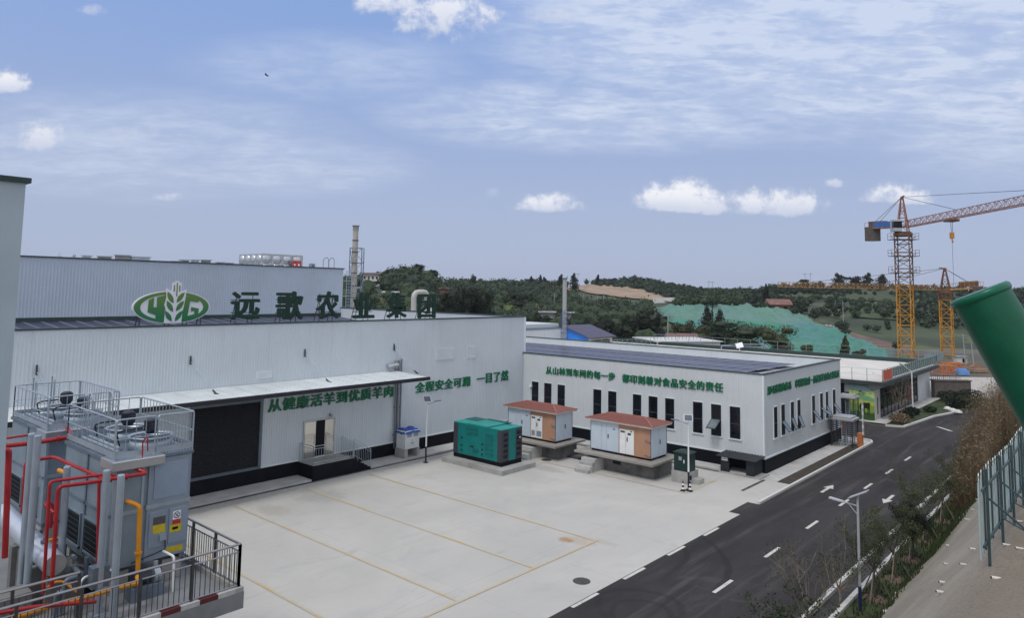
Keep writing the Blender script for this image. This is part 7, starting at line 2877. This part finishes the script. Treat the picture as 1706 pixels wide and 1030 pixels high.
def crane(px, d, ybase, ymid, yslew, yjib, ytop, jend, cend, wm, label, jib_n, upper, jm, hook_t=None):
    b_ = PD(px, ybase, d)
    x, y = b_.x, b_.y
    zz = lambda yy: PD(px, yy, d).z
    zb, zm, zs, zj, zt = min(-1.0, b_.z), zz(ymid), zz(yslew), zz(yjib), zz(ytop)
    t = thing('tower_crane', (x, y, zb), label, 'crane', 'tower cranes on the building site')
    m_ = MB()
    lattice(m_, (x, y, zb), (x, y, zm), wm, max(4, int((zm - zb) / 1.5)), .15, .085)
    m_.build('mast', cy_m, t)
    m_ = MB()
    lattice(m_, (x, y, zm), (x, y, zs), wm * 1.06, max(3, int((zs - zm) / 1.3)), .15, .09)
    if upper:
        for z in (zs - .6, zs - 3.4, zs - 6.2):
            for s_ in (-1, 1):
                for e in (0, .55, 1.05):
                    m_.bar(V((x, y, z + e)) + RTH * s_ * (wm * .5 + 1.0) - FWH * 1.1, V((x, y, z + e)) + RTH * s_ * (wm * .5 + 1.0) + FWH * 1.1, .05)
                m_.bar(V((x, y, z + .55)) + RTH * s_ * (wm * .5 + 1.0), V((x, y, z - .2)) + RTH * s_ * wm * .5, .07)
                for e in (-1.1, 0, 1.1):
                    m_.bar(V((x, y, z)) + RTH * s_ * (wm * .5 + 1.0) + FWH * e, V((x, y, z + 1.05)) + RTH * s_ * (wm * .5 + 1.0) + FWH * e, .05)
            m_.obox(V((x, y, z)), RTH * (wm * .5 + 1.0), FWH * 1.15, V((0, 0, .04)))
    m_.build('climbing_cage', cr_m, t)
    m_ = MB().tube([(x, y, zs), (x, y, zs + .5)], wm * .72, 16).tube([(x, y, zs + .5), (x, y, zs + .7)], wm * .62, 16)
    m_.build('slewing_ring', cr_m, t)
    J = V(jend) - V((x, y, zj))
    jd = J.normalized()
    sd_ = jd.cross(V((0, 0, 1))).normalized()
    m_ = MB()
    lattice(m_, (x, y, zs + .7), (x, y, zt), wm * .8, max(4, int((zt - zs) / 1.2)), .13, .07, taper=.16)
    m_.bar(V((x, y, zt)) - jd * .3, V((x, y, zt + .1)) + jd * .9, .16)
    m_.build('tower_head', jm if upper else cr_m, t)
    if upper:
        cb_ = V((x, y, zs + 1.7)) + sd_ * (-1.3) + jd * .5
        if (cb_ - EYE).length > (V((x, y, zs)) - EYE).length:
            cb_ = V((x, y, zs + 1.7)) + sd_ * 1.3 + jd * .5
        k_ = MB().obox(cb_, jd * .75, sd_ * .65, V((0, 0, 1.0)))
        ko = k_.build('operator_cab', mat('cab_white', (.42, .47, .50), .4, .1, .1, 2), t, bevel=.05)
        MB().obox(cb_ + jd * .4 + V((0, 0, .15)), jd * .37, sd_ * .67, V((0, 0, .55))).build('cab_window', glass, ko)
    m_ = MB()
    lattice(m_, V((x, y, zj)) + jd * (wm * .5), V(jend), 1.25 if upper else .95, jib_n, .085 if upper else .075, .042, tri=True)
    m_.build('jib', jm, t)
    m_ = MB()
    cd = V(cend)
    c0_ = V((x, y, zj - .3))
    for s_ in (-.55, .55):
        m_.bar(c0_ + sd_ * s_, cd + sd_ * s_, .16, .28)
        m_.bar(c0_ + sd_ * s_ + V((0, 0, 1.0)), cd + sd_ * s_ + V((0, 0, 1.0)), .05)
        for i in range(9):
            q = c0_.lerp(cd, i / 8) + sd_ * s_
            m_.bar(q, q + V((0, 0, 1.0)), .05)
    for i in range(9):
        q = c0_.lerp(cd, i / 8)
        m_.bar(q - sd_ * .55, q + sd_ * .55, .08)
    m_.build('counter_jib', jm, t)
    cdn = (cd - c0_).normalized()
    MB().obox(cd - cdn * .9 + V((0, 0, -1.0)), cdn * .75, sd_ * .7, V((0, 0, 1.25))).build('counterweight', mat('ballast', (.10, .085, .075), .8, 0, .25, 1.5), t)
    MB().obox(cd - cdn * 2.0 + V((0, 0, .75)), cdn * 1.3, sd_ * .5, V((0, 0, .45))).build('hoist_winch', cr_m, t)
    top = V((x, y, zt))
    m_ = MB()
    m_.bar(top, V((x, y, zj + .6)).lerp(V(jend) + V((0, 0, .6)), .36), .06)
    m_.bar(top, V((x, y, zj + .6)).lerp(V(jend) + V((0, 0, .6)), .80), .06)
    for s_ in (-.5, .5):
        m_.bar(top, cd - cdn * .6 + sd_ * s_, .05)
    m_.build('tie_bar', mat('tie_dark', (.06, .05, .055), .5, .3, .1, 2), t)
    return t, V((x, y, zj)), jd, cdn, sd_, c0_


J1 = PD(1706, 333.5, 86.8)
d0 = PD(1513, 372, 118)
jdir = (J1 - d0)
jend1 = d0 + jdir * 1.5
cend1 = PD(1446, 381, 126)
t1, jr, jd, cdn, sd_, c0_ = crane(1511, 118, 606, 475, 392, 373, 325, jend1, cend1, 2.05, 'tall yellow and brown tower crane in front of the white cloud', 46, True, cr_r)
# blue name boards on the counter-jib
for i, ch_ in enumerate('起重机'):
    q = c0_.lerp(V(cend1), .30 + i * .17) + V((0, 0, .55))
    sgn_ = -1 if (q - sd_ - EYE).length < (q + sd_ - EYE).length else 1
    o_ = q + sd_ * sgn_ * .62
    bd_ = MB().obox(o_, cdn * .55, sd_ * .04, V((0, 0, .42))).build('name_board', mat('board_blue', (.03, .14, .42), .5, 0, .1, 2), t1)
# trolley and hook block
tq = jr + jd * ((PD(1589, 363, 104) - jr).length)
MB().obox(tq - V((0, 0, .8)), jd * .9, sd_ * .7, V((0, 0, .16))).build('trolley', cr_m, t1)
hk = tq - V((0, 0, 3.0))
MB().obox(hk, jd * .28, sd_ * .2, V((0, 0, .45))).tube([hk - V((0, 0, .45)), hk - V((0, 0, .9)), hk - V((0, 0, 1.05)) + jd * .2, hk - V((0, 0, .8)) + jd * .3], .07, 6).build('hook_block', cy_m, t1)
cb_ = MB()
for s_ in (-.25, .25):
    cb_.bar(tq + jd * s_ - V((0, 0, .8)), hk + jd * s_ * .6 + V((0, 0, .4)), .045)
cb_.bar(hk - V((0, 0, 1.0)), hk - V((0, 0, 13)), .035)
cb_.build('hoist_rope', mat('rope_dark', (.05, .05, .06), .6), t1)
jend2 = PD(1296, 474.5, 128)
cend2 = PD(1636, 479.5, 119)
t2, *_r2 = crane(1580, 122, 622, 500, 489, 480, 447, jend2, cend2, 1.7, 'lower orange tower crane farther right, its jib across the hill', 40, False, mat('crane_pale', (.42, .24, .10), .6, .1, .2, 1.5))

# site: hoarding, cabins, pipes, machine
tag(drape([(1480, 604), (1560, 604), (1700, 606)], [(1480, 611), (1560, 640), (1700, 650)], lift=.05).build('site_ground', mat('site_dirt', (.30, .27, .23), .95, 0, .2, .5)), kind='structure')
tag(sheet('site_slab', [tuple(G(1552, 660)[:2]), tuple(G(1680, 668)[:2]), tuple(G(1700, 630)[:2]), tuple(G(1548, 628)[:2])], .02, mat('site_concrete', (.42, .39, .36), .9, 0, .1, .8)), kind='structure')


def site_box(px, yb, wpx, hpx, m_, name, label, cat, extra=None):
    q = G(px, yb, 0.0)
    d = (q - EYE).dot(FW)
    w_, h_ = wpx * d / F_PX, hpx * d / F_PX
    t = thing(name, (q.x, q.y, 0), label, cat)
    MB().obox((q.x, q.y, h_ / 2), RTH * w_ / 2, FWH * w_ * .3, V((0, 0, h_ / 2))).build('body', m_, t, bevel=.04)
    return t, q, d, w_, h_


hrd = mat('hoarding_grey', (.28, .33, .35), .5, .1, .1, 1)
for px0, px1, yb_, lb in ((1540, 1572, 604, 'pale grey site hoarding between the two crane bases'), (1478, 1506, 600, 'pale grey site hoarding left of the tall crane base')):
    a, c = G(px0, yb_), G(px1, yb_ - 3)
    t = thing('site_hoarding', tuple(a), lb, 'fence')
    mb = MB()
    L = (c - a)
    n_ = 16
    for i in range(n_):
        p_, q_ = a + L * i / n_, a + L * (i + .9) / n_
        mb.add([p_, q_, q_ + V((0, 0, 1.5)), p_ + V((0, 0, 1.5))], [(0, 1, 2, 3)])
        mb.bar(q_, q_ + V((0, 0, 1.5)), .08)
    mb.build('hoarding_sheet', hrd, t)
t, q, d, w_, h_ = site_box(1600, 606, 17, 11, hw, 'site_cabin', 'white site cabin right of the lower crane base', 'cabin')
MB().obox((q.x, q.y, h_ + .08), RTH * (w_ / 2 + .15), FWH * (w_ * .3 + .15), V((0, 0, .08))).build('cabin_roof', galv, t)
MB().obox(V((q.x, q.y, h_ * .5)) - FWH * (w_ * .3 + .02) + RTH * w_ * .2, RTH * .28, FWH * .03, V((0, 0, h_ * .3))).build('cabin_window', black, t)
t, q, d, w_, h_ = site_box(1602, 625, 20, 8, mat('tarp_light_blue', (.14, .30, .62), .6, 0, .15, 1), 'tarp_stack', 'light blue tarpaulin-covered stack under the site cabin', 'stack')
MB().obox((q.x, q.y, h_ + .1), RTH * w_ * .35, FWH * w_ * .2, V((0, 0, .1))).build('tarp_fold', MATS['tarp_light_blue'], t)
t, q, d, w_, h_ = site_box(1624, 620, 32, 6, mat('rust_pile', (.25, .17, .12), .9, 0, .3, 1), 'steel_pile', 'rusty orange pile of formwork and steel right of the blue stack', 'pile')
rr = random.Random(8)
for i in range(9):
    c_ = V((q.x, q.y, h_ * .6)) + RTH * rr.uniform(-w_ / 2, w_ / 2) + V((0, 0, rr.uniform(-.2, .35)))
    dd_ = (RTH + rv(rr) * .5).normalized()
    MB().obox(c_, dd_ * rr.uniform(.5, 1.4), FWH * .1, V((0, 0, .07))).build('steel_piece', orange if i % 3 else MATS['rust_pile'], t)
for k, (px, yb_, s_) in enumerate(((1572, 625, 1.0), (1588, 621, .9))):
    q = G(px, yb_)
    t = thing('crane_section', tuple(q), ['orange lattice crane section lying at the lower crane foot', 'orange lattice crane section right of the lower crane foot'][k], 'crane part', 'loose crane sections')
    m_ = MB()
    lattice(m_, q - RTH * 1.3 + V((0, 0, .7)), q + RTH * 1.3 + V((0, 0, .7)), 1.2, 3, .16, .1)
    m_.build('section_frame', orange, t)
MB().obox(G(1585, 664) + V((0, 0, .9)), RTH * 1.9, FWH * .3, V((0, 0, .9))).obox(G(1585, 664) + V((0, 0, 1.84)), RTH * 2.0, FWH * .38, V((0, 0, .05))).solo('brick_wall', mat('brick_dark', (.11, .095, .085), .9, 0, .2, 3), 'dark low brick wall at the end of the planting bed by the site', 'wall')
ms = thing('mesh_fence', tuple(G(1565, 655)), 'thin wire mesh fence along the pale site slab', 'fence')
m_ = MB()
a, c = G(1552, 646), G(1600, 644)
for i in range(15):
    q = a.lerp(c, i / 14)
    m_.bar(q, q + V((0, 0, 1.7)), .04 if i % 3 else .07)
for z in (.2, .6, 1.0, 1.4, 1.7):
    m_.bar(a + V((0, 0, z)), c + V((0, 0, z)), .03)
m_.build('mesh_panel', galv_dark, ms)

# a bird over the warehouse
q = PD(444, 125, 42)
bdm = MB()
bdm.tube([q - RTH * .10 + V((0, 0, .05)), q - RTH * .05 + V((0, 0, .03)), q + RTH * .03 - V((0, 0, .02)), q + RTH * .12 - V((0, 0, .09))], [.012, .03, .032, .006], 8)
for s_ in (-1, 1):
    w0 = q + FWH * .02 * s_
    w1 = q + FWH * .16 * s_ + V((0, 0, .08)) - RTH * .03
    w2 = q + FWH * .28 * s_ + V((0, 0, .02)) + RTH * .07
    bdm.add([w0 - RTH * .05, w0 + RTH * .04, w1 + RTH * .05, w1 - RTH * .02, w2], [(0, 1, 2, 3), (3, 2, 4)])
bdm.add([q + RTH * .10 - V((0, 0, .08)), q + RTH * .19 - V((0, 0, .10)) + FWH * .04, q + RTH * .19 - V((0, 0, .12)) - FWH * .04], [(0, 1, 2)])
bdm.solo('bird', mat('bird_dark', (.015, .015, .018), .8), 'small dark bird flying in the open sky', 'bird')
# ------------------------------------------------------------------ thin summer air over the hills
hm = bpy.data.materials.new('air_haze')
hm.use_nodes = True
hn = hm.node_tree
hn.nodes.clear()
pvn = hn.nodes.new('ShaderNodeVolumePrincipled')
pvn.inputs['Color'].default_value = (.80, .88, 1.0, 1)
pvn.inputs['Density'].default_value = .00014
pvn.inputs['Anisotropy'].default_value = .0
hout = hn.nodes.new('ShaderNodeOutputMaterial')
hn.links.new(pvn.outputs[0], hout.inputs['Volume'])
hz_ = MB().box(-2600, 2600, -2600, 2600, -2.2, 62).build('haze', hm)
tag(hz_, kind='stuff')
